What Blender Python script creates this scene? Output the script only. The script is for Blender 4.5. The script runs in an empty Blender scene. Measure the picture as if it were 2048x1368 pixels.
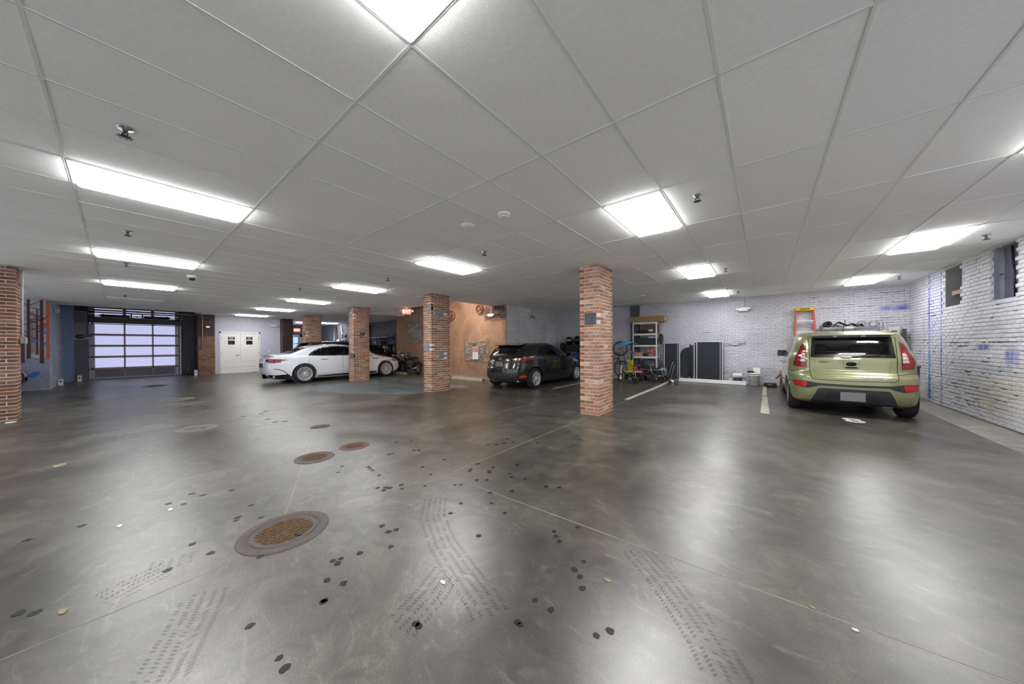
import bpy, bmesh, math, random
import numpy as np
from mathutils import Vector, Matrix, noise as mnoise
rnd = random.Random(7)
PI = math.pi
SC = bpy.context.scene
COL = SC.collection

# ------------------------------------------------------------------ camera, world, exposure
EYE = 1.34                     # camera height above the floor
CLG = EYE + 1.5576             # ceiling underside
cam_d = bpy.data.cameras.new('camera')
cam = bpy.data.objects.new('camera', cam_d); COL.objects.link(cam)
cam_d.sensor_fit = 'HORIZONTAL'; cam_d.sensor_width = 36.0
cam_d.lens = 627.304 / 2048 * 36.0
cam_d.shift_x = -5.657 / 2048; cam_d.shift_y = 9.582 / 2048
cam_d.clip_start = 0.05; cam_d.clip_end = 200
_yaw, _pit, _rol = 0.6715432, -0.0029539, -0.0058495
_f = Vector((-math.sin(_yaw), math.cos(_yaw), 0)); _r = Vector((math.cos(_yaw), math.sin(_yaw), 0)); _u = Vector((0, 0, 1))
_f2 = _f * math.cos(_pit) + _u * math.sin(_pit); _u2 = -_f * math.sin(_pit) + _u * math.cos(_pit)
_r3 = _r * math.cos(_rol) + _u2 * math.sin(_rol); _u3 = -_r * math.sin(_rol) + _u2 * math.cos(_rol)
cam.matrix_world = Matrix(((_r3.x, _u3.x, -_f2.x, 0), (_r3.y, _u3.y, -_f2.y, 0), (_r3.z, _u3.z, -_f2.z, EYE), (0, 0, 0, 1)))
SC.camera = cam

world = bpy.data.worlds.new('world'); SC.world = world; world.use_nodes = True
world.node_tree.nodes['Background'].inputs[0].default_value = (0.9, 0.92, 1.0, 1)
world.node_tree.nodes['Background'].inputs[1].default_value = 0.62  # even fill entering the unbuilt side behind the camera, added to brighten the ceiling
LAMP, LAMP_SIDE = 10.0, 12.0    # radiance of the diffusers' underside and of dropped edges added to light the ceiling
DAY = 1.0                      # daylight in the garage door panes
SC.view_settings.view_transform = 'Standard'; SC.view_settings.look = 'None'
SC.view_settings.gamma = 1.0; SC.view_settings.use_curve_mapping = False
SC.view_settings.exposure = 1.22
SC.cycles.max_bounces = 10; SC.cycles.diffuse_bounces = 6; SC.cycles.glossy_bounces = 4
SC.cycles.transparent_max_bounces = 12; SC.cycles.transmission_bounces = 6
SC.cycles.sample_clamp_indirect = 6.0
SC.cycles.caustics_reflective = True; SC.cycles.caustics_refractive = False

# ------------------------------------------------------------------ colour and materials
def lin(c):
    if isinstance(c, str):
        c = c.lstrip('#'); c = [int(c[i:i + 2], 16) / 255 for i in (0, 2, 4)]
    return tuple((v / 12.92 if v <= 0.04045 else ((v + 0.055) / 1.055) ** 2.4) for v in c)
MATS = {}
def newmat(name):
    m = bpy.data.materials.new(name); m.use_nodes = True
    nt = m.node_tree; b = nt.nodes['Principled BSDF']
    MATS[name] = m
    return m, nt, b
def nd(nt, typ, **kw):
    n = nt.nodes.new(typ)
    for k, v in kw.items():
        if k.startswith('i_'):
            key = k[2:]; key = int(key) if key.isdigit() else key.replace('_', ' ')
            n.inputs[key].default_value = v
        else: setattr(n, k, v)
    return n
def ramp(nt, stops, interp='LINEAR'):
    n = nt.nodes.new('ShaderNodeValToRGB'); n.color_ramp.interpolation = interp
    e = n.color_ramp.elements
    while len(e) < len(stops): e.new(0.5)
    for k, (p, c) in enumerate(stops):
        e[k].position = p; e[k].color = (*c, 1) if len(c) == 3 else c
    return n
def mat(name, col, rough=0.5, metal=0.0, var=0.0, scale=8.0, bump=0.0, bscale=60.0, coat=0.0, spec=0.5, objvar=0.0):
    """plain procedural surface: base colour with noise variation, optional per-object variation and fine relief"""
    if name in MATS: return MATS[name]
    m, nt, b = newmat(name); c = lin(col); L = nt.links
    b.inputs['Base Color'].default_value = (*c, 1); b.inputs['Roughness'].default_value = rough
    b.inputs['Metallic'].default_value = metal; b.inputs['Specular IOR Level'].default_value = spec
    if coat: b.inputs['Coat Weight'].default_value = coat; b.inputs['Coat Roughness'].default_value = 0.04
    tc = nd(nt, 'ShaderNodeTexCoord')
    if var or objvar:
        hsv = nd(nt, 'ShaderNodeHueSaturation'); hsv.inputs['Color'].default_value = (*c, 1)
        src = None
        if var:
            n = nd(nt, 'ShaderNodeTexNoise', i_Scale=scale, i_Detail=5.0); L.new(tc.outputs['Object'], n.inputs['Vector'])
            mr = nd(nt, 'ShaderNodeMapRange', i_1=0.3, i_2=0.7, i_3=1 - var, i_4=1 + var); L.new(n.outputs[0], mr.inputs[0]); src = mr.outputs[0]
        if objvar:
            oi = nd(nt, 'ShaderNodeObjectInfo'); mo = nd(nt, 'ShaderNodeMapRange', i_1=0, i_2=1, i_3=1 - objvar, i_4=1 + objvar)
            L.new(oi.outputs['Random'], mo.inputs[0])
            if src:
                mu = nd(nt, 'ShaderNodeMath', operation='MULTIPLY'); L.new(src, mu.inputs[0]); L.new(mo.outputs[0], mu.inputs[1]); src = mu.outputs[0]
            else: src = mo.outputs[0]
        L.new(src, hsv.inputs['Value']); L.new(hsv.outputs[0], b.inputs['Base Color'])
    if bump:
        n2 = nd(nt, 'ShaderNodeTexNoise', i_Scale=bscale, i_Detail=3.0); L.new(tc.outputs['Object'], n2.inputs['Vector'])
        bp = nd(nt, 'ShaderNodeBump', i_Strength=bump, i_Distance=0.01); L.new(n2.outputs[0], bp.inputs['Height']); L.new(bp.outputs[0], b.inputs['Normal'])
    return m
def emis(name, col, s):
    if name in MATS: return MATS[name]
    m, nt, b = newmat(name); c = lin(col)
    b.inputs['Base Color'].default_value = (*c, 1); b.inputs['Emission Color'].default_value = (*c, 1); b.inputs['Emission Strength'].default_value = s
    b.inputs['Roughness'].default_value = 0.35
    return m
def glass(name, col, opacity, rough=0.02):
    """thin tinted glazing: see-through tint plus a mirror layer"""
    if name in MATS: return MATS[name]
    m, nt, b = newmat(name); L = nt.links
    out = nt.nodes['Material Output']; nt.nodes.remove(b)
    tr = nd(nt, 'ShaderNodeBsdfTransparent'); tr.inputs[0].default_value = (*[v * (1 - opacity) + opacity * v * 0.35 for v in lin(col)], 1)
    gl = nd(nt, 'ShaderNodeBsdfGlossy', i_Roughness=rough); gl.inputs[0].default_value = (1, 1, 1, 1)
    fr = nd(nt, 'ShaderNodeFresnel', i_IOR=1.5)
    mx = nd(nt, 'ShaderNodeMixShader'); L.new(fr.outputs[0], mx.inputs[0]); L.new(tr.outputs[0], mx.inputs[1]); L.new(gl.outputs[0], mx.inputs[2])
    L.new(mx.outputs[0], out.inputs[0])
    return m

# ------------------------------------------------------------------ mesh building
class MB:
    """collects simple solids; build() links them as ONE mesh object"""
    def __init__(s): s.v = []; s.f = []; s.mi = []; s.m = 0; s.sm = []; s.smooth = False
    def add(s, vs, fs, smooth=None):
        o = len(s.v); s.v += [tuple(p) for p in vs]
        for f in fs: s.f.append([i + o for i in f]); s.mi.append(s.m); s.sm.append(s.smooth if smooth is None else smooth)
        return s
    def box(s, c, d, rz=0.0, rx=0.0, ry=0.0, taper=1.0):
        x, y, z = (q / 2 for q in d)
        vs = [Vector((a * x * (taper if cc > 0 else 1), b * y * (taper if cc > 0 else 1), cc * z)) for a in (-1, 1) for b in (-1, 1) for cc in (-1, 1)]
        if rx or ry or rz:
            R = Matrix.Rotation(rz, 3, 'Z') @ Matrix.Rotation(ry, 3, 'Y') @ Matrix.Rotation(rx, 3, 'X'); vs = [R @ v for v in vs]
        C = Vector(c)
        return s.add([v + C for v in vs], [(0, 1, 3, 2), (4, 6, 7, 5), (0, 4, 5, 1), (2, 3, 7, 6), (0, 2, 6, 4), (1, 5, 7, 3)])
    def b2(s, lo, hi): return s.box([(a + b) / 2 for a, b in zip(lo, hi)], [b - a for a, b in zip(lo, hi)])
    def tube(s, pts, r, n=8, closed=False, caps=True):
        P = [Vector(p) for p in pts]; k = len(P); rs = r if isinstance(r, (list, tuple)) else [r] * k
        rings = []; up = Vector((0, 0, 1))
        prev = None
        for i in range(k):
            a = P[(i - 1) % k] if (closed or i > 0) else P[i]; b = P[(i + 1) % k] if (closed or i < k - 1) else P[i]
            t = (b - a); t = t.normalized() if t.length > 1e-9 else Vector((0, 0, 1))
            if prev is None:
                q = t.cross(up)
                if q.length < 1e-3: q = t.cross(Vector((1, 0, 0)))
            else:
                q = prev - t * prev.dot(t)
                if q.length < 1e-6: q = t.cross(up)
            q.normalize(); prev = q; w = t.cross(q)
            rings.append([P[i] + (q * math.cos(2 * PI * j / n) + w * math.sin(2 * PI * j / n)) * rs[i] for j in range(n)])
        vs = [p for R in rings for p in R]; fs = []
        for i in range(k if closed else k - 1):
            i2 = (i + 1) % k
            for j in range(n): fs.append((i * n + j, i * n + (j + 1) % n, i2 * n + (j + 1) % n, i2 * n + j))
        if caps and not closed: fs.append(tuple(range(n))[::-1]); fs.append(tuple((k - 1) * n + j for j in range(n)))
        return s.add(vs, fs, smooth=n > 4)
    def cyl(s, c, r, h, axis='Z', n=24, r2=None):
        d = {'X': Vector((1, 0, 0)), 'Y': Vector((0, 1, 0)), 'Z': Vector((0, 0, 1))}[axis] * (h / 2); c = Vector(c)
        return s.tube([c - d, c + d], [r, r if r2 is None else r2], n)
    def lathe(s, prof, c=(0, 0, 0), axis='Z', n=24, closed=False, smooth=True):
        """prof: (radius, height) pairs"""
        vs = []; k = len(prof)
        for j in range(n):
            a = 2 * PI * j / n
            for r, h in prof:
                p = (r * math.cos(a), r * math.sin(a), h)
                if axis == 'X': p = (h, p[0], p[1])
                elif axis == 'Y': p = (p[0], h, p[1])
                vs.append((p[0] + c[0], p[1] + c[1], p[2] + c[2]))
        fs = []
        for j in range(n):
            j2 = (j + 1) % n
            for i in range(k if closed else k - 1):
                i2 = (i + 1) % k
                fs.append((j * k + i, j2 * k + i, j2 * k + i2, j * k + i2))
        return s.add(vs, fs, smooth=smooth)
    def prism(s, poly, a, b, axis='Z'):
        """2-D polygon extruded from a to b along axis; poly is in the two other axes (xy, xz or yz)"""
        def P(u, v, w): return {'Z': (u, v, w), 'Y': (u, w, v), 'X': (w, u, v)}[axis]
        n = len(poly); vs = [P(u, v, a) for u, v in poly] + [P(u, v, b) for u, v in poly]
        fs = [tuple(range(n))[::-1], tuple(range(n, 2 * n))] + [(i, (i + 1) % n, n + (i + 1) % n, n + i) for i in range(n)]
        return s.add(vs, fs)
    def ball(s, c, r, n=16, m=10, sc=(1, 1, 1)):
        prof = [(r * math.sin(PI * i / m), -r * math.cos(PI * i / m)) for i in range(m + 1)]
        o = len(s.v); s.lathe(prof, n=n)
        for i in range(o, len(s.v)):
            p = s.v[i]; s.v[i] = (p[0] * sc[0] + c[0], p[1] * sc[1] + c[1], p[2] * sc[2] + c[2])
        return s
    def xform(s, M):
        s.v = [tuple(M @ Vector(p)) for p in s.v]; return s
    def mesh(s, name, mats):
        me = bpy.data.meshes.new(name); me.from_pydata(s.v, [], s.f)
        for m in (mats if isinstance(mats, (list, tuple)) else [mats]): me.materials.append(m)
        me.polygons.foreach_set('material_index', s.mi); me.polygons.foreach_set('use_smooth', s.sm)
        bm = bmesh.new(); bm.from_mesh(me)
        bmesh.ops.remove_doubles(bm, verts=bm.verts, dist=1e-5); bmesh.ops.recalc_face_normals(bm, faces=bm.faces)
        bm.to_mesh(me); bm.free(); me.update()
        return me
    def build(s, name, mats, parent=None, loc=(0, 0, 0), rz=0.0, bevel=0.0, seg=2):
        return link(name, s.mesh(name, mats), parent, loc, rz, bevel, seg)
def link(name, me, parent=None, loc=(0, 0, 0), rz=0.0, bevel=0.0, seg=2):
    o = bpy.data.objects.new(name, me); COL.objects.link(o)
    o.location = loc; o.rotation_euler = (0, 0, rz)
    if parent is not None: o.parent = parent
    if bevel:
        b = o.modifiers.new('bevel', 'BEVEL'); b.width = bevel; b.segments = seg; b.limit_method = 'ANGLE'; b.angle_limit = 0.6
    return o
def tag(o, label=None, cat=None, group=None, kind=None):
    if label: o['label'] = label
    if cat: o['category'] = cat
    if group: o['group'] = group
    if kind: o['kind'] = kind
    return o
def thing(name, label, cat, loc=(0, 0, 0), rz=0.0, group=None):
    o = bpy.data.objects.new(name, None); COL.objects.link(o); o.location = loc; o.rotation_euler = (0, 0, rz)
    o.empty_display_size = 0.1
    return tag(o, label, cat, group)
def struct(o): o['kind'] = 'structure'; return o
def copy_tree(o, parent=None):
    c = o.copy(); COL.objects.link(c); c.parent = parent
    for ch in list(o.children): copy_tree(ch, c)
    return c
def text_mesh(txt, size, name, extrude=0.001, bold=False, shear=0.0):
    cu = bpy.data.curves.new(name, 'FONT'); cu.body = txt; cu.size = size; cu.extrude = extrude; cu.align_x = 'CENTER'; cu.align_y = 'CENTER'; cu.shear = shear
    if bold: cu.offset = size * 0.02
    o = bpy.data.objects.new(name, cu); COL.objects.link(o)
    dg = bpy.context.evaluated_depsgraph_get(); me = bpy.data.meshes.new_from_object(o.evaluated_get(dg))
    COL.objects.unlink(o); bpy.data.objects.remove(o); bpy.data.curves.remove(cu)
    return me
def letter(txt, size, m, parent, loc, rot, extrude=0.001, bold=False, shear=0.0, name='lettering'):
    me = text_mesh(txt, size, name, extrude, bold, shear); me.materials.clear(); me.materials.append(m)
    o = bpy.data.objects.new(name, me); COL.objects.link(o); o.parent = parent; o.location = loc; o.rotation_euler = rot
    return o
def arc(c, r, a0, a1, n, z=None):
    return [(c[0] + r * math.cos(a0 + (a1 - a0) * i / n), c[1] + r * math.sin(a0 + (a1 - a0) * i / n)) for i in range(n + 1)]
def fz(x, y):
    """the slab climbs a few centimetres to the back wall and to the garage door"""
    a = 0.055 * min(1, max(0, (y - 11.0) / 1.8)) if x > -7.7 else 0.0
    b = 0.06 * min(1, max(0, (-x - 16.5) / 4.0))
    return max(a, b)
# ================================================================== materials of the shell
def concrete(name, base, dark, light, rlo, rhi, seed=0.0, ior=2.1):
    m, nt, b = newmat(name); L = nt.links
    tc = nd(nt, 'ShaderNodeNewGeometry')
    mp = nd(nt, 'ShaderNodeMapping'); mp.inputs['Location'].default_value = (seed, seed * 2, 0); L.new(tc.outputs['Position'], mp.inputs[0])
    n1 = nd(nt, 'ShaderNodeTexNoise', i_Scale=0.55, i_Detail=6.0, i_Roughness=0.62, i_Distortion=0.6); L.new(mp.outputs[0], n1.inputs['Vector'])
    n2 = nd(nt, 'ShaderNodeTexNoise', i_Scale=3.2, i_Detail=8.0, i_Roughness=0.7, i_Distortion=1.2); L.new(mp.outputs[0], n2.inputs['Vector'])
    n3 = nd(nt, 'ShaderNodeTexNoise', i_Scale=90.0, i_Detail=4.0); L.new(mp.outputs[0], n3.inputs['Vector'])
    r1 = ramp(nt, [(0.28, lin(dark)), (0.5, lin(base)), (0.75, lin(light))]); L.new(n1.outputs[0], r1.inputs[0])
    r2 = ramp(nt, [(0.3, (0.42, 0.42, 0.4)), (0.5, (0.92, 0.92, 0.9)), (0.7, (1.6, 1.58, 1.48))]); L.new(n2.outputs[0], r2.inputs[0])
    r3 = ramp(nt, [(0.3, (0.7, 0.7, 0.7)), (0.7, (1.3, 1.3, 1.28))]); L.new(n3.outputs[0], r3.inputs[0])
    m1 = nd(nt, 'ShaderNodeMix', data_type='RGBA', blend_type='MULTIPLY'); m1.inputs[0].default_value = 1; L.new(r1.outputs[0], m1.inputs[6]); L.new(r2.outputs[0], m1.inputs[7])
    m2 = nd(nt, 'ShaderNodeMix', data_type='RGBA', blend_type='MULTIPLY'); m2.inputs[0].default_value = 1; L.new(m1.outputs[2], m2.inputs[6]); L.new(r3.outputs[0], m2.inputs[7])
    # pale scuffs where the sealer has worn
    mp2 = nd(nt, 'ShaderNodeMapping'); mp2.inputs['Scale'].default_value = (1.0, 2.2, 1); mp2.inputs['Rotation'].default_value = (0, 0, 0.5); L.new(mp.outputs[0], mp2.inputs[0])
    n4 = nd(nt, 'ShaderNodeTexNoise', i_Scale=2.4, i_Detail=9.0, i_Roughness=0.75, i_Distortion=2.0); L.new(mp2.outputs[0], n4.inputs['Vector'])
    r4 = ramp(nt, [(0.55, (0, 0, 0)), (0.7, (1, 1, 1))]); L.new(n4.outputs[0], r4.inputs[0])
    m3 = nd(nt, 'ShaderNodeMix', data_type='RGBA'); L.new(m2.outputs[2], m3.inputs[6]); m3.inputs[7].default_value = (*lin('#8b887a'), 1)
    mu = nd(nt, 'ShaderNodeMath', operation='MULTIPLY'); mu.inputs[1].default_value = 0.5; L.new(r4.outputs[0], mu.inputs[0]); L.new(mu.outputs[0], m3.inputs[0])
    L.new(m3.outputs[2], b.inputs['Base Color'])
    mr = nd(nt, 'ShaderNodeMapRange', i_1=0.3, i_2=0.7, i_3=rlo, i_4=rhi); L.new(n1.outputs[0], mr.inputs[0]); L.new(mr.outputs[0], b.inputs['Roughness'])
    bp = nd(nt, 'ShaderNodeBump', i_Strength=0.03, i_Distance=0.01); L.new(n2.outputs[0], bp.inputs['Height']); L.new(bp.outputs[0], b.inputs['Normal'])
    b.inputs['IOR'].default_value = ior
    return m
M_FLOOR = concrete('sealed_concrete', '#4c493f', '#2e2c26', '#656154', 0.27, 0.42)
M_APRON = concrete('bare_concrete', '#6b675f', '#59554e', '#7d7970', 0.5, 0.7, 3.0)
M_BLUE = concrete('blue_painted_concrete', '#57646a', '#48545a', '#67747a', 0.3, 0.45, 5.0)
M_JOINT = mat('joint_filler', '#9c967e', 0.7, var=0.25, scale=6)
M_TILE = mat('ceiling_tile', '#efefed', 0.9, var=0.03, scale=30, bump=0.12, bscale=160, objvar=0.025)
M_GRID = mat('ceiling_grid_enamel', '#dededc', 0.5)
M_WHITE = mat('white_enamel', '#e6e6e4', 0.45)
M_BLACK = mat('black_plastic', '#17181a', 0.45)
M_DARK = mat('dark_metal', '#26272b', 0.45, 0.3)
M_STEEL = mat('brushed_steel', '#a8aaad', 0.32, 1.0)
M_GALV = mat('galvanised_steel', '#8f9196', 0.45, 0.8, var=0.1)
M_RUBBER = mat('tyre_rubber', '#1b1b1c', 0.75, var=0.15, scale=12)
M_LAMP = emis('lit_diffuser', '#ffffff', LAMP)
M_LAMPSIDE = emis('added_diffuser_side', '#ffffff', LAMP_SIDE)

def painted_brick(name, col, blue=None):
    """whitewashed masonry, grimy at random, with paint splashes and painted shade placed in wall coordinates"""
    m, nt, b = newmat(name); L = nt.links
    g = nd(nt, 'ShaderNodeNewGeometry'); pos = g.outputs['Position']
    n1 = nd(nt, 'ShaderNodeTexNoise', i_Scale=0.8, i_Detail=5.0, i_Roughness=0.6); L.new(pos, n1.inputs['Vector'])
    n2 = nd(nt, 'ShaderNodeTexNoise', i_Scale=14.0, i_Detail=6.0, i_Roughness=0.7); L.new(pos, n2.inputs['Vector'])
    c = lin(col)
    r1 = ramp(nt, [(0.3, tuple(v * 0.8 for v in c)), (0.65, tuple(min(1, v * 1.12) for v in c))]); L.new(n1.outputs[0], r1.inputs[0])
    r2 = ramp(nt, [(0.24, (0.62, 0.62, 0.62)), (0.38, (0.95, 0.95, 0.95)), (0.7, (1.06, 1.06, 1.06))]); L.new(n2.outputs[0], r2.inputs[0])
    mx = nd(nt, 'ShaderNodeMix', data_type='RGBA', blend_type='MULTIPLY'); mx.inputs[0].default_value = 1
    L.new(r1.outputs[0], mx.inputs[6]); L.new(r2.outputs[0], mx.inputs[7]); cur = mx.outputs[2]
    oi = nd(nt, 'ShaderNodeObjectInfo'); mo = nd(nt, 'ShaderNodeMapRange', i_1=0, i_2=1, i_3=0.93, i_4=1.05); L.new(oi.outputs['Random'], mo.inputs[0])
    hv = nd(nt, 'ShaderNodeHueSaturation'); L.new(cur, hv.inputs['Color']); L.new(mo.outputs[0], hv.inputs['Value']); cur = hv.outputs[0]
    sx = nd(nt, 'ShaderNodeSeparateXYZ'); L.new(pos, sx.inputs[0])
    def band(sock, c0, hw, soft):
        a = nd(nt, 'ShaderNodeMath', operation='SUBTRACT'); a.inputs[1].default_value = c0; L.new(sock, a.inputs[0])
        d = nd(nt, 'ShaderNodeMath', operation='ABSOLUTE'); L.new(a.outputs[0], d.inputs[0])
        r = nd(nt, 'ShaderNodeMapRange', i_1=hw - soft, i_2=hw + soft, i_3=1.0, i_4=0.0); L.new(d.outputs[0], r.inputs[0]); return r.outputs[0]
    for (ax, c0, hw, sft, z0, zh, zs, cc, amt) in (blue or []):
        s1 = band(sx.outputs[ax], c0, hw, sft); s2 = band(sx.outputs['Z'], z0, zh, zs)
        p = nd(nt, 'ShaderNodeMath', operation='MULTIPLY'); L.new(s1, p.inputs[0]); L.new(s2, p.inputs[1])
        mp = nd(nt, 'ShaderNodeMapping'); mp.inputs['Scale'].default_value = (9, 9, 2.0); L.new(pos, mp.inputs[0])
        nn = nd(nt, 'ShaderNodeTexNoise', i_Scale=1.0, i_Detail=5.0); L.new(mp.outputs[0], nn.inputs['Vector'])
        rr = nd(nt, 'ShaderNodeMapRange', i_1=0.35, i_2=0.6, i_3=0.35 * amt, i_4=amt); L.new(nn.outputs[0], rr.inputs[0])
        q = nd(nt, 'ShaderNodeMath', operation='MULTIPLY'); L.new(p.outputs[0], q.inputs[0]); L.new(rr.outputs[0], q.inputs[1])
        mm = nd(nt, 'ShaderNodeMix', data_type='RGBA'); L.new(q.outputs[0], mm.inputs[0]); L.new(cur, mm.inputs[6]); mm.inputs[7].default_value = (*lin(cc), 1); cur = mm.outputs[2]
    L.new(cur, b.inputs['Base Color']); b.inputs['Roughness'].default_value = 0.62
    bp = nd(nt, 'ShaderNodeBump', i_Strength=0.35, i_Distance=0.006); L.new(n2.outputs[0], bp.inputs['Height']); L.new(bp.outputs[0], b.inputs['Normal'])
    return m
BL = '#3f57b0'; BL2 = '#4a86c8'; BL3 = '#2c3c9a'
splash_shade_right = [('Y', 11.62, .05, .02, 1.5, 1.5, .1, BL, 1.0), ('Y', 11.45, .02, .01, .9, 1.0, .2, BL2, .6), ('Y', 11.0, .03, .015, 1.5, 1.5, .1, BL, .95), ('Y', 11.3, .34, .1, 2.2, .8, .3, '#a3abdf', .4),
                ('Y', 11.93, .02, .01, 1.8, 1.0, .2, BL, .5), ('Y', 11.62, .06, .02, .7, .5, .2, BL2, .9), ('Y', 9.35, .2, .12, 1.27, .05, .03, BL3, 1.0), ('Y', 8.55, .16, .06, 1.12, .13, .05, BL, .8), ('Y', 8.8, .4, .1, .9, .05, .04, BL2, .5),
                ('Y', 10.75, .015, .008, .8, .35, .1, BL, .5), ('Y', 9.1, .5, .3, .35, .25, .2, '#a59c80', .8), ('Y', 8.6, .6, .3, .6, .3, .2, '#c5bfae', .8), ('Y', 8.77, .36, .03, 2.5, .44, .02, '#60688c', .75)]  # last entry paints the shade of the narrow opening
M_BRICKR = painted_brick('whitewashed_brick', '#cac9d0', splash_shade_right)
M_BRICKB = painted_brick('whitewashed_brick_back', '#c6c5cd', [('X', 2.72, .24, .06, 2.29, .06, .03, BL, .95), ('X', 2.73, .11, .04, 1.65, .16, .06, '#4a60c0', .8)])
M_MORTW = mat('whitewashed_mortar', '#b4b3bb', 0.85, var=0.2, scale=20)
M_BLOCK = painted_brick('grey_blue_painted_block', '#d2d3d6')
M_BLOCKL = painted_brick('pale_painted_block', '#b2b5c4', [('Y', -1.35, .3, .01, 1.5, 1.7, .05, '#9fa3b4', 0.0)])
M_BLOCKM = mat('block_joint', '#aeafb4', 0.85)
M_PLASTER = mat('lavender_plaster', '#c6c6d4', 0.7, var=0.05, scale=5, bump=0.25, bscale=90)
M_DKWALL = mat('dark_grey_wall', '#5b5c68', 0.7, var=0.12, scale=3)
M_DKBRICK = mat('dark_brown_brick', '#3f302e', 0.8, var=0.2, scale=30, objvar=0.3)

def redbrick(name, mul, lime):
    m, nt, b = newmat(name); L = nt.links
    oi = nd(nt, 'ShaderNodeObjectInfo'); tc = nd(nt, 'ShaderNodeTexCoord')
    cols = ['#9c7a6b', '#aa8474', '#b28f7e', '#b99786', '#a07869', '#c0a799', '#ac8676', '#8d7268', '#b29687', '#ba927d', '#9b8a83', '#ad8373', '#91817b', '#c6b6ab']
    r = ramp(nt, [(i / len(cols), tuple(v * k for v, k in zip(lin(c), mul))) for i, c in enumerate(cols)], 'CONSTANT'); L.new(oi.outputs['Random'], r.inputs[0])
    n = nd(nt, 'ShaderNodeTexNoise', i_Scale=22.0, i_Detail=6.0, i_Roughness=0.7); L.new(tc.outputs['Object'], n.inputs['Vector'])
    r2 = ramp(nt, [(0.3, (0.72, 0.72, 0.72)), (0.7, (1.2, 1.2, 1.2))]); L.new(n.outputs[0], r2.inputs[0])
    mx = nd(nt, 'ShaderNodeMix', data_type='RGBA', blend_type='MULTIPLY'); mx.inputs[0].default_value = 1; L.new(r.outputs[0], mx.inputs[6]); L.new(r2.outputs[0], mx.inputs[7])
    r3 = ramp(nt, [(0.62, (0, 0, 0)), (0.72, (1, 1, 1))]); n3 = nd(nt, 'ShaderNodeTexNoise', i_Scale=9.0, i_Detail=6.0); L.new(tc.outputs['Object'], n3.inputs['Vector']); L.new(n3.outputs[0], r3.inputs[0])
    m2 = nd(nt, 'ShaderNodeMix', data_type='RGBA'); mu = nd(nt, 'ShaderNodeMath', operation='MULTIPLY'); mu.inputs[1].default_value = lime; L.new(r3.outputs[0], mu.inputs[0]); L.new(mu.outputs[0], m2.inputs[0])
    L.new(mx.outputs[2], m2.inputs[6]); m2.inputs[7].default_value = (*lin('#b8a497'), 1); L.new(m2.outputs[2], b.inputs['Base Color'])
    b.inputs['Roughness'].default_value = 0.8
    bp = nd(nt, 'ShaderNodeBump', i_Strength=0.5, i_Distance=0.005); L.new(n.outputs[0], bp.inputs['Height']); L.new(bp.outputs[0], b.inputs['Normal'])
    return m
M_RED = redbrick('column_brick', (1.06, .93, .80), .25); M_REDM = redbrick('brown_column_brick', (.86, .70, .57), .15); M_REDSHADE = redbrick('shaded_column_brick', (.5, .36, .31), .05)  # last copy carries the left column's shade in its colour
M_MORT = mat('column_mortar', '#e2d6ca', 0.9, var=0.12, scale=25, bump=0.4, bscale=120)
M_STONE = mat('slate_stone', '#7f858a', 0.6, var=0.35, scale=14, bump=0.5, bscale=30)
M_SLATE = mat('dark_slate', '#474f58', 0.5, var=0.45, scale=16, bump=0.5, bscale=30)

def stucco():
    m, nt, b = newmat('terracotta_stucco'); L = nt.links
    g = nd(nt, 'ShaderNodeNewGeometry')
    n1 = nd(nt, 'ShaderNodeTexNoise', i_Scale=1.6, i_Detail=8.0, i_Roughness=0.65, i_Distortion=0.8); L.new(g.outputs['Position'], n1.inputs['Vector'])
    n2 = nd(nt, 'ShaderNodeTexNoise', i_Scale=26.0, i_Detail=6.0, i_Roughness=0.7); L.new(g.outputs['Position'], n2.inputs['Vector'])
    r = ramp(nt, [(0.28, lin('#7c5f4a')), (0.5, lin('#95755e')), (0.72, lin('#aa8c75'))]); L.new(n1.outputs[0], r.inputs[0])
    r2 = ramp(nt, [(0.3, (0.8, 0.8, 0.8)), (0.7, (1.15, 1.15, 1.15))]); L.new(n2.outputs[0], r2.inputs[0])
    mx = nd(nt, 'ShaderNodeMix', data_type='RGBA', blend_type='MULTIPLY'); mx.inputs[0].default_value = 1; L.new(r.outputs[0], mx.inputs[6]); L.new(r2.outputs[0], mx.inputs[7])
    L.new(mx.outputs[2], b.inputs['Base Color']); b.inputs['Roughness'].default_value = 0.75
    bp = nd(nt, 'ShaderNodeBump', i_Strength=0.5, i_Distance=0.01); L.new(n2.outputs[0], bp.inputs['Height']); L.new(bp.outputs[0], b.inputs['Normal'])
    return m
M_STUCCO = stucco()

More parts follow.
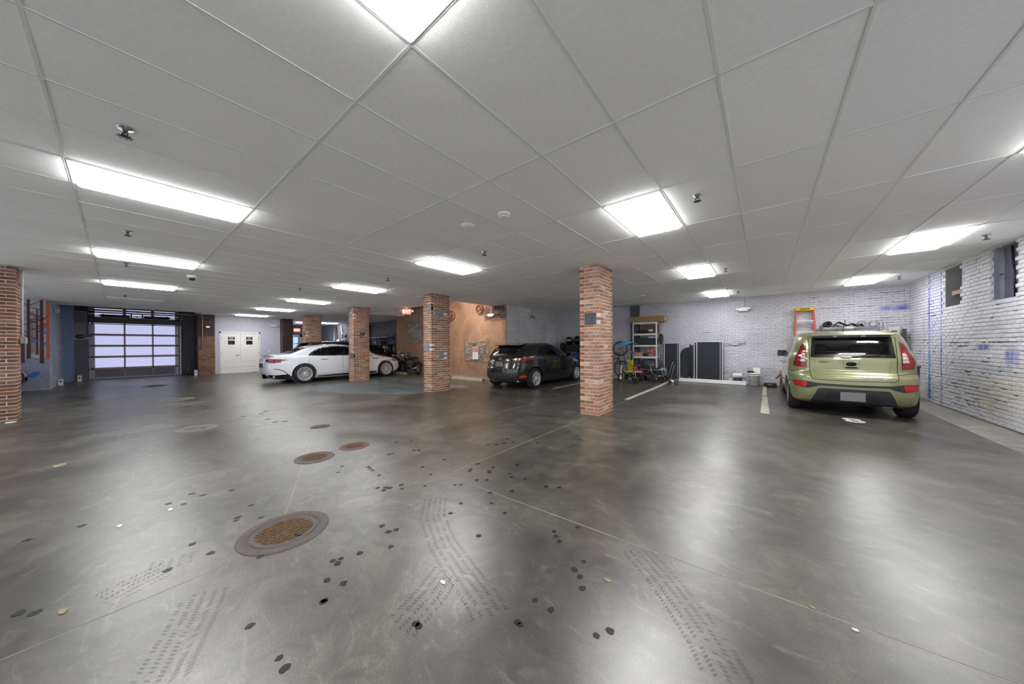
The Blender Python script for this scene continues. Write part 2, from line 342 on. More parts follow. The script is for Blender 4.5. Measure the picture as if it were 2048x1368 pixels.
# ================================================================== floor
XL, XR, Y0, YT = -21.2, 3.0, -4.4, 12.84
def slab_mesh(poly, name, m, gap=0.0045, z=0.0, th=0.03):
    c = Vector((sum(p[0] for p in poly) / len(poly), sum(p[1] for p in poly) / len(poly)))
    # inset each edge by the half joint
    n = len(poly); P = []
    area = sum(poly[i][0] * poly[(i + 1) % n][1] - poly[(i + 1) % n][0] * poly[i][1] for i in range(n))
    sg = 1 if area > 0 else -1
    for i in range(n):
        a, b, d = (Vector(poly[(i + k) % n]) for k in (-1, 0, 1))
        e1 = (b - a).normalized(); e2 = (d - b).normalized()
        n1 = Vector((-e1.y, e1.x)) * sg; n2 = Vector((-e2.y, e2.x)) * sg
        k = n1 + n2; k = k / max(0.2, k.length_squared) * 2
        P.append(b + k * gap)
    bm = bmesh.new(); f = bm.faces.new([bm.verts.new((p.x, p.y, 0)) for p in P])
    for co, no in (((0, 11.0, 0), (0, 1, 0)), ((-16.5, 0, 0), (1, 0, 0)), ((-20.5, 0, 0), (1, 0, 0)), ((-7.7, 0, 0), (1, 0, 0))):
        bmesh.ops.bisect_plane(bm, geom=bm.verts[:] + bm.edges[:] + bm.faces[:], plane_co=co, plane_no=no)
    bmesh.ops.triangulate(bm, faces=[f for f in bm.faces if len(f.verts) > 4])
    for v in bm.verts: v.co.z = fz(v.co.x, v.co.y) + z
    r = bmesh.ops.extrude_face_region(bm, geom=bm.faces[:])
    for v in [g for g in r['geom'] if isinstance(g, bmesh.types.BMVert)]: v.co.z -= th
    bmesh.ops.recalc_face_normals(bm, faces=bm.faces)
    me = bpy.data.meshes.new(name); bm.to_mesh(me); bm.free(); me.materials.append(m); return me
floor = struct(link('floor', slab_mesh([(XL - 3, Y0), (XR + .6, Y0), (XR + .6, YT + .3), (XL - 3, YT + .3)], 'floor', M_JOINT, 0, -0.0012, 0.12)))
A1p, A2p = (-2.5, Y0), (-2.6, 0.64)
slabs = [
    [(XL - 3, Y0), (-7.7, Y0), (-7.7, 1.98), (XL - 3, 1.95)],
    [(-7.7, Y0), A1p, A2p, (-4.35, 1.384), (-5.8, 2.0), (-7.7, 1.98)],
    [(-4.35, 1.384), A2p, (-2.6, 2.1), (-2.6, 5.6), (-2.6, YT + .2), (-4.0, YT + .2), (-4.32, 1.95)],
    [(XL - 3, 1.95), (-7.7, 1.98), (-5.8, 2.0), (-4.35, 1.384), (-4.32, 1.95), (-4.0, YT + .2), (XL - 3, YT + .2)],
    [A1p, (XR + .5, Y0), (XR + .5, 2.25), (-2.6, 2.1), A2p],
    [(-2.6, 2.1), (XR + .5, 2.25), (XR + .5, 5.65), (-2.6, 5.6)],
    [(-2.6, 5.6), (XR + .5, 5.65), (XR + .5, YT + .2), (-2.6, YT + .2)]]
for p in slabs: link('concrete_slab', slab_mesh(p, 'concrete_slab', M_FLOOR), floor)
def flat_patch(poly, name, m, parent, z, th=0.002):
    """thin coat of paint or bare concrete lying on the slabs"""
    return link(name, slab_mesh(poly, name, m, 0.0, z, th), parent)
apron = flat_patch([(2.42, 6.3), (2.9, 6.3), (2.97, YT), (2.5, YT), (2.46, 9.3)], 'bare_apron', M_APRON, floor, 0.002)
flat_patch([(-12.15, 3.45), (-9.3, 4.05), (-7.75, 5.0), (-7.75, 7.3), (-12.2, 7.3)], 'blue_bay_paint', M_BLUE, floor, 0.0015)
flat_patch([(-2.9, 11.95), (-3.6, 11.6), (-6.5, 12.4), (-6.5, YT), (-2.9, YT)], 'bare_apron', M_APRON, floor, 0.001)
M_LINE = mat('bay_line_paint', '#b4b3a4', 0.6, var=0.2, scale=10)
for poly in ([(-2.72, 7.75), (-2.6, 7.75), (-2.62, 12.5), (-2.74, 12.5)], [(-0.06, 7.75), (0.08, 7.75), (0.06, 10.3), (-0.04, 10.3)], [(-0.05, 10.5), (0.05, 10.5), (0.05, 12.3), (-0.03, 12.3)],
             [(-5.2, 8.4), (-5.1, 8.4), (-5.08, 12.2), (-5.18, 12.2)]):
    flat_patch(poly, 'bay_line', M_LINE, floor, 0.003)
me8 = text_mesh('8', 0.52, 'bay_number', 0.001, True); me8.materials.clear(); me8.materials.append(mat('bay_number_paint', '#d2d2c8', 0.6))
o8 = link('bay_number', me8, floor, (1.22, 7.95, 0.003), 0.15)
# dark drips and tyre scrubs on the sealed slab
def blob(mb, x, y, r, seed, z=0.0015, asp=1.0, rot=0.0):
    q = random.Random(seed); n = 11; vs = [(x, y, fz(x, y) + z)]
    for i in range(n):
        a = 2 * PI * i / n; k = r * q.uniform(0.75, 1.2); u, v = k * math.cos(a) * asp, k * math.sin(a)
        px, py = x + u * math.cos(rot) - v * math.sin(rot), y + u * math.sin(rot) + v * math.cos(rot)
        vs.append((px, py, fz(px, py) + z))
    mb.add(vs, [(0, 1 + i, 1 + (i + 1) % n) for i in range(n)])
SPOTS = [(-2.03,1.80,0.022), (-1.97,1.64,0.024), (-1.82,1.96,0.023), (-1.63,1.91,0.025), (-1.58,1.57,0.024), (-1.19,1.94,0.019), (-1.15,1.90,0.019), (-1.10,1.86,0.025), (-1.08,2.09,0.021), (-0.88,1.78,0.020), (-0.89,1.68,0.025), (-0.84,1.65,0.021), (-0.79,1.58,0.023), (-0.95,1.35,0.020), (-0.85,1.35,0.021), (-0.92,1.19,0.017), (-0.94,1.19,0.021), (-0.57,1.42,0.023), (-0.61,1.36,0.020), (-1.30,0.88,0.022), (-1.32,0.88,0.021), (-1.82,0.66,0.018), (-1.87,0.78,0.024), (-1.97,0.73,0.023), (-2.12,0.82,0.021), (-2.10,0.86,0.019), (-2.07,0.83,0.025), (-2.06,0.96,0.023), (-1.96,1.12,0.024), (-2.13,1.20,0.026), (-2.11,1.25,0.025), (-2.24,1.21,0.027), (-2.87,1.51,0.026), (-2.78,1.52,0.029), (-2.82,1.56,0.026), (-2.78,1.58,0.030), (-2.75,1.68,0.029), (-2.67,1.64,0.023), (-2.55,1.81,0.023), (-2.73,2.01,0.025), (-3.45,1.71,0.033), (-3.39,1.70,0.028), (-3.32,1.69,0.030), (-3.14,1.67,0.026), (-3.71,1.54,0.030), (-3.56,1.44,0.028), (-2.30,2.04,0.025), (-2.34,2.00,0.027), (-2.47,2.32,0.028), (-2.50,2.36,0.031), (-2.31,2.45,0.029), (-2.28,2.43,0.030), (-2.34,2.55,0.030), (-2.55,2.52,0.032), (-2.25,2.21,0.028), (-2.17,2.27,0.024), (-1.96,2.09,0.028), (-1.82,2.24,0.029), (-2.18,2.77,0.031), (-2.09,2.53,0.027), (-2.02,2.48,0.028), (-1.89,2.53,0.024), (-1.63,2.51,0.028), (-1.52,2.57,0.026), (-2.85,3.17,0.029), (-2.94,3.10,0.027), (-2.90,3.47,0.034), (-2.80,3.28,0.035), (-2.74,3.40,0.028), (-2.45,3.58,0.033), (-2.97,2.08,0.027), (-2.96,2.37,0.026), (-3.49,2.39,0.029), (-3.54,2.35,0.033), (-3.65,2.07,0.033), (-3.64,2.10,0.027), (-4.03,2.40,0.033), (-3.92,2.56,0.029), (-1.94,0.38,0.023), (-1.64,0.42,0.019), (-1.57,0.42,0.023), (-1.82,0.66,0.025), (-2.53,0.55,0.024), (-2.83,0.36,0.029), (-3.06,0.30,0.024), (-3.10,0.68,0.023), (-3.25,0.57,0.028), (-3.20,0.55,0.023), (-3.91,0.64,0.027), (-4.11,0.40,0.029), (-3.99,0.46,0.031), (-3.89,0.33,0.027), (-4.01,0.25,0.026), (-4.04,-0.19,0.033), (-4.04,-0.41,0.028), (-2.90,-0.28,0.029), (-2.96,-0.33,0.029), (-2.82,0.17,0.024), (-10.15,1.17,0.063), (-9.91,1.21,0.064), (-10.25,0.95,0.065), (-9.58,1.13,0.064), (-7.91,1.48,0.064), (-7.96,1.77,0.065), (-8.17,1.89,0.067), (-7.24,1.70,0.064), (-6.85,1.72,0.063), (-6.78,1.84,0.065), (-3.41,0.68,0.026)]
mb = MB()
for k, (x, y, r) in enumerate(SPOTS): blob(mb, x, y, r * .85, k)
tag(mb.build('oil_drips', mat('dried_oil', '#141410', 0.5), floor), kind='stuff')
def tread(path, width, name):
    """chevron rubber marks left by a tyre along a path"""
    mb = MB(); P = [Vector(p) for p in path]; seg = []
    for a, b in zip(P, P[1:]):
        L = (b - a).length; k = max(1, int(L / 0.019)); seg += [(a.lerp(b, i / k), (b - a).normalized()) for i in range(k)]
    q = random.Random(name)
    for p, t in seg:
        nn = Vector((-t.y, t.x))
        for lane in (-0.42, -0.2, 0.03, 0.24, 0.45):
            if q.random() < 0.18: continue
            w = width * 0.055; l = 0.0055
            c = p + nn * lane * width + t * (0.01 * (1 if lane > 0 else -1)); d = (nn + t * (0.5 if lane > 0 else -0.5)).normalized()
            mb.add([(*(c - d * w - t * l), .001), (*(c + d * w - t * l), .001), (*(c + d * w + t * l), .001), (*(c - d * w + t * l), .001)], [(0, 1, 2, 3)])
    return tag(mb.build('tyre_scrub', M_SCRUB, floor), kind='stuff')
M_SCRUB = mat('rubber_scrub', '#26251f', 0.4, var=0.2, scale=5); M_SCRUB.node_tree.nodes['Principled BSDF'].inputs['Alpha'].default_value = 0.24
tread([(-2.3, 1.92), (-2.27, 1.72), (-2.05, 1.52), (-1.71, 1.35), (-1.41, 1.25), (-1.17, 1.18), (-1.06, 1.13)], 0.2, 'scrub0')
tread([(-1.48, 1.2), (-1.41, 1.02), (-1.36, 0.81)], 0.2, 'scrub1')
tread([(-0.65, 2.08), (-0.45, 1.91), (-0.3, 1.75), (-0.19, 1.62), (-0.11, 1.49)], 0.2, 'scrub2')
tread([(-2.75, -0.06), (-2.8, 0.05), (-2.84, 0.18), (-2.98, 0.21)], 0.2, 'scrub3')
tread([(-1.9, 0.09), (-2.07, 0.16), (-2.21, 0.22), (-2.41, 0.29)], 0.2, 'scrub4')
# ================================================================== manhole covers
M_IRON = mat('rusty_cast_iron', '#6b5138', 0.7, 0.15, var=0.3, scale=40, bump=0.4, bscale=200)
M_RING = mat('iron_ring_grey', '#605954', 0.65, 0.15, var=0.15, scale=20)
def manhole(x, y, r, label, fine=True, rust=None):
    t = thing('manhole_cover', label, 'manhole', (x, y, fz(x, y)), 0.3, 'iron covers in the floor')
    mb = MB(); mb.lathe([(r, -0.02), (r, 0.004), (r * 0.985, 0.006), (r * 0.76, 0.006), (r * 0.75, -0.01)], n=56); mb.build('ring', rust or M_RING, t)
    mb = MB(); R = r * 0.735; mb.lathe([(R, -0.012), (R, 0.004), (R * 0.985, 0.006), (R * 0.86, 0.006), (R * 0.85, 0.002), (0.0001, 0.002)], n=56); lid = mb.build('lid', rust or M_RING, t)
    mb = MB(); st = 0.021 if fine else 0.035; k = int(R * 0.84 / st)
    for i in range(-k, k + 1):
        for j in range(-k, k + 1):
            if math.hypot(i, j) * st < R * 0.83: mb.box((i * st, j * st, 0.0035), (st * 0.62, st * 0.62, 0.005))
    mb.lathe([(R * 0.85, 0.0022), (0.0001, 0.0022)], n=40)
    tag(mb.build('stud_field', rust if (rust and not fine) else M_IRON, lid), kind='stuff')
    MB().box((R * 0.72, 0, 0.006), (0.05, 0.02, 0.006)).build('lift_slot', M_BLACK, lid)
    return t
manhole(-2.74, 0.74, 0.275, 'largest rusty manhole cover in the near left floor')
manhole(-4.27, 1.46, 0.21, 'small round iron cover on the diagonal floor joint')
manhole(-4.33, 1.96, 0.18, 'smallest reddish iron cover beside the diagonal joint', rust=mat('red_iron', '#6e5248', 0.7, 0.1, var=0.2, scale=30))
manhole(-7.37, 0.8, 0.26, 'faded dusty cover out in the middle left floor', False, mat('dusty_iron', '#7b766c', 0.75, var=0.2, scale=20))
manhole(-11.95, 0.9, 0.33, 'wide worn cover between the garage door and left floor', False, mat('worn_iron', '#6d6a60', 0.7, var=0.2, scale=20))
manhole(-16.8, 0.75, 0.3, 'dark cover in front of the garage door', False, M_DARK)
t = thing('floor_drain', 'small perforated floor drain at a joint corner', 'drain', (-5.86, 2.09, 0))
mb = MB()
for i in range(-4, 5):
    for j in range(-4, 5):
        if i * i + j * j < 17: mb.cyl((i * .03, j * .03, 0.0015), 0.009, 0.003, n=8)
mb.build('hole', M_BLACK, t)
MB().lathe([(0.15, -0.005), (0.15, 0.001), (0.0001, 0.001)], n=28).build('plate', M_RING, t)
# ================================================================== walls of single bricks and blocks
def brick_mesh(name, L, H, D, m, seed, jag=0.004):
    q = random.Random(seed); mb = MB()
    e = 0.006; vs = []
    for y, ins in ((0, 0), (D - e, 0), (D, e)):
        for x, z in ((0, 0), (L, 0), (L, H), (0, H)):
            sx = 1 if x == 0 else -1; sz = 1 if z == 0 else -1
            vs.append((x + sx * ins + q.uniform(-jag, jag) * .5, y + (q.uniform(-jag, jag) if ins else 0), z + sz * ins + q.uniform(-jag, jag) * .5))
    fs = [(a * 4 + i, a * 4 + (i + 1) % 4, a * 4 + 4 + (i + 1) % 4, a * 4 + 4 + i) for a in (0, 1) for i in range(4)] + [(8, 9, 10, 11), (3, 2, 1, 0)]
    mb.add(vs, fs); return mb.mesh(name, m)
def masonry(parent, frame, u0, u1, z0, z1, m, L=0.203, H=0.0677, joint=0.009, depth=0.03, skip=None, eye_u=0.0, keep=300, name='brick', seed=1, jag=0.004, zf=None, ruin=None):
    """frame(u, d, z) -> world; bricks run along u and stand proud along d. The nearest `keep` are objects, the rest one mesh of the same bricks."""
    q = random.Random(seed); cells = []
    rows = int(round((z1 - z0) / H)); h = (z1 - z0) / rows
    for r in range(rows):
        u = u0 - (L / 2 if r % 2 else 0) - q.uniform(0, .02); z = z0 + r * h
        while u < u1 - 0.01:
            a, b = max(u, u0), min(u + L, u1); u += L
            if b - a < 0.03: continue
            if skip and skip((a + b) / 2, z + h / 2): continue
            cells.append((a + joint / 2, b - a - joint, z + joint / 2, h - joint))
    var = {}; origin = Vector(frame(0, 0, 0)); du = (Vector(frame(1, 0, 0)) - origin); dd = (Vector(frame(0, 1, 0)) - origin)
    R = Matrix(((du.x, dd.x, 0), (du.y, dd.y, 0), (0, 0, 1)))
    flip = R.determinant() < 0
    cells.sort(key=lambda c: (c[0] + c[1] / 2 - eye_u) ** 2 + (c[2] - EYE) ** 2 * 4)
    rest = MB()
    for k, (a, l, z, hh) in enumerate(cells):
        dz = q.uniform(-.0015, .0015); off = q.uniform(-.004, .002); hz = hh
        if ruin and q.random() < ruin(a + l / 2, z): hz = hh * q.uniform(.72, .9); off -= q.uniform(.0, .008)
        key = (round(l, 2), q.randrange(4))
        if k < keep:
            if key not in var: var[key] = brick_mesh(name, l, hh, depth, m, hash(key) % 1000, jag)
            o = bpy.data.objects.new(name, var[key]); COL.objects.link(o); o.parent = parent
            o.matrix_local = Matrix.Translation(Vector(frame(a, off, z + dz))) @ R.to_4x4() @ Matrix.Diagonal((1, 1, hz / hh, 1))
        else:
            e = 0.005; j = lambda: q.uniform(-jag, jag) * .6
            vs = []
            for d, ins in ((0, 0), (depth - e, 0), (depth, e)):
                for x, zz in ((0, 0), (l, 0), (l, hz), (0, hz)):
                    vs.append(frame(a + x + (ins if x == 0 else -ins) + j(), d + off + (j() if ins else 0), z + dz + zz + (ins if zz == 0 else -ins) + j()))
            rest.add(vs, [(p * 4 + i, p * 4 + (i + 1) % 4, p * 4 + 4 + (i + 1) % 4, p * 4 + 4 + i) for p in (0, 1) for i in range(4)] + [(8, 9, 10, 11), (3, 2, 1, 0)])
    if rest.v: tag(rest.build(name + '_field', m, parent), kind='stuff')
ZT = CLG + 0.06
# --- right wall (whitewashed brick), two old openings bricked up / half open
wr = MB(); xr = 3.0
holes = [(10.13, 10.84, 2.08), (8.42, 9.06, 2.05)]
for a, b in ((3.6, 8.42), (9.06, 10.13), (10.84, YT + .25)): wr.b2((xr - .002, a, -.05), (xr + .3, b, ZT))
for a, b, z in holes: wr.b2((xr - .002, a, -.05), (xr + .3, b, z))
wall_right = struct(wr.build('wall_right', M_MORTW))
ruinr = lambda u, z: 0.05 + (0.4 if abs(z - 1.3) < .08 else 0) + (0.3 if z < .6 and 9.2 < u < 11.5 else 0) + (.25 if 2.0 < z < 2.4 and 11.2 < u < 11.6 else 0)
masonry(wall_right, lambda u, d, z: (xr - d, u, z), 4.2, YT, 0.0, CLG + .02, M_BRICKR, eye_u=8.6, seed=3, jag=0.0035, depth=.016, ruin=ruinr,
        skip=lambda u, z: any(a - .05 < u < b + .05 and z > zz for a, b, zz in holes))
def opening(name, label, a, b, z, depth, dm):
    mb = MB(); mb.b2((xr + depth, a - .02, z - .02), (xr + depth + .05, b + .02, ZT)); o = mb.build(name, dm, wall_right)
    for y0, y1 in ((a - .03, a), (b, b + .03)): MB().b2((xr, y0, z), (xr + depth, y1, ZT)).build('jamb', M_BRICKR, wall_right)
    MB().b2((xr, a - .03, CLG - .01), (xr + depth + .05, b + .03, CLG + .04)).build('lintel', M_BRICKR, wall_right)
    MB().b2((xr, a, z - .02), (xr + depth, b, z)).build('sill', M_BRICKR, wall_right)
    return o
M_SHADE = mat('shaded_infill', '#5c5f70', 0.8, var=0.2, scale=4)  # shade of the recess put into the infill colour
opening('infill', '', 10.13, 10.84, 2.08, .22, mat('dark_board_infill', '#54524f', 0.8, var=0.3, scale=5))
opening('infill', '', 8.42, 9.06, 2.05, .1, M_SHADE)
MB().b2((xr + .02, 10.14, 2.32), (xr + .17, 10.62, 2.40)).build('crosspiece', mat('pinkish_timber', '#96756c', 0.7, var=0.15), wall_right)
MB().b2((xr + .1, 10.44, 2.08), (xr + .16, 10.52, 2.85)).build('upright', mat('brown_timber', '#4a3b33', 0.8, var=0.2), wall_right)
MB().tube([(xr + .08, 8.72, 2.06), (xr + .08, 8.74, 2.4), (xr + .08, 8.8, 2.88)], .014, 6).build('crack_rod', M_DARK, wall_right)
# --- back wall
wb = MB(); wb.b2((-7.9, YT - .002, -.05), (xr + .3, YT + .3, ZT)); wall_back = struct(wb.build('wall_back', M_MORTW))
ruinb = lambda u, z: 0.03 + (0.3 if abs(z - 1.32) < .06 and u < 0 else 0) + (.12 if z < .5 else 0)
masonry(wall_back, lambda u, d, z: (u, YT - d, z), -7.65, 3.0, 0.02, CLG + .02, M_BRICKB, eye_u=0.6, seed=5, jag=0.003, depth=.014, ruin=ruinb)
MB().b2((-4.18, YT - .16, 0.04), (-3.86, YT - .02, CLG)).build('pilaster', mat('dark_grey_render', '#55565c', 0.8, var=0.15), wall_back)
MB().tube([(-.95, YT - .035, 1.33), (-.75, YT - .04, 1.32), (-.62, YT - .04, 1.33), (-.52, YT - .045, 1.37), (-.47, YT - .05, 1.45)], .007, 6).build('loose_wire', M_DARK, wall_back)
# open joints and cracks where mortar has fallen out
M_CRACK = mat('open_joint', '#2c2a2b', .9)
def cracks(parent, frame, picks, seed, z0_, H):
    q = random.Random(seed); mb = MB()
    for u, z, n, su, sz in picks:
        for k in range(n):
            uu = u + q.uniform(-su, su); zz = z0_ + round((z + q.uniform(-sz, sz) - z0_) / H) * H; l = q.uniform(.04, .2) * q.choice((.5, 1, 1.6)); h = q.uniform(.003, .012 if z0_ == 0 else .007); d = q.uniform(.0162, .0175)
            P = []; m_ = 6
            for i in range(m_ + 1): P.append((uu + l * i / m_, zz + h * q.uniform(.3, 1) * (0 if i in (0, m_) else 1)))
            for i in range(m_, -1, -1): P.append((uu + l * i / m_, zz - h * q.uniform(.3, 1) * (0 if i in (0, m_) else 1)))
            P = P[:m_ + 1] + P[m_ + 2:-1]
            a = [frame(x, .002, y) for x, y in P]; b = [frame(x, d, y) for x, y in P]; n_ = len(P)
            mb.add(a + b, [tuple(range(n_, 2 * n_))] + [(i, (i + 1) % n_, n_ + (i + 1) % n_, n_ + i) for i in range(n_)])
    tag(mb.build('open_joint', M_CRACK, parent), kind='stuff')
cracks(wall_right, lambda u, d, z: (xr - d, u, z), [(10.3, 1.31, 22, .45, .05), (8.9, 1.36, 14, .5, .02), (11.7, 1.2, 9, .7, .2), (9.9, .9, 14, .8, .35), (9.9, .4, 22, .4, .2), (8.7, .7, 12, .5, .4), (11.35, 2.1, 12, .15, .2), (8.9, 2.0, 7, .7, .5), (12.2, 1.0, 8, .5, .8)], 3, 0.0, (CLG + .02) / 43)
cracks(wall_back, lambda u, d, z: (u, YT - d, z), [(-.6, 1.33, 10, .5, .03), (-2.2, 1.3, 10, .4, .1), (-.8, .35, 16, .4, .2), (0, 2.6, 14, 3, .25), (2.6, 2.0, 10, .4, .5), (1.5, 2.4, 8, 1.2, .3), (-3, 2.0, 10, 2, .8)], 4, 0.02, CLG / 43)
# --- block wall beside the black hatchback
XM = -7.65
wm = MB(); wm.b2((XM - .25, 9.12, -.05), (XM + .002, YT, ZT)); wall_mid = struct(wm.build('wall_mid', M_BLOCKM))
masonry(wall_mid, lambda u, d, z: (XM + d, u, z), 9.13, YT - .03, 0.02, CLG + .02, M_BLOCK, L=.406, H=.203, joint=.007, depth=.012, eye_u=10, name='block', seed=8, jag=0.0015)
# --- terracotta stucco wall with exposed stone patches, runs up into a light well
YS = 9.1; HW = CLG + 0.72
ws = MB(); ws.b2((-15.2, YS, -.05), (XM - .002, YS + .3, HW)); ws.b2((-15.2, YS + .3, -.05), (-14.9, 10.3, HW)); wall_stucco = struct(ws.build('wall_stucco', M_STUCCO))
MB().b2((-15.2, YS - .03, 0), (XM - .05, YS, .1)).build('baseboard', mat('grey_base_band', '#8d867c', 0.7, var=0.15), wall_stucco)
def stone_patch(x0, x1, z0, z1, seed, special=(), dk=False):
    q = random.Random(seed)
    back = MB(); pts = []
    n = 14
    for i in range(n): pts.append((x0 + (x1 - x0) * i / (n - 1), z0 + q.uniform(-.05, .04)))
    for i in range(n): pts.append((x1 - (x1 - x0) * i / (n - 1), z1 + q.uniform(-.05, .05)))
    back.prism(pts, YS - .004, YS + .01, 'Y'); back.build('mortar_bed', mat('old_mortar', '#8c7d6c' if not dk else '#4d3c36', .9, var=.2, scale=20), wall_stucco)
    rim = MB(); rim.tube([(p[0], YS - .01, p[1]) for p in pts], .016, 6, closed=True); rim.build('plaster_lip', M_STUCCO, wall_stucco)
    cols = ['#8d7f70', '#9a8c7c', '#7c7068', '#a08f7c', '#86796a'] if not dk else ['#5d4239', '#6b4a3f', '#54403a', '#70564a', '#4c3a36']
    ms = [mat('patch_stone_%s%d' % ('dark' if dk else 'pale', i), c, .8, var=.25, scale=18, bump=.4, bscale=40) for i, c in enumerate(cols)]
    z = z0 + .02
    while z < z1 - .03:
        h = q.uniform(.045, .085); x = x0 + q.uniform(0, .08)
        while x < x1 - .05:
            l = q.uniform(.09, .26); l = min(l, x1 - x)
            if not any(sx0 < x + l / 2 < sx1 and sz0 < z + h / 2 < sz1 for sx0, sx1, sz0, sz1, _ in special):
                me = brick_mesh('stone', l - .012, h - .012, q.uniform(.012, .03), q.choice(ms), q.random(), .009)
                o = link('stone', me, wall_stucco); o.matrix_local = Matrix(((1, 0, 0, x), (0, -1, 0, YS - .002), (0, 0, 1, z), (0, 0, 0, 1)))
            x += l
        z += h
    for sx0, sx1, sz0, sz1, m in special:
        me = brick_mesh('stone', sx1 - sx0 - .015, sz1 - sz0 - .015, .035, m, sx0, .012)
        o = link('stone', me, wall_stucco); o.matrix_local = Matrix(((1, 0, 0, sx0), (0, -1, 0, YS - .002), (0, 0, 1, sz0), (0, 0, 0, 1)))
stone_patch(-9.95, -8.55, .72, 1.5, 11, [(-9.9, -9.62, 1.02, 1.2, M_STONE), (-9.42, -9.27, 1.22, 1.46, M_SLATE), (-9.5, -8.95, .85, 1.0, M_STONE), (-8.86, -8.72, 1.05, 1.4, mat('brown_stone', '#75695e', .8, var=.2))])
stone_patch(-14.2, -12.9, 1.55, 2.5, 12, [(-13.6, -13.0, 1.75, 2.2, M_STONE)])
stone_patch(-8.8, -7.7, 2.38, 2.92, 13, [(-8.1, -7.7, 2.62, 2.74, M_SLATE)], dk=True)
MB().b2((-11.2, YS - .05, .02), (-11.12, YS, 2.1)).build('white_pipe', M_WHITE, wall_stucco)
# light well above the stucco wall
lw = MB(); RX0, RX1, RY0 = -14.5, -8.4, 7.3
lw.b2((RX0 - .05, RY0, CLG + .012), (RX0, YS, HW)); lw.b2((RX1, RY0, CLG + .012), (RX1 + .05, YS, HW)); lw.b2((RX0 - .05, RY0 - .05, CLG + .012), (RX1 + .05, RY0, HW)); lw.b2((RX0 - .05, RY0 - .05, HW), (RX1 + .05, YS + .3, HW + .05))
struct(lw.build('trim_1', M_GRID))
wt = thing('well_light', 'bright strip light up inside the ceiling well', 'light', (-9.15, RY0 + .12, HW - .12))
MB().box((0, 0, 0), (1.3, .1, .05)).build('housing', M_WHITE, wt)
MB().box((0, .0, -.035), (1.25, .07, .02)).build('tube', emis('well_tube', '#fff0e2', LAMP * 12), wt)
# --- mural wall, left return wall, garage recess, door wall
XMU = -18.0
def blockwall(name, lo, hi, frame, u0, u1, m, eye, seed, z0=.02):
    w = struct(MB().b2(lo, (hi[0], hi[1], 3.6 if name == 'wall_left' else hi[2])).build(name, M_BLOCKM))
    masonry(w, frame, u0, u1, z0, CLG + .02, m, L=.406, H=.203, joint=.006, depth=.012, eye_u=eye, name='block', seed=seed, jag=.0015)
    return w
wall_mural = blockwall('wall_mural', (XMU - .3, Y0, -.05), (XMU + .002, -1.4, ZT), lambda u, d, z: (XMU + d, u, z), -4.4, -1.4, M_BLOCKL, -1.5, 21)
wall_left = blockwall('wall_left', (-21.0, -1.7, -.05), (XMU - .1, -1.398, ZT), lambda u, d, z: (u, -1.4 + d, z), -20.98, XMU, M_BLOCKL, -18, 22)
XD = -20.9
wd = MB(); wd.b2((XD - .3, 2.85, -.05), (XD, 3.02, ZT)); wd.b2((XD - .3, 4.62, -.05), (XD, 5.5, ZT)); wd.b2((XD - .3, 3.02, 2.12), (XD, 4.62, ZT))
wall_doors = struct(wd.build('wall_doors', M_PLASTER))
# recess round the garage door
XG = -22.0
wg = MB(); wg.b2((XG - .9, -1.6, -.05), (XD - .002, -1.15, 3.6)); wall_recess = struct(wg.build('wall_recess_left', mat('daylight_tinted_wall', '#7f8cb2', .7, var=.06)))  # bluish daylight from the door put into the wall colour
wg = MB(); wg.b2((XG - .9, 2.3, -.05), (XD - .05, 2.55, 3.6)); wg.b2((XD - .05, 2.3, CLG + .02), (-19.45, 2.5, 3.6)); wall_recess2 = struct(wg.build('wall_recess_right', M_MORT))
masonry(wall_recess2, lambda u, d, z: (u, 2.3 - d, z), XG - .5, XD - .06, .05, CLG, M_DKBRICK, eye_u=XD, depth=.015, seed=24, keep=240)
# far bay behind the white car
struct(MB().b2((-20.9, 10.2, -.05), (-15.2, 10.5, ZT)).build('wall_far_back', M_DKWALL))
struct(MB().b2((-25.6, 9.2, -.05), (-20.9, 10.5, ZT)).build('wall_far_step', M_DKWALL))
struct(MB().b2((-25.8, 5.5, -.05), (-25.6, 10.5, ZT)).build('wall_far_left', M_DKWALL))
struct(MB().b2((-25.8, 5.3, -.05), (-21.15, 5.52, ZT)).build('wall_far_side', M_DKWALL))
# ================================================================== suspended ceiling
GX, GY, TX, TY = -1.423, 0.944, 0.6096, 1.2192
LIGHTS = [(0, -1, 'big square-looking panel light overhead at the top edge'), (0, 2, 'largest bright ceiling panel behind the pale brick column'), (0, 5, 'second ceiling panel in the row above the white-framed boards'), (0, 8, 'smallest ceiling panel in the row, nearest the back wall'),
          (5, 2, 'panel light clipped by the right edge above the right wall'), (5, 5, 'panel light high beside the two wall openings'), (5, 8, 'panel light above the green car'),
          (-6, -1, 'longest ceiling light in the left row, two above the garage door lights'), (-12, -1, 'middle long ceiling light in the left row'), (-18, -1, 'last lit long ceiling light before the garage door'),
          (-6, 2, 'nearest ceiling light of the middle row, left of the pale column'), (-12, 2, 'second ceiling light of the middle row'), (-18, 2, 'third ceiling light of the middle row'), (-24, 2, 'fourth ceiling light of the middle row'), (-30, 2, 'farthest ceiling light of the middle row, above the white double doors')]
UNLIT = [(-24, -1, 'unlit ceiling panel in front of the garage door')]
FAR = [(-36, 4.6), (-33, 5.0)]
lightset = {(i, j) for i, j, _ in LIGHTS} | {(i, j) for i, j, _ in UNLIT}
ceiling = struct(MB().b2((-26, Y0, CLG + .75), (XR + .3, YT + .3, CLG + .85)).build('ceiling', M_DARK))
def regions():
    """ceiling rectangles: the hall, the part over the drive, the far bay"""
    return [(-19.5, XR, Y0, YT), (XD + .02, -19.5, 2.3, 9.2), (-25.6, XD + .02, 5.52, 9.2), (-20.9, -19.5, 9.2, 10.2)]
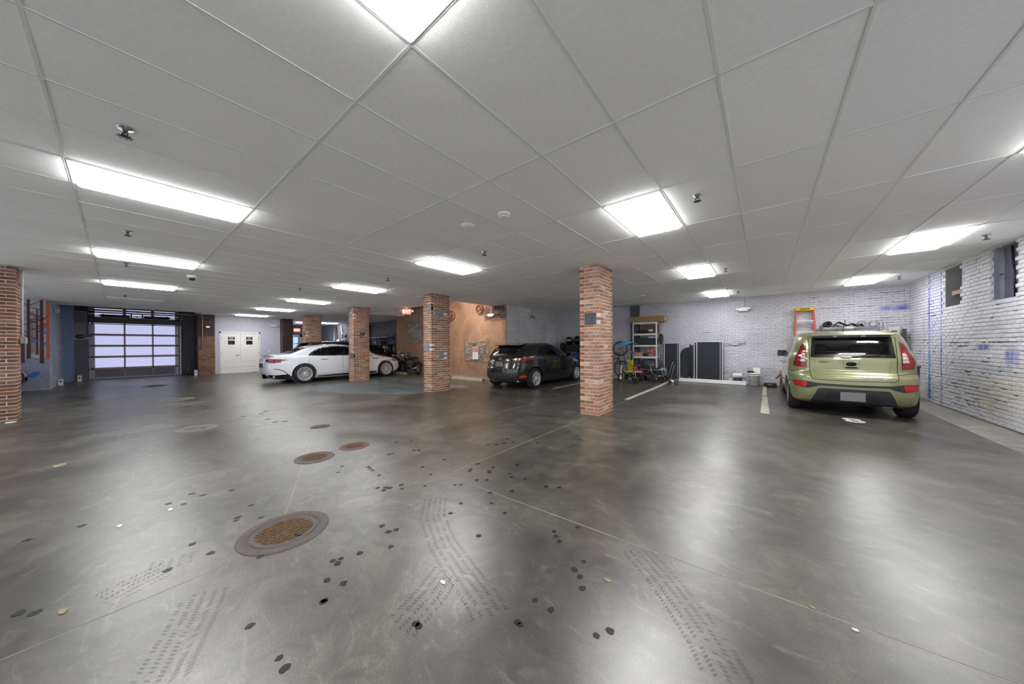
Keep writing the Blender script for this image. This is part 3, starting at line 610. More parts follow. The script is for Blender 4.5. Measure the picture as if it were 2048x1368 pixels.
def minus(r, h):
    x0, x1, y0, y1 = r; a0, a1, b0, b1 = h
    if x1 <= a0 or x0 >= a1 or y1 <= b0 or y0 >= b1: return [r]
    out = []
    if x0 < a0: out.append((x0, a0, y0, y1))
    if x1 > a1: out.append((a1, x1, y0, y1))
    m0, m1 = max(x0, a0), min(x1, a1)
    if y0 < b0: out.append((m0, m1, y0, b0))
    if y1 > b1: out.append((m0, m1, b1, y1))
    return out
HOLES = [(RX0, RX1, RY0, YS + .4), (-26, -7.66, YS + .3, 20) if False else (-15.2, XM, YS, YT + 1), (-21.5, XMU, Y0 - 1, -1.4), (-26, -15.2, 10.2, 20)]
tiles = []
for i in range(-41, 8):
    for j in range(-7, 11):
        if (i, j) in lightset: continue
        cell = (GX + i * TX, GX + (i + 1) * TX, GY + j * TY, GY + (j + 1) * TY)
        parts = []
        for R in regions():
            c = (max(cell[0], R[0]), min(cell[1], R[1]), max(cell[2], R[2]), min(cell[3], R[3]))
            if c[1] - c[0] > .02 and c[3] - c[2] > .02: parts.append(c)
        for h in HOLES: parts = [p for r in parts for p in minus(r, h)]
        tiles += [p for p in parts if p[1] - p[0] > .02 and p[3] - p[2] > .02]
def seen(t):
    x, y = (t[0] + t[1]) / 2, (t[2] + t[3]) / 2
    a = math.degrees(math.atan2(x, y)); d = math.hypot(x, y)
    return (0 if -99 < a < 23 and d > .8 else 1, d)
tiles.sort(key=seen)
tmesh = {}; rest = MB(); q = random.Random(4)
for k, (x0, x1, y0, y1) in enumerate(tiles):
    w, l = round(x1 - x0 - .006, 3), round(y1 - y0 - .006, 3)
    dz = q.uniform(0, .003) + (.009 if q.random() < .05 else 0); tilt = q.uniform(-.004, .004)
    if k < 298:
        if (w, l) not in tmesh: tmesh[w, l] = MB().box((0, 0, .008), (w, l, .016)).mesh('ceiling_tile', M_TILE)
        o = link('ceiling_tile', tmesh[w, l], ceiling, ((x0 + x1) / 2, (y0 + y1) / 2, CLG + .002 + dz)); o.rotation_euler = (tilt * .5, tilt * 1.5, 0)
    else: rest.box(((x0 + x1) / 2, (y0 + y1) / 2, CLG + .01 + dz), (w, l, .016))
tag(rest.build('tile_field', M_TILE, ceiling), kind='stuff')
gb = {}
def runner(x0, x1, y0, y1):
    key = (round(x1 - x0, 2), round(y1 - y0, 2))
    if key not in gb: gb[key] = MB().box((0, 0, 0), (x1 - x0, y1 - y0, .004)).mesh('grid_runner', M_GRID)
    link('grid_runner', gb[key], ceiling, ((x0 + x1) / 2, (y0 + y1) / 2, CLG + .0015))
def clip(r):
    parts = []
    for R in regions():
        c = (max(r[0], R[0]), min(r[1], R[1]), max(r[2], R[2]), min(r[3], R[3]))
        if c[1] - c[0] > .004 and c[3] - c[2] > .004: parts.append(c)
    for h in HOLES: parts = [p for s in parts for p in minus(s, h)]
    return parts
for i in range(-41, 9):
    for p in clip((GX + i * TX - .008, GX + i * TX + .008, Y0, YT)): runner(*p)
for j in range(-6, 11):
    for p in clip((-26, XR, GY + j * TY - .008, GY + j * TY + .008)): runner(*p)
MB().b2((-19.53, -1.4, CLG - .005), (-19.49, 2.3, CLG + .25)).build('edge_fascia', M_GRID, ceiling)
# wide white bulkhead strip along the left grid line
# ================================================================== troffer lights
def troffer(x, y, label, lit=True):
    t = thing('ceiling_light', label, 'light', (x, y, CLG), 0, 'panel lights in the ceiling grid')
    w, l = TX - .012, TY - .012
    mb = MB(); b = .028
    for sx in (-1, 1): mb.box((sx * (w - b) / 2, 0, .0), (b, l, .012))
    for sy in (-1, 1): mb.box((0, sy * (l - b) / 2, .0), (w - 2 * b, b, .012))
    mb.box((0, 0, .06), (w, l, .01)); mb.build('frame', M_WHITE, t, bevel=.002, seg=1)
    d = MB(); W, Lh, D0 = (w - 2 * b) / 2, (l - 2 * b) / 2, .04  # drop and glowing sides shaped to throw light onto the ceiling
    vs = [(sx * W, sy * Lh, z) for z in (.004, -D0 + .02) for sx, sy in ((-1, -1), (1, -1), (1, 1), (-1, 1))] + [(sx * (W - .02), sy * (Lh - .02), -D0) for sx, sy in ((-1, -1), (1, -1), (1, 1), (-1, 1))]
    d.m = 1; d.add(vs, [(i, (i + 1) % 4, 4 + (i + 1) % 4, 4 + i) for i in range(4)])
    d.m = 0; d.add(vs, [(4 + i, 4 + (i + 1) % 4, 8 + (i + 1) % 4, 8 + i) for i in range(4)] + [(8, 9, 10, 11), (3, 2, 1, 0)])
    u = mat('unlit_diffuser', '#d8d8d6', .4); d.build('diffuser', [M_LAMP, M_LAMPSIDE] if lit else [u, u], t)
    return t
for i, j, lab in LIGHTS: troffer(GX + (i + .5) * TX, GY + (j + .5) * TY, lab)
for i, j, lab in UNLIT: troffer(GX + (i + .5) * TX, GY + (j + .5) * TY, lab, False)
troffer(-22.6, 7.4, 'small far light behind the rear brick column')
troffer(-22.2, 8.35, 'far light between the two rear brick columns')
# ================================================================== ceiling fittings
def sprinkler(x, y, label):
    t = thing('sprinkler_head', label, 'sprinkler', (x, y, CLG), 0.6, 'fire sprinkler heads')
    MB().lathe([(.042, 0), (.04, -.006), (.016, -.012), (.013, -.03), (.0001, -.03)], n=20).build('escutcheon', M_STEEL, t)
    mb = MB(); mb.tube([(-.012, 0, -.028), (-.024, 0, -.045), (-.006, 0, -.062)], .004, 6); mb.tube([(.012, 0, -.028), (.024, 0, -.045), (.006, 0, -.062)], .004, 6); mb.build('frame_arm', M_DARK, t)
    mb = MB(); mb.cyl((0, 0, -.064), .03, .003, n=20)
    for k in range(8): mb.box((.034 * math.cos(k * PI / 4), .034 * math.sin(k * PI / 4), -.064), (.012, .007, .003), rz=k * PI / 4)
    mb.build('deflector', M_DARK, t)
    MB().tube([(0, 0, -.03), (0, 0, -.055)], .004, 6).build('bulb', mat('red_bulb', '#7a1d1a', .3), t)
for x, y, lab in ((-3.54, .03, 'nearest sprinkler head, above the longest left light'), (-6.63, .07, 'sprinkler head between the first two left lights'), (-9.13, .08, 'sprinkler just past the middle left light'), (-14.66, .1, 'sprinkler above the garage door unlit panel'),
                  (-.54, 3.75, 'sprinkler head beside the largest ceiling panel'), (-.61, 7.72, 'sprinkler beside the second ceiling panel'), (-.59, 11.25, 'sprinkler by the smallest ceiling panel near the back wall'), (-3.6, 3.74, 'sprinkler right of the nearest middle row light'),
                  (-6.69, 3.79, 'sprinkler between the two nearest middle row lights'), (2.51, 7.77, 'sprinkler close above the right wall openings'), (2.46, 11.26, 'sprinkler near the right back corner'), (-9.57, 2.96, 'sprinkler before the second middle row light')): sprinkler(x, y, lab)
M_IVORY = mat('ivory_plastic', '#e3e2dc', .4)
t = thing('smoke_detector', 'round white smoke detector left of the largest panel', 'smoke detector', (-2.39, 2.82, CLG))
MB().lathe([(.075, 0), (.075, -.012), (.062, -.02), (.058, -.036), (.03, -.046), (.0001, -.047)], n=28).build('body', M_IVORY, t)
MB().lathe([(.06, -.022), (.061, -.03), (.0001, -.03)], n=28).build('vent_ring', M_DARK, t)
t = thing('blank_cover', 'flat round cover plate beside the smoke detector', 'cover plate', (-2.99, 2.8, CLG))
MB().lathe([(.09, 0), (.088, -.007), (.0001, -.008)], n=32).build('plate', M_TILE, t)
MB().cyl((0, 0, -.009), .004, .003, n=8).build('screw', M_STEEL, t)
for x, y, lab in ((-2.94, 10.06, 'white dome detector in front of the shelf unit'), (-17.15, 7.27, 'white dome detector behind the left pale column')):
    t = thing('smoke_detector', lab, 'smoke detector', (x, y, CLG))
    MB().lathe([(.08, 0), (.08, -.02), (.06, -.045), (.0001, -.055)], n=24).build('body', M_IVORY, t)
    MB().lathe([(.081, -.008), (.081, -.013), (.07, -.013)], n=24).build('vent_ring', M_DARK, t)
t = thing('security_camera', 'white dome security camera beside the last left light', 'camera', (-9.65, .97, CLG))
MB().lathe([(.085, 0), (.085, -.055), (.07, -.06), (.0001, -.06)], n=28).build('housing', M_WHITE, t)
MB().lathe([(.058, -.058), (.055, -.085), (.035, -.105), (.0001, -.112)], n=24).build('dome', mat('smoked_dome', '#24262b', .08, coat=.5), t)
# ================================================================== brick columns
def column(label, x0, x1, y0, y1, faces, seed, plaques=(), keep=290, bm_=None):
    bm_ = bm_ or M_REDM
    """bonded brick column: faces lists the two sides in view, e.g. '-y+x'"""
    t = thing('brick_column', label, 'column', ((x0 + x1) / 2, (y0 + y1) / 2, 0)); tag(t, kind='thing', group='brick columns')
    ox, oy = (x0 + x1) / 2, (y0 + y1) / 2; hx, hy = (x1 - x0) / 2, (y1 - y0) / 2
    core = MB(); core.b2((-hx + .005, -hy + .005, 0), (hx - .005, hy - .005, CLG - .004)); core.build('mortar_core', M_MORT, t)
    q = random.Random(seed); rows = 43; h = (CLG - .01) / rows; J = .01; L = .203; D = .098
    vis, hid = [], MB(); var = {}
    def put(face, a, l, r):
        z = .006 + r * h + J / 2; hh = h - J
        (vis if face in faces else None)
        for fc, zz0, zz1, a0, a1 in plaques:
            if fc == face and zz0 < z + hh / 2 < zz1 and a0 - .01 < a + l / 2 < a1 + .01: return
        if face in faces: vis.append((face, a, l, z, hh))
        else:
            lo, hi = place(face, a, l, D); hid.b2((lo[0], lo[1], z), (hi[0], hi[1], z + hh))
    def place(face, a, l, d):
        if face == '-y': return (a, -hy), (a + l, -hy + d)
        if face == '+y': return (a, hy - d), (a + l, hy)
        if face == '-x': return (-hx, a), (-hx + d, a + l)
        return (hx - d, a), (hx, a + l)
    for r in range(rows):
        full = r % 2 == 0
        for face, half in (('-y', hx), ('+y', hx), ('-x', hy), ('+x', hy)):
            isx = face in ('-y', '+y'); own = full == isx
            a, e = (-half, half) if own else (-half + D + J, half - D - J)
            n = max(1, round((e - a) / L)); l = (e - a) / n
            cuts = [a + k * l for k in range(n + 1)]
            for c0, c1 in zip(cuts, cuts[1:]): put(face, c0 + (J / 2 if c0 > a + .001 else 0), c1 - c0 - (J / 2 if c0 > a + .001 else 0) - (J / 2 if c1 < e - .001 else 0), r)
    for k, (face, a, l, z, hh) in enumerate(vis):
        key = (face, round(l, 2), q.randrange(3))
        if key not in var:
            lo, hi = place(face, 0, l, D); mb = MB(); p = random.Random(str(key)); e = .004
            vs = []
            cx, cy = (lo[0] + hi[0]) / 2, (lo[1] + hi[1]) / 2; wx, wy = (hi[0] - lo[0]) / 2, (hi[1] - lo[1]) / 2
            for zz, ins in ((0, e), (e, 0), (hh - e, 0), (hh, e)):
                for sx, sy in ((-1, -1), (1, -1), (1, 1), (-1, 1)): vs.append((cx + sx * (wx - ins) + p.uniform(-.0025, .0025), cy + sy * (wy - ins) + p.uniform(-.0025, .0025), zz))
            mb.add(vs, [(3, 2, 1, 0), (12, 13, 14, 15)] + [(i * 4 + j, i * 4 + (j + 1) % 4, i * 4 + 4 + (j + 1) % 4, i * 4 + 4 + j) for i in range(3) for j in range(4)])
            var[key] = mb.mesh('brick', bm_)
        out = q.uniform(-.003, .003)
        o = bpy.data.objects.new('brick', var[key]); COL.objects.link(o); o.parent = t
        o.location = (a, out, z) if face in ('-y', '+y') else (out, a, z)
    if hid.v: tag(hid.build('rear_bricks', mat('hidden_brick', '#8a5a47', .85, var=.2), t), kind='stuff')
    for fc, z0, z1, a0, a1 in plaques:
        m = M_SLATE if (z1 - z0) > .17 and fc in '-y' and x1 > -3 else M_STONE
        lo, hi = place(fc, a0, a1 - a0, .09); p_ = {'-y': (0, -.007), '+y': (0, .007), '-x': (-.007, 0), '+x': (.007, 0)}[fc]; lo, hi = (lo[0] + p_[0], lo[1] + p_[1]), (hi[0] + p_[0], hi[1] + p_[1]); mb = MB(); mb.b2((lo[0], lo[1], z0), (hi[0], hi[1], z1)); mb.build('stone_plaque', M_SLATE if x1 > -3 else q.choice([M_STONE, M_SLATE, M_STONE]), t, bevel=.012)
    return t
cmain = column('pale brick column with one slate stone, nearest the camera', -2.845, -2.455, 5.64, 6.34, ('-y', '+x'), 1, [('-y', 1.74, 1.96, -.09, .15)], bm_=M_RED)
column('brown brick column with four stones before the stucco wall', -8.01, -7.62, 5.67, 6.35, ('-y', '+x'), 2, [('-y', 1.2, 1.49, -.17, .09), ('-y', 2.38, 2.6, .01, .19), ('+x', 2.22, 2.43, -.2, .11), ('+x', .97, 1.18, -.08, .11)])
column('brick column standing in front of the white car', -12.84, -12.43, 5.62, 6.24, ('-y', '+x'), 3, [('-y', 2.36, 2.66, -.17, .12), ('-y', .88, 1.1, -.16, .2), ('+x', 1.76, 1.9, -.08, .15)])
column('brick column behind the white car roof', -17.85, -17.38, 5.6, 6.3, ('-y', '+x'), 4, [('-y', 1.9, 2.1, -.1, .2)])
cl = column('shade-toned red brick column at the left edge, seen up close', -11.5, -11.05, -1.95, -1.22, ('+x', '+y'), 5, bm_=M_REDSHADE)
t = thing('conduit', 'white conduit strapped to the left edge column', 'pipe', (-11.4, -1.19, 0))
MB().tube([(0, 0, 1.55), (0, 0, 2.8), (-.06, 0, CLG - .01)], .014, 8).build('pipe', M_WHITE, t)
for z in (1.8, 2.3): MB().box((0, -.006, z), (.06, .012, .02)).build('strap', M_GALV, t)
MB().box((0, .01, 1.5), (.16, .07, .12)).build('junction_box', mat('grey_box', '#9fa1a0', .5), t, bevel=.008)
# dark brick piers
def pier(label, x0, x1, y0, y1, upper, seed):
    t = thing('brick_pier', label, 'pier', ((x0 + x1) / 2, (y0 + y1) / 2, 0)); tag(t, kind='thing')
    hx, hy = (x1 - x0) / 2, (y1 - y0) / 2
    MB().b2((-hx, -hy + .008, .02), (hx - .008, hy - .008, CLG - .004)).build('mortar_core', mat('dark_mortar', '#77695f', .9), t)
    q = random.Random(seed); h = (CLG - .03) / 43; var = {}
    for r in range(43):
        z = .025 + r * h; n = 3 if r % 2 else 4; y = -hy
        ws_ = [.203] * 2 if r % 2 else [.1, .203]
        k = 0
        while y < hy - .02:
            l = min((.1 if (r % 2 == 0 and k == 0) else .203), hy - y); k += 1
            if l > .03:
                dk = z > upper or (upper > 9 and False); key = (round(l, 2), dk)
                if key not in var: var[key] = MB().b2((hx - .09, 0, 0), (hx, l - .01, h - .01)).mesh('brick', M_DKBRICK if dk else M_PIER)
                o = link('brick', var[key], t, (q.uniform(-.004, .004), y, z))
            y += l
    return t
M_PIER = mat('pier_brick', '#86604f', .85, var=.15, scale=30, objvar=.3)
pier('brick pier between the garage door and white doors', -20.88, -20.62, 2.26, 2.84, 1.85, 1)
pier('dark brown brick pier behind the white car boot', -21.1, -20.6, 5.54, 6.02, -1, 2)
# ================================================================== cars
def pchip(xs, ys, x):
    xs = np.array(xs, float); ys = np.array(ys, float); h = np.diff(xs); d = np.diff(ys) / h
    m = np.zeros(len(xs)); m[0], m[-1] = d[0], d[-1]
    for i in range(1, len(xs) - 1):
        if d[i - 1] * d[i] > 0:
            w1, w2 = 2 * h[i] + h[i - 1], h[i] + 2 * h[i - 1]; m[i] = (w1 + w2) / (w1 / d[i - 1] + w2 / d[i])
    x = min(max(x, xs[0]), xs[-1]); i = min(len(xs) - 2, max(0, int(np.searchsorted(xs, x) - 1))); t = (x - xs[i]) / h[i]
    return float((2 * t**3 - 3 * t**2 + 1) * ys[i] + (t**3 - 2 * t**2 + t) * h[i] * m[i] + (-2 * t**3 + 3 * t**2) * ys[i + 1] + (t**3 - t**2) * h[i] * m[i + 1])
def inpoly(p, poly):
    x, y = p; c = False; n = len(poly)
    for i in range(n):
        (x0, y0), (x1, y1) = poly[i], poly[i - 1]
        if (y0 > y) != (y1 > y) and x < (x1 - x0) * (y - y0) / (y1 - y0) + x0: c = not c
    return c
def edgedist(p, poly):
    P = Vector(p); best = 9
    for i in range(len(poly)):
        a, b = Vector(poly[i - 1]), Vector(poly[i]); d = b - a; L = d.length_squared
        t = min(1, max(0, (P - a).dot(d) / L)) if L > 1e-12 else 0
        best = min(best, (P - a - d * t).length)
    return best
def clipcell(poly, x0, x1, y0, y1):
    def cut(P, ax, v, sg):
        out = []
        for i in range(len(P)):
            a, b = P[i - 1], P[i]; da, db = sg * (a[ax] - v), sg * (b[ax] - v)
            if da * db < 0:
                t = da / (da - db); out.append((a[0] + (b[0] - a[0]) * t, a[1] + (b[1] - a[1]) * t))
            if db >= 0: out.append(b)
        return out
    for ax, v, sg in ((0, x0, 1), (0, x1, -1), (1, y0, 1), (1, y1, -1)):
        poly = cut(poly, ax, v, sg)
        if len(poly) < 3: return []
    return poly
def smooth_poly(pts, k=6, closed=True):
    """Catmull-Rom through the points"""
    n = len(pts); out = []
    for i in range(n if closed else n - 1):
        p0, p1, p2, p3 = (Vector(pts[(i + o) % n] if closed else pts[min(max(i + o, 0), n - 1)]) for o in (-1, 0, 1, 2))
        for j in range(k):
            t = j / k; out.append(tuple(0.5 * ((2 * p1) + (p2 - p0) * t + (2 * p0 - 5 * p1 + 4 * p2 - p3) * t * t + (3 * p1 - p0 - 3 * p2 + p3) * t**3)))
    if not closed: out.append(tuple(pts[-1]))
    return out
class Car:
    def __init__(s, root, keys, roof):
        s.root = root; K = list(zip(*keys)); s.z = K[0]; s.K = K; s.roof = roof
    def f(s, z):
        return [pchip(s.z, s.K[i], z) for i in range(1, 6)]           # yr, yf, w, nr, nf
    def side(s, y, z):
        yr, yf, w, nr, nf = s.f(z); yc, a = (yr + yf) / 2, (yf - yr) / 2; n = nr if y < yc else nf
        return w * max(0.0, 1 - min(1, abs((y - yc) / a))**n)**(1 / n)
    def end(s, x, z, front):
        yr, yf, w, nr, nf = s.f(z); yc, a = (yr + yf) / 2, (yf - yr) / 2; n = nf if front else nr
        return yc + (1 if front else -1) * a * max(0.0, 1 - min(0.9999, abs(x / w))**n)**(1 / n)
    def F(s, p):
        yr, yf, w, nr, nf = s.f(p[2]); yc, a = (yr + yf) / 2, (yf - yr) / 2; n = nr if p[1] < yc else nf
        return (abs(p[0] / w)**n + abs((p[1] - yc) / a)**n)
    def onto(s, kind, u, v, off):
        if kind in ('L', 'R'): sg = 1 if kind == 'R' else -1; p = Vector((sg * s.side(u, v), u, v))
        else: p = Vector((u, s.end(u, v, kind == 'F'), v))
        e = 0.004; q = [p.copy() for _ in range(6)]
        g = Vector([s.F(p + Vector([e if k == i else 0 for k in range(3)])) - s.F(p - Vector([e if k == i else 0 for k in range(3)])) for i in range(3)])
        if g.length < 1e-9: g = Vector((0, 0, 1))
        return p + g.normalized() * off, g.normalized()
    def outline(s, z, N):
        yr, yf, w, nr, nf = s.f(z); yc, a = (yr + yf) / 2, (yf - yr) / 2; P = []
        for k in range(161):
            t = PI * k / 160
            n = nr if t < PI / 2 else nf
            P.append((w * abs(math.sin(t))**(2 / n), yc - a * math.copysign(abs(math.cos(t))**(2 / n), math.cos(t))))
        P = np.array(P); d = np.concatenate([[0], np.cumsum(np.hypot(*np.diff(P, axis=0).T))]); u = np.linspace(0, d[-1], N + 1)
        return np.stack([np.interp(u, d, P[:, 0]), np.interp(u, d, P[:, 1])], 1)
    def body(s, paint, wells, windows, N=84, lining=None):
        zs = [s.z[0]]
        while zs[-1] < s.z[-1] - 1e-4: zs.append(min(s.z[-1], zs[-1] + (0.026 if zs[-1] < s.z[-1] - .13 else .011)))
        vs = []; fs = []; M = 2 * N
        for z in zs:
            o = s.outline(z, N); loop = [(x, y, z) for x, y in o] + [(-x, y, z) for x, y in o[-2:0:-1]]; vs += loop
        for i in range(len(zs) - 1):
            for j in range(M): fs.append((i * M + j, i * M + (j + 1) % M, (i + 1) * M + (j + 1) % M, (i + 1) * M + j))
        top = (len(zs) - 1) * M; o = s.outline(zs[-1], N); c = len(vs); vs.append((0, float(o[:, 1].mean()), zs[-1] + .004))
        fs += [(top + j, top + (j + 1) % M, c) for j in range(M)]; fs.append(tuple(range(M))[::-1])
        mb = MB(); mb.add(vs, fs, smooth=True); me = mb.mesh('body', paint)
        ob = bpy.data.objects.new('tmp', me); COL.objects.link(ob)
        cut = MB()
        for y, z, r in wells:
            for sg in (-1, 1): cut.cyl((sg * 1.0, y, z), r, 0.84, 'X', 40)
        co = bpy.data.objects.new('tmpc', cut.mesh('c', M_BLACK)); COL.objects.link(co)
        md = ob.modifiers.new('b', 'BOOLEAN'); md.operation = 'DIFFERENCE'; md.object = co; md.solver = 'EXACT'
        bpy.context.view_layer.update()
        me2 = bpy.data.meshes.new_from_object(ob.evaluated_get(bpy.context.evaluated_depsgraph_get()))
        for x in (ob, co): COL.objects.unlink(x); bpy.data.objects.remove(x)
        bm = bmesh.new(); bm.from_mesh(me2); kill = []
        for f in bm.faces:
            p = f.calc_center_median()
            for kind, poly in windows:
                if kind == 'S' and abs(p.x) > .3 and abs(f.normal.x) > .35: uv = (p.y, p.z)
                elif kind == 'B' and p.y < 0 and f.normal.y < -.2: uv = (p.x, p.z)
                elif kind == 'F' and p.y > 0 and f.normal.y > .2 and f.normal.z > .2: uv = (p.x, p.z)
                else: continue
                if inpoly(uv, poly) and edgedist(uv, poly) > .03: kill.append(f); break
        bmesh.ops.delete(bm, geom=kill, context='FACES')
        bm.to_mesh(me2)
        me2.materials.clear(); me2.materials.append(paint); me2.name = 'body'
        for p in me2.polygons: p.use_smooth = True; p.material_index = 0
        me2.set_sharp_from_angle(angle=math.radians(50)); b = link('body', me2, s.root)
        bmesh.ops.recalc_face_normals(bm, faces=bm.faces)
        for v in bm.verts: v.co += -v.normal * .03 if v.co.z > .3 else Vector((0, 0, .02))
        bmesh.ops.delete(bm, geom=[f for f in bm.faces if f.calc_center_median().z < .42], context='FACES')
        ml = bpy.data.meshes.new('cabin_lining'); bm.to_mesh(ml); bm.free(); ml.materials.clear(); ml.materials.append(lining or M_CABIN)
        for p in ml.polygons: p.material_index = 0
        link('cabin_lining', ml, s.root)
        return b
    def piece(s, name, kind, poly, m, off=.004, th=.012, cell=.04, filt=None, parent=None, smooth=True):
        bm = bmesh.new(); us = [p[0] for p in poly]; zs = [p[1] for p in poly]; lo = (min(us), min(zs)); vmap = {}
        nu, nz = int((max(us) - lo[0]) / cell) + 1, int((max(zs) - lo[1]) / cell) + 1
        for i in range(nu):
            for j in range(nz):
                x0, y0 = lo[0] + i * cell, lo[1] + j * cell
                if filt and not filt((x0 + cell / 2, y0 + cell / 2)): continue
                c = clipcell(poly, x0, x0 + cell, y0, y0 + cell); ids = []
                for p in c:
                    k = (round(p[0], 4), round(p[1], 4))
                    if k not in vmap: vmap[k] = bm.verts.new(s.onto(kind, p[0], p[1], off)[0])
                    if not ids or (vmap[k] is not ids[-1] and vmap[k] is not ids[0]): ids.append(vmap[k])
                if len(ids) >= 3 and len(set(ids)) == len(ids):
                    try: bm.faces.new(ids)
                    except ValueError: pass
        bmesh.ops.remove_doubles(bm, verts=bm.verts, dist=2e-4)
        bmesh.ops.recalc_face_normals(bm, faces=bm.faces)
        # turn outwards, then give the piece its thickness
        want = {'L': Vector((-1, 0, 0)), 'R': Vector((1, 0, 0)), 'B': Vector((0, -1, 0)), 'F': Vector((0, 1, .3))}[kind]
        for f in bm.faces:
            if f.normal.dot(want) < 0: f.normal_flip()
        edges = [e for e in bm.edges if len(e.link_faces) == 1]
        r = bmesh.ops.extrude_edge_only(bm, edges=edges)
        new = [g for g in r['geom'] if isinstance(g, bmesh.types.BMVert)]
        for v in new: v.co -= want * th
        for f in bm.faces: f.smooth = smooth
        me = bpy.data.meshes.new(name); bm.to_mesh(me); bm.free(); me.materials.append(m); me.set_sharp_from_angle(angle=math.radians(40))
        return link(name, me, parent or s.root)
    def stroke(s, name, kind, path, width, m, off=.003, parent=None):
        mb = MB(); P0 = [Vector(p) for p in path]; P = [P0[0]]; vs = []
        for a, b in zip(P0, P0[1:]):
            n = max(1, int((b - a).length / .035)); P += [a.lerp(b, (i + 1) / n) for i in range(n)]
        k = len(P)
        for i in range(k):
            t = (P[min(i + 1, k - 1)] - P[max(i - 1, 0)]).normalized(); nn = Vector((-t.y, t.x)) * width / 2
            for sg in (-1, 1):
                q = P[i] + nn * sg; vs.append(s.onto(kind, q.x, q.y, off)[0])
        mb.add(vs, [(2 * i, 2 * i + 1, 2 * i + 3, 2 * i + 2) for i in range(k - 1)], smooth=True); return mb.build(name, m, parent or s.root)
    def window(s, kind, poly, glassm, trimm, cell=.03, rim=.04, name='window_glass'):
        t = s.piece('window_trim', kind, poly, trimm, .003, .02, cell, lambda c: edgedist(c, poly) < rim or not inpoly(c, poly))
        return s.piece(name, kind, poly, glassm, .002, .002, cell, lambda c: edgedist(c, poly) >= rim and inpoly(c, poly), parent=t)
M_CABIN = mat('dark_cabin_cloth', '#1c1d20', .8)
M_GLASSD = glass('dark_tinted_glass', '#59605f', .55)
M_GLASSL = glass('green_tinted_glass', '#e2efe9', .04)
M_GLASSM = glass('grey_tinted_glass', '#b9c4c9', .2)
M_TRIM = mat('black_window_frit', '#0c0d0f', .25, coat=.3)
M_RIM = mat('silver_alloy', '#cfd2d6', .35, .5)
M_LENSR = mat('red_lamp_lens', '#8c0d19', .15, coat=.6, var=.1, scale=60)
M_LENSRD = mat('deep_red_lamp_lens', '#6d0c18', .15, coat=.6)
M_LENSC = mat('clear_lamp_lens', '#cfc6c4', .12, .3, coat=.6)
M_PLATE = mat('blank_plate', '#6f716f', .55, var=.05, scale=4)
M_CHROME = mat('chrome', '#d4d6d8', .12, 1.0)
M_BUMP = mat('grey_black_plastic', '#2c2f35', .5, var=.06, scale=20)
M_SEAM = mat('panel_gap', '#0b0b0c', .6)
M_DISC = mat('brake_disc', '#5a5c60', .4, .8)
def wheel(root, x, y, R, wd, style, rimm, r_rim=None):
    sg = 1 if x > 0 else -1; rr = r_rim or R * .66
    t = MB(); h = wd / 2
    t.lathe([(rr, -h * .85), (rr + .02, -h), (R - .035, -h), (R - .008, -h * .82), (R, -h * .6), (R, h * .6), (R - .008, h * .82), (R - .035, h), (rr + .02, h), (rr, h * .85), (rr - .012, h * .8), (rr - .012, -h * .8)], axis='X', n=40, closed=True)
    tr = t.build('wheel', M_RUBBER, root, (x, y, R))
    m = MB(); e = sg * h
    m.lathe([(rr + .004, e * .9), (rr - .012, e * .96), (rr - .022, e * .8), (rr - .02, -e * .6)], axis='X', n=40)
    m.lathe([(.0001, e * .86), (.03, e * .86), (.062, e * .74), (.062, e * .3)], axis='X', n=24)
    def spoke(a, w0, w1, r0=.04, r1=None, twist=0.0, d0=.74, d1=.86):
        r1 = r1 or rr - .01; c0 = Vector((0, math.cos(a), math.sin(a))); c1 = Vector((0, math.cos(a + twist), math.sin(a + twist)))
        t0 = Vector((0, -c0.z, c0.y)); t1 = Vector((0, -c1.z, c1.y)); vs = []
        for c, tt, r, w, d in ((c0, t0, r0, w0, d0), (c1, t1, r1, w1, d1)):
            for s2 in (-1, 1):
                for xx in (e * d, e * (d - .3)): p = c * r + tt * (w / 2 * s2); vs.append((xx, p.y, p.z))
        m.add(vs, [(0, 1, 3, 2), (4, 6, 7, 5), (0, 4, 5, 1), (2, 3, 7, 6), (0, 2, 6, 4), (1, 5, 7, 3)])
    if style == 'twin':
        for k in range(5):
            for o in (-.2, .2): spoke(2 * PI * k / 5 + o * .6, .03, .035, twist=o * .9)
    elif style == 'mesh':
        for k in range(10):
            a = 2 * PI * k / 10
            spoke(a, .02, .02, r1=rr * .55)
            for o in (-.17, .17): spoke(a, .018, .02, r0=rr * .5, twist=o)
            spoke(a + PI / 10, .012, .015, r0=.05)
    else:
        for k in range(5): spoke(2 * PI * k / 5, .07, .05)
    m.build('rim', rimm, tr)
    MB().lathe([(.0001, e * .2), (rr - .03, e * .2), (rr - .03, -e * .1), (.0001, -e * .1)], axis='X', n=28).build('brake_disc', M_DISC, tr)
    return tr
def seats(root, ys, zf, w=.5, belt=1.0, cloth=None):
    c = cloth or mat('seat_cloth', '#2a2b2f', .85)
    for y, xs in ys:
        for x in xs:
            mb = MB(); ww = w if len(xs) > 1 else 1.25
            mb.box((x, y, zf + .1), (ww, .5, .2)); mb.box((x, y - .27, zf + .42), (ww, .13, .6), rx=-.18, taper=.86); s = mb.build('seat', c, root, bevel=.05, seg=3)
            hs = (0,) if len(xs) > 1 else (-.38, .38)
            for hx in hs: MB().box((x + hx, y - .34, zf + .82), (.26, .09, .18)).build('headrest', c, s, bevel=.035, seg=3)
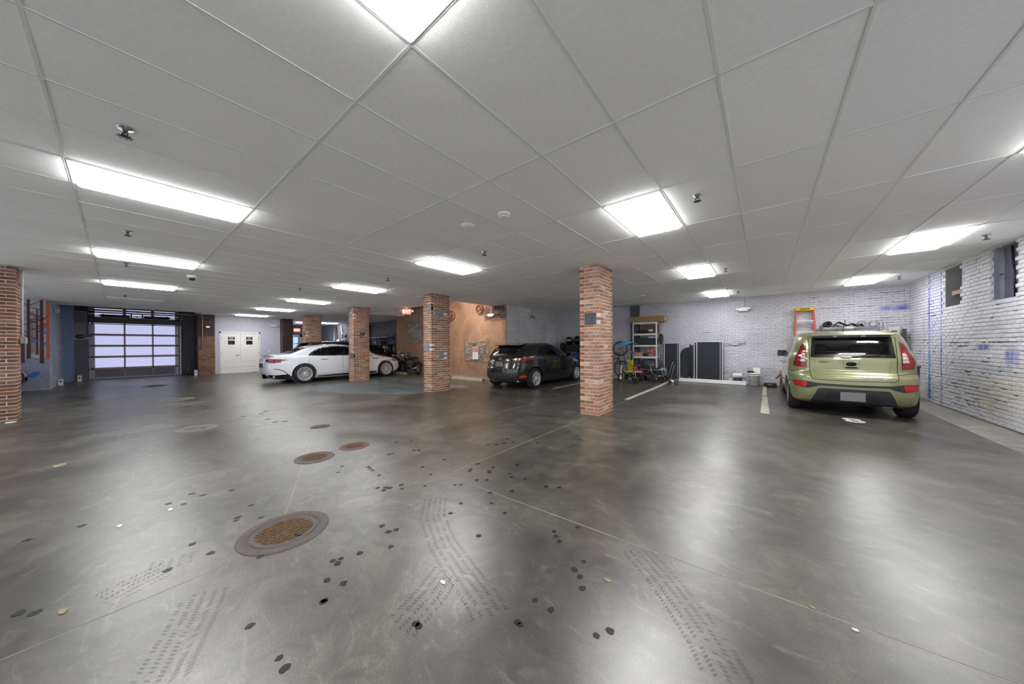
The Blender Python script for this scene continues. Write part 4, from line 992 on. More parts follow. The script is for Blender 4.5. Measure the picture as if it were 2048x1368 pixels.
def mirror(car, y, z, m, root):
    for sg in (-1, 1):
        x = car.side(y, z); mb = MB(); mb.box((sg * (x + .14), y, z + .03), (.2, .1, .15), taper=.92); mb.box((sg * (x + .03), y + .02, z - .03), (.08, .05, .04)); mi = mb.build('mirror', m, root, bevel=.025, seg=3)
        MB().box((sg * (x + .14), y - .052, z + .03), (.16, .004, .11)).build('mirror_glass', mat('mirror_glass', '#3a4046', .1, 1.0), mi)
def carpaint(name, col, metal, rough=.28, flake=0.0):
    m = mat(name, col, rough, metal, var=flake, scale=300, coat=1.0); return m
# ---------------------------------------------------------------- olive hatchback, seen from behind
P_GREEN = carpaint('olive_gold_paint', '#8e8f66', .3, .3)
kia = thing('car', 'olive green boxy hatchback parked facing the back wall', 'car', (1.255, 10.2, 0))
K = [(.20, -1.72, 2.02, .83, 7, 4.5), (.28, -1.88, 2.13, .868, 7, 4.2), (.42, -1.935, 2.18, .885, 7, 4), (.58, -1.94, 2.18, .8925, 7, 4), (.68, -1.935, 2.14, .8925, 7, 4), (.745, -1.92, 2.10, .892, 7, 4), (.785, -1.865, 2.06, .89, 7, 4), (.84, -1.83, 2.0, .886, 7, 4), (.92, -1.82, 1.9, .882, 7, 4),
     (.98, -1.815, 1.62, .876, 7, 4), (1.03, -1.81, 1.2, .868, 7, 4), (1.08, -1.80, 1.04, .858, 7, 4), (1.2, -1.775, .86, .83, 5, 4.5), (1.32, -1.735, .66, .795, 5, 5), (1.43, -1.685, .46, .752, 5, 5), (1.5, -1.645, .3, .715, 4.5, 5), (1.545, -1.58, .12, .665, 4, 4.5), (1.58, -1.42, -.12, .59, 3.6, 4), (1.603, -1.1, -.45, .44, 3, 3)]
ck = Car(kia, K, 1.603)
SW = [(-1.28, 1.06), (-1.22, 1.36), (-1.05, 1.45), (-.3, 1.475), (.12, 1.45), (.45, 1.33), (.82, 1.06)]
RW = [(-.545, 1.085), (-.53, 1.3), (-.515, 1.465), (.515, 1.465), (.53, 1.3), (.545, 1.085)]
FW = [(-.68, 1.09), (-.6, 1.47), (.6, 1.47), (.68, 1.09)]
ck.body(P_GREEN, [(-1.275, .315, .37), (1.275, .315, .37)], [('S', SW), ('B', RW), ('F', FW)])
def halves(poly, cuts): return poly
for kd in 'LR':
    for a, b in ((-1.3, -.72), (-.70, .02), (.05, .84)):
        pl = clipcell(SW, a, b, 0, 3)
        ck.window(kd, pl, M_GLASSD, M_TRIM, .04, .025)
ck.window('B', RW, glass('rear_privacy_glass', '#dde1df', .08), M_TRIM, .03, .05, 'rear_window')
ck.window('F', FW, M_GLASSL, M_TRIM, .05, .03, 'windscreen')
seats(kia, [(.25, (-.36, .36)), (-.75, (0,))], .42)
MB().box((0, .88, .86), (1.3, .4, .22)).build('dashboard', M_CABIN, kia, bevel=.06)
MB().tube([(-.36 + .18 * math.cos(a * PI / 10), .62 + .06 * math.sin(a * PI / 10), .98 + .17 * math.sin(a * PI / 10)) for a in range(20)], .014, 6, closed=True).build('steering_wheel', M_BLACK, kia)
LAMPL = [(.60, 1.36), (.655, 1.325), (.70, 1.22), (.745, 1.08), (.765, .97), (.755, .925), (.70, .90), (.60, .885)]
LAMPL = [(.605, 1.365), (.66, 1.31), (.705, 1.2), (.75, 1.07), (.775, .97), (.77, .92), (.70, .895), (.605, .88)]
for sg in (1, -1):
    pl = [(sg * x, z) for x, z in LAMPL]; 
    if sg < 0: pl = pl[::-1]
    lp = ck.piece('tail_lamp', 'B', pl, M_LENSRD, .012, .03, .03)
    ck.piece('red_lens', 'B', [(sg * x, z) for x, z in ((.615, 1.0), (.615, 1.2), (.655, 1.25), (.7, 1.15), (.735, 1.02), (.755, .94), (.70, .91), (.615, .90))][::sg], M_LENSR, .017, .006, .03, parent=lp)
    for z0 in (1.0, 1.055, 1.11): ck.piece('clear_lens', 'B', [(sg * x, z) for x, z in ((.612, z0), (.612, z0 + .045), (.675 - (z0 - 1) * .2, z0 + .05), (.69 - (z0 - 1) * .2, z0 + .005))][::sg], M_LENSC, .024, .006, .03, parent=lp)
    ck.stroke('lamp_surround', 'B', [(sg * x, z) for x, z in smooth_poly([(.597, 1.375), (.665, 1.325), (.715, 1.2), (.76, 1.07), (.787, .96), (.775, .905), (.70, .88), (.597, .868)], 4, False)], .014, P_GREEN, .014)
    ck.stroke('quarter_seam', 'B', [(sg * x, z) for x, z in ((.56, .79), (.64, .80), (.74, .82), (.84, .845))], .008, M_SEAM)
ck.stroke('tailgate_seam', 'B', [(-.565, 1.46), (-.56, 1.3), (-.558, 1.0), (-.555, .8), (-.545, .7), (-.5, .675), (-.25, .665), (0, .66), (.25, .665), (.5, .675), (.545, .7), (.555, .8), (.558, 1.0), (.56, 1.3), (.565, 1.46)], .009, M_SEAM)
ck.stroke('tailgate_crease', 'B', [(-.5, 1.05), (-.48, .98), (-.47, .8), (-.45, .71)], .006, P_GREEN, .008)
ck.stroke('tailgate_crease', 'B', [(.5, 1.05), (.48, .98), (.47, .8), (.45, .71)], .006, P_GREEN, .008)
band = [(-.80, .635), (-.6, .63), (-.45, .60), (0, .588), (.45, .60), (.6, .63), (.80, .635), (.77, .53), (.60, .50), (.50, .53), (.44, .56), (0, .552), (-.44, .56), (-.50, .53), (-.60, .50), (-.77, .53)]
ck.piece('bumper_slot', 'B', band, M_BUMP, .006, .02, .05)
for sg in (1, -1): ck.piece('reflector', 'B', [(sg * x, z) for x, z in ((.60, .615), (.78, .622), (.755, .54), (.61, .52))], mat('red_reflector', '#c01414', .2, coat=.5), .014, .012, .04)
ck.piece('bumper_insert', 'B', [(-.56, .24), (-.455, .49), (-.42, .51), (.42, .51), (.455, .49), (.56, .24), (.3, .225), (-.3, .225)], M_BUMP, .008, .03, .05)
ck.piece('plate_recess', 'B', [(-.36, .29), (-.30, .46), (.30, .46), (.36, .29)], mat('recess_plastic', '#202328', .5), .012, .01, .05)
pk = ck.onto('B', 0, .375, .02)[0]
pp = MB().box((0, pk.y - .006, .378), (.32, .008, .162)).build('licence_plate', M_PLATE, kia, bevel=.006)
MB().box((0, pk.y - .01, .378), (.308, .004, .15)).build('plate_face', mat('plate_face', '#7b7d7a', .5), pp)
sp = MB(); sp.add([(x, y, z) for x, y, z in ((-.52, -1.5, 1.565), (.52, -1.5, 1.565), (.54, -1.79, 1.515), (-.54, -1.79, 1.515), (-.52, -1.5, 1.535), (.52, -1.5, 1.535), (.54, -1.785, 1.492), (-.54, -1.785, 1.492))], [(0, 1, 2, 3), (7, 6, 5, 4), (0, 4, 5, 1), (1, 5, 6, 2), (2, 6, 7, 3), (3, 7, 4, 0)])
spo = sp.build('spoiler', P_GREEN, kia, bevel=.012, seg=3)
for x in (-.2, .16): MB().box((x, -1.7, 1.483), (.06, .14, .03)).build('spoiler_post', P_GREEN, spo, bevel=.006)
MB().box((0, -1.70, 1.488), (.3, .03, .02)).build('brake_light', M_LENSRD, spo, bevel=.004)
MB().box((0, -1.675, 1.478), (1.0, .02, .03)).build('gap_shadow_strip', M_TRIM, spo)
w = MB(); a = ck.onto('B', -.02, 1.085, .02)[0]; b = ck.onto('B', .36, 1.115, .02)[0]; w.tube([a, b], .009, 6); w.box((a + b) / 2 + Vector((.02, -.006, .012)), (.36, .012, .012), ry=-.08); wi = w.build('wiper', M_BLACK, kia)
MB().box(ck.onto('B', -.06, 1.09, .03)[0], (.13, .05, .035)).build('wiper_hub', mat('pale_wiper_cap', '#cfcfc4', .4), wi, bevel=.01)
e0 = ck.onto('B', 0, .965, .01)[0]
em = MB(); em.lathe([(.0001, .006), (.07, .006), (.082, .0), (.082, -.02)], axis='Y', n=32)
em.xform(Matrix.Translation(e0) @ Matrix.Diagonal((1, -1, .52, 1))); emo = em.build('oval_badge', mat('satin_chrome', '#c4c6c4', .55), kia)
letter('KIA', .05, mat('badge_black', '#1a1a1a', .4), emo, (e0.x, e0.y - .009, e0.z), (PI / 2, 0, 0), .002, True)
hg = MB(); hg.box((e0.x, e0.y + .0, e0.z - .012), (.2, .012, .13)); hg.build('badge_plinth', P_GREEN, kia, bevel=.03, seg=3)
MB().box((e0.x, e0.y - .008, e0.z - .062), (.15, .02, .028)).build('handle_slot', M_TRIM, kia, bevel=.008)
l0 = ck.onto('B', -.37, 1.0, .006)[0]; letter('SOUL', .05, M_DARK, kia, l0, (PI / 2, 0, -.03), .002, False, .5)
l1 = ck.onto('B', .40, .72, .006)[0]; letter('eco', .045, M_CHROME, kia, l1, (PI / 2, 0, .03), .002, True, .3)
wheel_specs = [(-.755, -1.275), (.755, -1.275), (-.755, 1.275), (.755, 1.275)]
for x, y in wheel_specs: wheel(kia, x, y, .315, .215, 'star', M_RIM)
mirror(ck, .78, 1.08, M_TRIM, kia)
for sg in 'LR':
    ck.stroke('door_seam', sg, [(-.72, .38), (-.72, .7), (-.71, 1.05)], .008, M_SEAM); ck.stroke('door_seam', sg, [(.03, .34), (.03, .7), (.03, 1.05)], .008, M_SEAM); ck.stroke('door_seam', sg, [(.9, .4), (.92, .7), (.86, 1.0)], .008, M_SEAM)
    ck.stroke('fender_seam', sg, [(-1.72, .8), (-1.5, .82), (-1.3, .84)], .008, M_SEAM)
    for y in (-.62, .14):
        p, g = ck.onto(sg, y, .93, .03); MB().box(p, (.03, .2, .035)).build('door_handle', P_GREEN, kia, bevel=.012)
for sg in 'LR': ck.piece('rocker_trim', sg, [(-.9, .24), (.9, .24), (.9, .36), (-.9, .36)], M_BUMP, .006, .02, .12)
for sg in (1, -1): ck.piece('head_lamp', 'F', [(sg * .5, .72), (sg * .8, .8), (sg * .82, .93), (sg * .55, .85)], M_LENSC, .01, .02, .06)
MB().tube([(-.03, -1.25, 1.59), (-.03, -1.34, 1.66), (-.02, -1.44, 1.80)], .006, 6).build('aerial', M_BLACK, kia)
for sg in (1, -1): MB().tube([(sg * .5, -1.35, 1.55), (sg * .53, -1.2, 1.58), (sg * .53, -.4, 1.585), (sg * .5, -.05, 1.55)], .016, 8).build('roof_rail', P_GREEN, kia)
MB().box((.0, 0, .26), (1.2, 3.4, .12)).build('underbody', M_DARK, kia)
mb = MB(); mb.tube([(.45, -1.3, .24), (.45, -1.75, .22)], .07, 12); mb.build('silencer', M_GALV, kia)
# ---------------------------------------------------------------- black hatchback
P_BLACK = carpaint('black_paint', '#0b0c10', .0, .25)
def black_hatch(label, loc, rz=0.0, sc=(1, 1, 1)):
    r = thing('car', label, 'car', loc, rz); r.scale = sc
    K = [(.18, -1.9, 2.06, .82, 4.5, 3.6), (.28, -2.08, 2.22, .87, 4, 3.2), (.44, -2.15, 2.29, .895, 4, 3), (.6, -2.145, 2.28, .898, 4, 3), (.72, -2.11, 2.22, .896, 4, 3), (.8, -2.08, 2.1, .892, 4, 3), (.88, -2.06, 1.85, .886, 4, 3.4), (.95, -2.035, 1.5, .876, 4, 3.6), (1.0, -2.01, 1.15, .862, 4, 4),
         (1.08, -1.95, .92, .828, 4, 4.5), (1.18, -1.86, .68, .785, 4, 4.5), (1.28, -1.74, .42, .735, 4, 5), (1.36, -1.56, .2, .685, 4, 5), (1.41, -1.35, .02, .63, 3.6, 4.5), (1.435, -1.15, -.12, .56, 3.2, 4), (1.452, -.85, -.35, .42, 3, 3)]
    c = Car(r, K, 1.452)
    SWm = [(-1.22, 1.06), (-1.12, 1.18), (-.9, 1.30), (-.5, 1.37), (-.1, 1.37), (.25, 1.28), (.55, 1.14), (.74, 1.02), (-.2, .99), (-1.0, 1.02)]
    RWm = [(-.52, 1.07), (-.54, 1.18), (-.47, 1.33), (0, 1.35), (.47, 1.33), (.54, 1.18), (.52, 1.07), (0, 1.045)]
    FWm = [(-.64, 1.05), (-.54, 1.33), (.54, 1.33), (.64, 1.05)]
    c.body(P_BLACK, [(-1.35, .315, .37), (1.35, .315, .37)], [('S', SWm), ('B', RWm), ('F', FWm)], N=72)
    for kd in 'LR':
        for a, b in ((-1.3, -.40), (-.38, .8)): c.window(kd, clipcell(SWm, a, b, 0, 3), M_GLASSM, M_TRIM, .05, .022)
    c.window('B', RWm, M_GLASSM, M_TRIM, .04, .04, 'rear_window'); c.window('F', FWm, M_GLASSL, M_TRIM, .06, .03, 'windscreen')
    seats(r, [(.2, (-.36, .36)), (-.7, (0,))], .32)
    MB().box((0, .8, .8), (1.2, .4, .2)).build('dashboard', M_CABIN, r, bevel=.05)
    for sg in (1, -1):
        lp = c.piece('tail_lamp', 'B', [(sg * x, z) for x, z in ((.44, .905), (.46, .945), (.62, .965), (.80, 1.0), (.84, .97), (.835, .91), (.75, .875), (.6, .885))][::sg], M_LENSR, .01, .02, .04)
        c.piece('clear_lens', 'B', [(sg * x, z) for x, z in ((.46, .91), (.47, .938), (.62, .955), (.66, .93), (.6, .895))][::sg], M_LENSC, .015, .006, .04, parent=lp)
        c.piece('reflector', 'B', [(sg * x, z) for x, z in ((.66, .36), (.66, .43), (.76, .44), (.78, .38))][::sg], mat('red_reflector', '#c01414', .2), .012, .01, .04)
        c.piece('head_lamp', 'F', [(sg * x, z) for x, z in ((.42, .70), (.46, .76), (.7, .80), (.84, .84), (.85, .78), (.7, .71))][::sg], M_LENSC, .01, .02, .05)
    c.stroke('tailgate_seam', 'B', [(-.5, 1.02), (-.47, .9), (-.52, .8), (-.5, .72), (-.3, .69), (0, .685), (.3, .69), (.5, .72), (.52, .8), (.47, .9), (.5, 1.02)], .008, M_SEAM)
    c.piece('plate_recess', 'B', [(-.36, .70), (-.27, .84), (.27, .84), (.36, .70)], M_TRIM, .004, .02, .05)
    p = c.onto('B', 0, .775, .02)[0]; MB().box((0, p.y, .775), (.31, .008, .155), rx=-.12).build('licence_plate', M_PLATE, r, bevel=.005)
    e = c.onto('B', 0, .93, .012)[0]; mb = MB(); mb.tube([(e.x + .055 * math.cos(t * PI / 12), e.y, e.z + .043 * math.sin(t * PI / 12)) for t in range(24)], .006, 6, closed=True); mb.tube([(e.x - .05, e.y, e.z + .018), (e.x - .02, e.y, e.z + .006), (e.x, e.y, e.z - .02), (e.x + .02, e.y, e.z + .006), (e.x + .05, e.y, e.z + .018)], .005, 6); mb.build('winged_badge', M_CHROME, r)
    c.piece('bumper_insert', 'B', [(-.66, .24), (-.60, .47), (-.3, .5), (.3, .5), (.60, .47), (.66, .24)], M_BUMP, .008, .02, .06)
    for sg in (1, -1): ex = c.end(.58, .26, False); MB().tube([(sg * .58, ex + .12, .25), (sg * .58, ex - .02, .25)], .035, 14).build('exhaust_tip', M_CHROME, r)
    c.stroke('bumper_seam', 'B', [(-.86, .68), (-.7, .66), (-.4, .62), (0, .6), (.4, .62), (.7, .66), (.86, .68)], .006, M_SEAM)
    sp = MB(); sp.add([(-.5, -1.3, 1.425), (.5, -1.3, 1.425), (.53, -1.72, 1.365), (-.53, -1.72, 1.365), (-.5, -1.3, 1.39), (.5, -1.3, 1.39), (.53, -1.71, 1.34), (-.53, -1.71, 1.34)], [(0, 1, 2, 3), (7, 6, 5, 4), (0, 4, 5, 1), (1, 5, 6, 2), (2, 6, 7, 3), (3, 7, 4, 0)]); sp.build('spoiler', P_BLACK, r, bevel=.012)
    for sg in 'LR':
        c.stroke('door_seam', sg, [(-.95, .55), (-.8, .75), (-.9, 1.0)], .007, M_SEAM); c.stroke('door_seam', sg, [(-.39, .32), (-.39, .7), (-.38, 1.0)], .007, M_SEAM); c.stroke('door_seam', sg, [(.78, .36), (.82, .7), (.74, .98)], .007, M_SEAM)
        for y in (-.75, .05): MB().box(c.onto(sg, y, .87, .025)[0], (.025, .18, .03)).build('door_handle', P_BLACK, r, bevel=.01)
    mirror(c, .66, 1.0, P_BLACK, r)
    c.piece('grille', 'F', [(-.45, .5), (-.5, .68), (.5, .68), (.45, .5)], M_TRIM, .006, .02, .06)
    MB().box((0, 2.31, .44), (.31, .01, .15)).build('front_plate', M_PLATE, r)
    for x, y in ((-.785, -1.35), (.785, -1.35), (-.785, 1.35), (.785, 1.35)): wheel(r, x, y, .318, .215, 'twin', M_RIM)
    MB().tube([(.12, -1.18, 1.43), (.05, -1.35, 1.56)], .006, 6).build('aerial', M_BLACK, r)
    MB().box((0, 0, .25), (1.2, 3.6, .12)).build('underbody', M_DARK, r)
    return r
mazda = black_hatch('black hatchback parked beside the stucco wall', (-6.46, 9.45, 0))
edge = copy_tree(mazda); edge['label'] = 'black car nose showing behind the left edge column, before the tree mural'; edge.location = (-16.85, -3.98, 0)
# ---------------------------------------------------------------- white saloon
P_WHITE = carpaint('white_paint', '#dfe2ea', .0, .3)
mercedes = thing('car', 'white luxury saloon parked behind the brick columns', 'car', (-14.36, 5.9, 0))
K = [(.17, -2.4, 2.4, .86, 5, 3.6), (.28, -2.6, 2.56, .93, 4.5, 3.2), (.42, -2.68, 2.62, .955, 4.2, 3), (.58, -2.7, 2.62, .96, 4.2, 3), (.70, -2.7, 2.5, .96, 4.2, 3.2), (.78, -2.69, 2.36, .957, 4.2, 3.4), (.84, -2.675, 2.15, .953, 4.2, 3.6), (.90, -2.66, 1.85, .946, 4.2, 3.8), (.95, -2.64, 1.58, .938, 4.2, 4), (.99, -2.61, 1.42, .928, 4.2, 4), (1.02, -2.56, 1.32, .915, 4.2, 4), (1.05, -2.38, 1.25, .90, 4, 4),
     (1.09, -2.06, 1.16, .875, 4, 4.2), (1.16, -1.86, .98, .84, 4, 4.6), (1.26, -1.6, .7, .785, 4, 5), (1.335, -1.4, .43, .735, 4, 5), (1.39, -1.18, .22, .68, 3.8, 4.5), (1.425, -.95, .04, .61, 3.4, 4), (1.447, -.66, -.12, .47, 3, 3)]
cm = Car(mercedes, K, 1.447)
SWe = [(-1.5, 1.02), (-1.38, 1.13), (-1.2, 1.24), (-1.0, 1.31), (-.7, 1.36), (-.3, 1.375), (.05, 1.35), (.35, 1.27), (.65, 1.15), (.95, 1.0), (0, .985), (-1.1, 1.0)]
RWe = [(-.58, 1.095), (-.5, 1.33), (.5, 1.33), (.58, 1.095)]
FWe = [(-.68, 1.1), (-.56, 1.36), (.56, 1.36), (.68, 1.1)]
cm.body(P_WHITE, [(-1.61, .345, .395), (1.61, .345, .395)], [('S', SWe), ('B', RWe), ('F', FWe)], N=84)
for kd in 'LR':
    for a, b in ((-1.55, -1.02), (-1.0, -.28), (-.26, .95)): cm.window(kd, clipcell(SWe, a, b, 0, 3), M_GLASSM, M_TRIM, .05, .022)
cm.window('B', RWe, M_GLASSM, M_TRIM, .05, .035, 'rear_window'); cm.window('F', FWe, M_GLASSL, M_TRIM, .06, .03, 'windscreen')
seats(mercedes, [(.3, (-.4, .4)), (-.85, (0,))], .3, cloth=mat('pale_seat_leather', '#6f7480', .6))
MB().box((0, 1.0, .82), (1.3, .4, .2)).build('dashboard', M_CABIN, mercedes, bevel=.05)
for sg in (1, -1):
    for kd, pl in (('B', [(.38, .845), (.40, .90), (.6, .915), (.80, .91), (.80, .79), (.66, .77), (.5, .80)]),):
        lp = cm.piece('tail_lamp', kd, [(sg * x, z) for x, z in pl][::sg], M_LENSRD, .01, .02, .05)
    sd = 'R' if sg > 0 else 'L'
    cm.piece('tail_lamp', sd, [(-2.62, .80), (-2.62, .91), (-2.35, .905), (-2.08, .885), (-2.25, .86), (-2.42, .81)], M_LENSRD, .01, .02, .05)
    cm.piece('red_lens', sd, [(-2.58, .81), (-2.56, .875), (-2.2, .88), (-2.35, .85), (-2.45, .815)], M_LENSR, .014, .006, .05)
    cm.piece('head_lamp', 'F', [(sg * x, z) for x, z in ((.5, .66), (.5, .72), (.78, .76), (.88, .75), (.86, .68))][::sg], M_LENSC, .01, .02, .05)
    cm.piece('head_lamp_side', sd, [(2.02, .70), (1.96, .77), (2.1, .77), (2.28, .70), (2.2, .66)], M_TRIM, .01, .015, .05)
    cm.piece('fender_vent', sd, [(.98, .82), (1.0, .845), (1.28, .85), (1.26, .815)], M_TRIM, .006, .01, .04)
    cm.piece('lower_apron', sd, [(-2.66, .2), (-2.68, .36), (-2.5, .34), (-2.3, .27), (-2.02, .25), (-2.02, .18)], M_TRIM, .008, .015, .06)
    cm.piece('sill_blade', sd, [(-1.2, .2), (-1.15, .24), (.6, .3), (1.18, .28), (1.18, .2)], M_BUMP, .006, .015, .08)
    cm.stroke('bumper_gill', sd, smooth_poly([(-2.5, .56), (-2.35, .53), (-2.2, .44), (-2.12, .34)], 4, False), .025, M_SEAM)
    for pth in ([(-1.5, .75), (-1.15, .55), (-1.22, .42)], [(-1.5, .75), (-1.42, .98)], [(-.27, .27), (-.27, .65), (-.27, 1.0)], [(.98, .3), (1.02, .65), (.95, .98)]): cm.stroke('door_seam', sd, smooth_poly(pth, 3, False), .007, M_SEAM)
    for y in (-.95, .05): MB().box(cm.onto(sd, y, .87, .008)[0], (.016, .22, .022)).build('door_handle', M_STEEL, mercedes, bevel=.005)
    cm.stroke('chrome_belt', sd, [(-1.5, 1.03), (-1.1, 1.012), (0, 1.0), (.9, 1.01)], .012, M_CHROME, .008)
    ex = cm.end(.62, .28, False); MB().tube([(sg * .62, ex + .12, .27), (sg * .62, ex - .015, .27)], .045, 14).build('exhaust_tip', M_CHROME, mercedes)
cm.piece('rear_diffuser', 'B', [(-.85, .2), (-.85, .36), (-.6, .32), (.6, .32), (.85, .36), (.85, .2)], M_TRIM, .01, .02, .06)
MB().box((0, -2.715, .68), (.32, .012, .16)).build('licence_plate', mat('dark_plate', '#33363c', .5), mercedes, bevel=.005)
sp = MB(); sp.add([(-.62, -2.35, 1.03), (.62, -2.35, 1.03), (.6, -2.62, 1.055), (-.6, -2.62, 1.055), (-.62, -2.35, 1.02), (.62, -2.35, 1.02), (.6, -2.6, 1.035), (-.6, -2.6, 1.035)], [(0, 1, 2, 3), (7, 6, 5, 4), (0, 4, 5, 1), (1, 5, 6, 2), (2, 6, 7, 3), (3, 7, 4, 0)]); sp.build('boot_spoiler', P_WHITE, mercedes, bevel=.006)
p = cm.onto('B', 0, .9, .01)[0]; mb = MB(); mb.tube([(p.x + .045 * math.cos(t * PI / 12), p.y, p.z + .045 * math.sin(t * PI / 12)) for t in range(24)], .005, 6, closed=True)
for k in range(3): mb.tube([p, (p.x + .045 * math.sin(k * 2 * PI / 3), p.y, p.z + .045 * math.cos(k * 2 * PI / 3))], [.007, .003], 6)
mb.build('star_badge', M_CHROME, mercedes)
MB().box((0, -.42, 1.448), (.8, .5, .012)).build('sunroof', M_TRIM, mercedes, bevel=.004)
cm.piece('grille', 'F', [(-.5, .45), (-.55, .72), (.55, .72), (.5, .45)], M_TRIM, .008, .02, .06)
mirror(cm, .8, 1.03, P_WHITE, mercedes)
for x, y in ((-.83, -1.61), (.83, -1.61), (-.83, 1.61), (.83, 1.61)): wheel(mercedes, x, y, .35, .25, 'mesh', M_RIM, .25)
MB().box((0, 0, .24), (1.3, 4.4, .12)).build('underbody', M_DARK, mercedes)

# ---------------------------------------------------------------- black estate beyond the saloon
suv = thing('car', 'black car mostly hidden behind the white sedan', 'car', (-16.38, 7.3, 0))
K = [(.22, -2.4, 2.4, .78, 6, 4), (.32, -2.55, 2.52, .83, 6, 4), (.5, -2.6, 2.58, .86, 6, 4), (.7, -2.6, 2.56, .865, 6, 4), (.86, -2.57, 2.45, .86, 6, 4), (.98, -2.54, 2.3, .85, 6, 4), (1.06, -2.5, 2.1, .84, 6, 4), (1.12, -2.46, 1.85, .825, 6, 4), (1.2, -2.42, 1.62, .80, 6, 4.5), (1.32, -2.34, 1.32, .76, 6, 5), (1.44, -2.24, 1.0, .715, 5, 5), (1.52, -2.12, .72, .67, 5, 5), (1.57, -1.95, .45, .60, 4, 4), (1.6, -1.6, .05, .46, 3, 3)]
cs = Car(suv, K, 1.6)
SWs = [(-2.2, 1.12), (-2.05, 1.38), (-1.8, 1.46), (.3, 1.48), (.8, 1.38), (1.35, 1.14)]; RWs = [(-.58, 1.1), (-.52, 1.42), (.52, 1.42), (.58, 1.1)]; FWs = [(-.64, 1.16), (-.54, 1.46), (.54, 1.46), (.64, 1.16)]
cs.body(P_BLACK, [(-1.5, .34, .4), (1.5, .34, .4)], [('S', SWs), ('B', RWs), ('F', FWs)], N=64)
for kd in 'LR':
    for a_, b_ in ((-2.25, -1.1), (-1.08, .1), (.12, 1.4)): cs.window(kd, clipcell(SWs, a_, b_, 0, 3), M_GLASSM, M_TRIM, .06, .03)
    cs.stroke('door_seam', kd, [(-1.09, .5), (-1.09, 1.1)], .007, M_SEAM); cs.stroke('door_seam', kd, [(.11, .4), (.11, 1.1)], .007, M_SEAM)
cs.window('B', RWs, M_GLASSD, M_TRIM, .06, .05, 'rear_window'); cs.window('F', FWs, M_GLASSD, M_TRIM, .06, .04, 'windscreen')
for sg in (1, -1):
    cs.piece('tail_lamp', 'B', [(sg * x, z) for x, z in ((.5, .95), (.52, 1.05), (.8, 1.06), (.82, .96))][::sg], M_LENSR, .01, .02, .06); cs.piece('head_lamp', 'F', [(sg * x, z) for x, z in ((.5, .78), (.5, .88), (.78, .92), (.8, .82))][::sg], M_LENSC, .01, .02, .06)
seats(suv, [(.6, (-.36, .36)), (-.6, (0,))], .42)
sp = MB(); sp.add([(-.5, -1.9, 1.575), (.5, -1.9, 1.575), (.53, -2.42, 1.5), (-.53, -2.42, 1.5), (-.5, -1.9, 1.53), (.5, -1.9, 1.53), (.53, -2.4, 1.47), (-.53, -2.4, 1.47)], [(0, 1, 2, 3), (7, 6, 5, 4), (0, 4, 5, 1), (1, 5, 6, 2), (2, 6, 7, 3), (3, 7, 4, 0)]); sp.build('spoiler', P_BLACK, suv, bevel=.012)
for x, y in ((-.75, -1.5), (.75, -1.5), (-.75, 1.5), (.75, 1.5)): wheel(suv, x, y, .34, .22, 'star', M_STEEL)
mirror(cs, 1.25, 1.1, P_BLACK, suv); MB().box((0, 0, .27), (1.2, 4.2, .12)).build('underbody', M_DARK, suv)
# ================================================================== garage door and doors on the left
M_ALU = mat('grey_aluminium', '#8c8d96', .4, .5)
M_RAIL = mat('brownish_door_rail', '#857a78', .45, .3)
M_PANE = emis('frosted_daylit_pane', '#c2c7ee', .35 * DAY)
M_GPANEL = mat('grey_door_panel', '#6c6d78', .5)
gd = thing('garage_door', 'glazed sectional garage door glowing lavender with daylight', 'garage door', (XG, .47, .03))
YA, YB = -.82, 1.75; c0 = .47
cuts = [-.66, .10, .15, .91, .96, 1.63]
rows = [(1.96, 2.36), (1.49, 1.87), (1.02, 1.40), (.52, .93)]
for z0, z1 in rows:
    for a, b in ((cuts[0], cuts[1]), (cuts[2], cuts[3]), (cuts[4], cuts[5])): MB().b2((-.012, a - c0, z0 - .03), (.0, b - c0, z1 - .03)).build('pane', M_PANE, gd)
for a, b in ((cuts[0], cuts[1]), (cuts[2], cuts[3]), (cuts[4], cuts[5])):
    p = MB(); p.b2((-.02, a - c0, .06), (.01, b - c0, .40)); p.build('bottom_panel', M_GPANEL, gd, bevel=.01)
    MB().b2((-.02, a - c0, 2.62), (-.01, b - c0, 2.81)).build('pane', M_PANE, gd)
    MB().b2((-.02, a - c0, 2.85), (-.01, b - c0, 3.05)).build('pane', M_PANE, gd)
zz = [.40, .49, .90, .99, 1.37, 1.46, 1.84, 1.93, 2.33, 2.37]
for k in range(0, 10, 2): MB().b2((-.03, YA - c0, zz[k] + (0 if k else 0)), (.035, YB - c0, zz[k + 1])).build('rail', M_RAIL, gd, bevel=.006)
MB().b2((-.03, YA - c0, 0), (.035, YB - c0, .07)).build('rail', M_ALU, gd)
for a, b in ((YA, cuts[0]), (cuts[1], cuts[2]), (cuts[3], cuts[4]), (cuts[5], YB)): MB().b2((-.03, a - c0, 0), (.03, b - c0, 2.37)).build('stile', M_ALU if b - a > .1 else M_RAIL, gd)
for k in range(0, 10, 2):
    for y in (YA + .1, .125, .935, YB - .08): MB().box((.045, y - c0, (zz[k] + zz[k + 1]) / 2), (.03, .07, .05)).build('hinge', M_DARK, gd)
for a, b in ((YA, cuts[0]), (cuts[5], YB)): MB().b2((-.03, a - c0, 2.6), (.02, b - c0, 3.06)).build('stile', M_ALU, gd)
for z in (2.6, 2.805, 3.035): MB().b2((-.03, YA - c0, z), (.02, YB - c0, z + .055)).build('rail', M_RAIL, gd)
MB().b2((-.05, YA - c0 + .002, 2.38), (.12, YB - c0 - .002, 2.6)).build('header_beam', M_BLACK, gd)
for y in (cuts[1] - .02, cuts[3] - .02): MB().b2((-.03, y - c0, 2.6), (.03, y + .09 - c0, 3.05)).build('mullion', M_RAIL, gd)
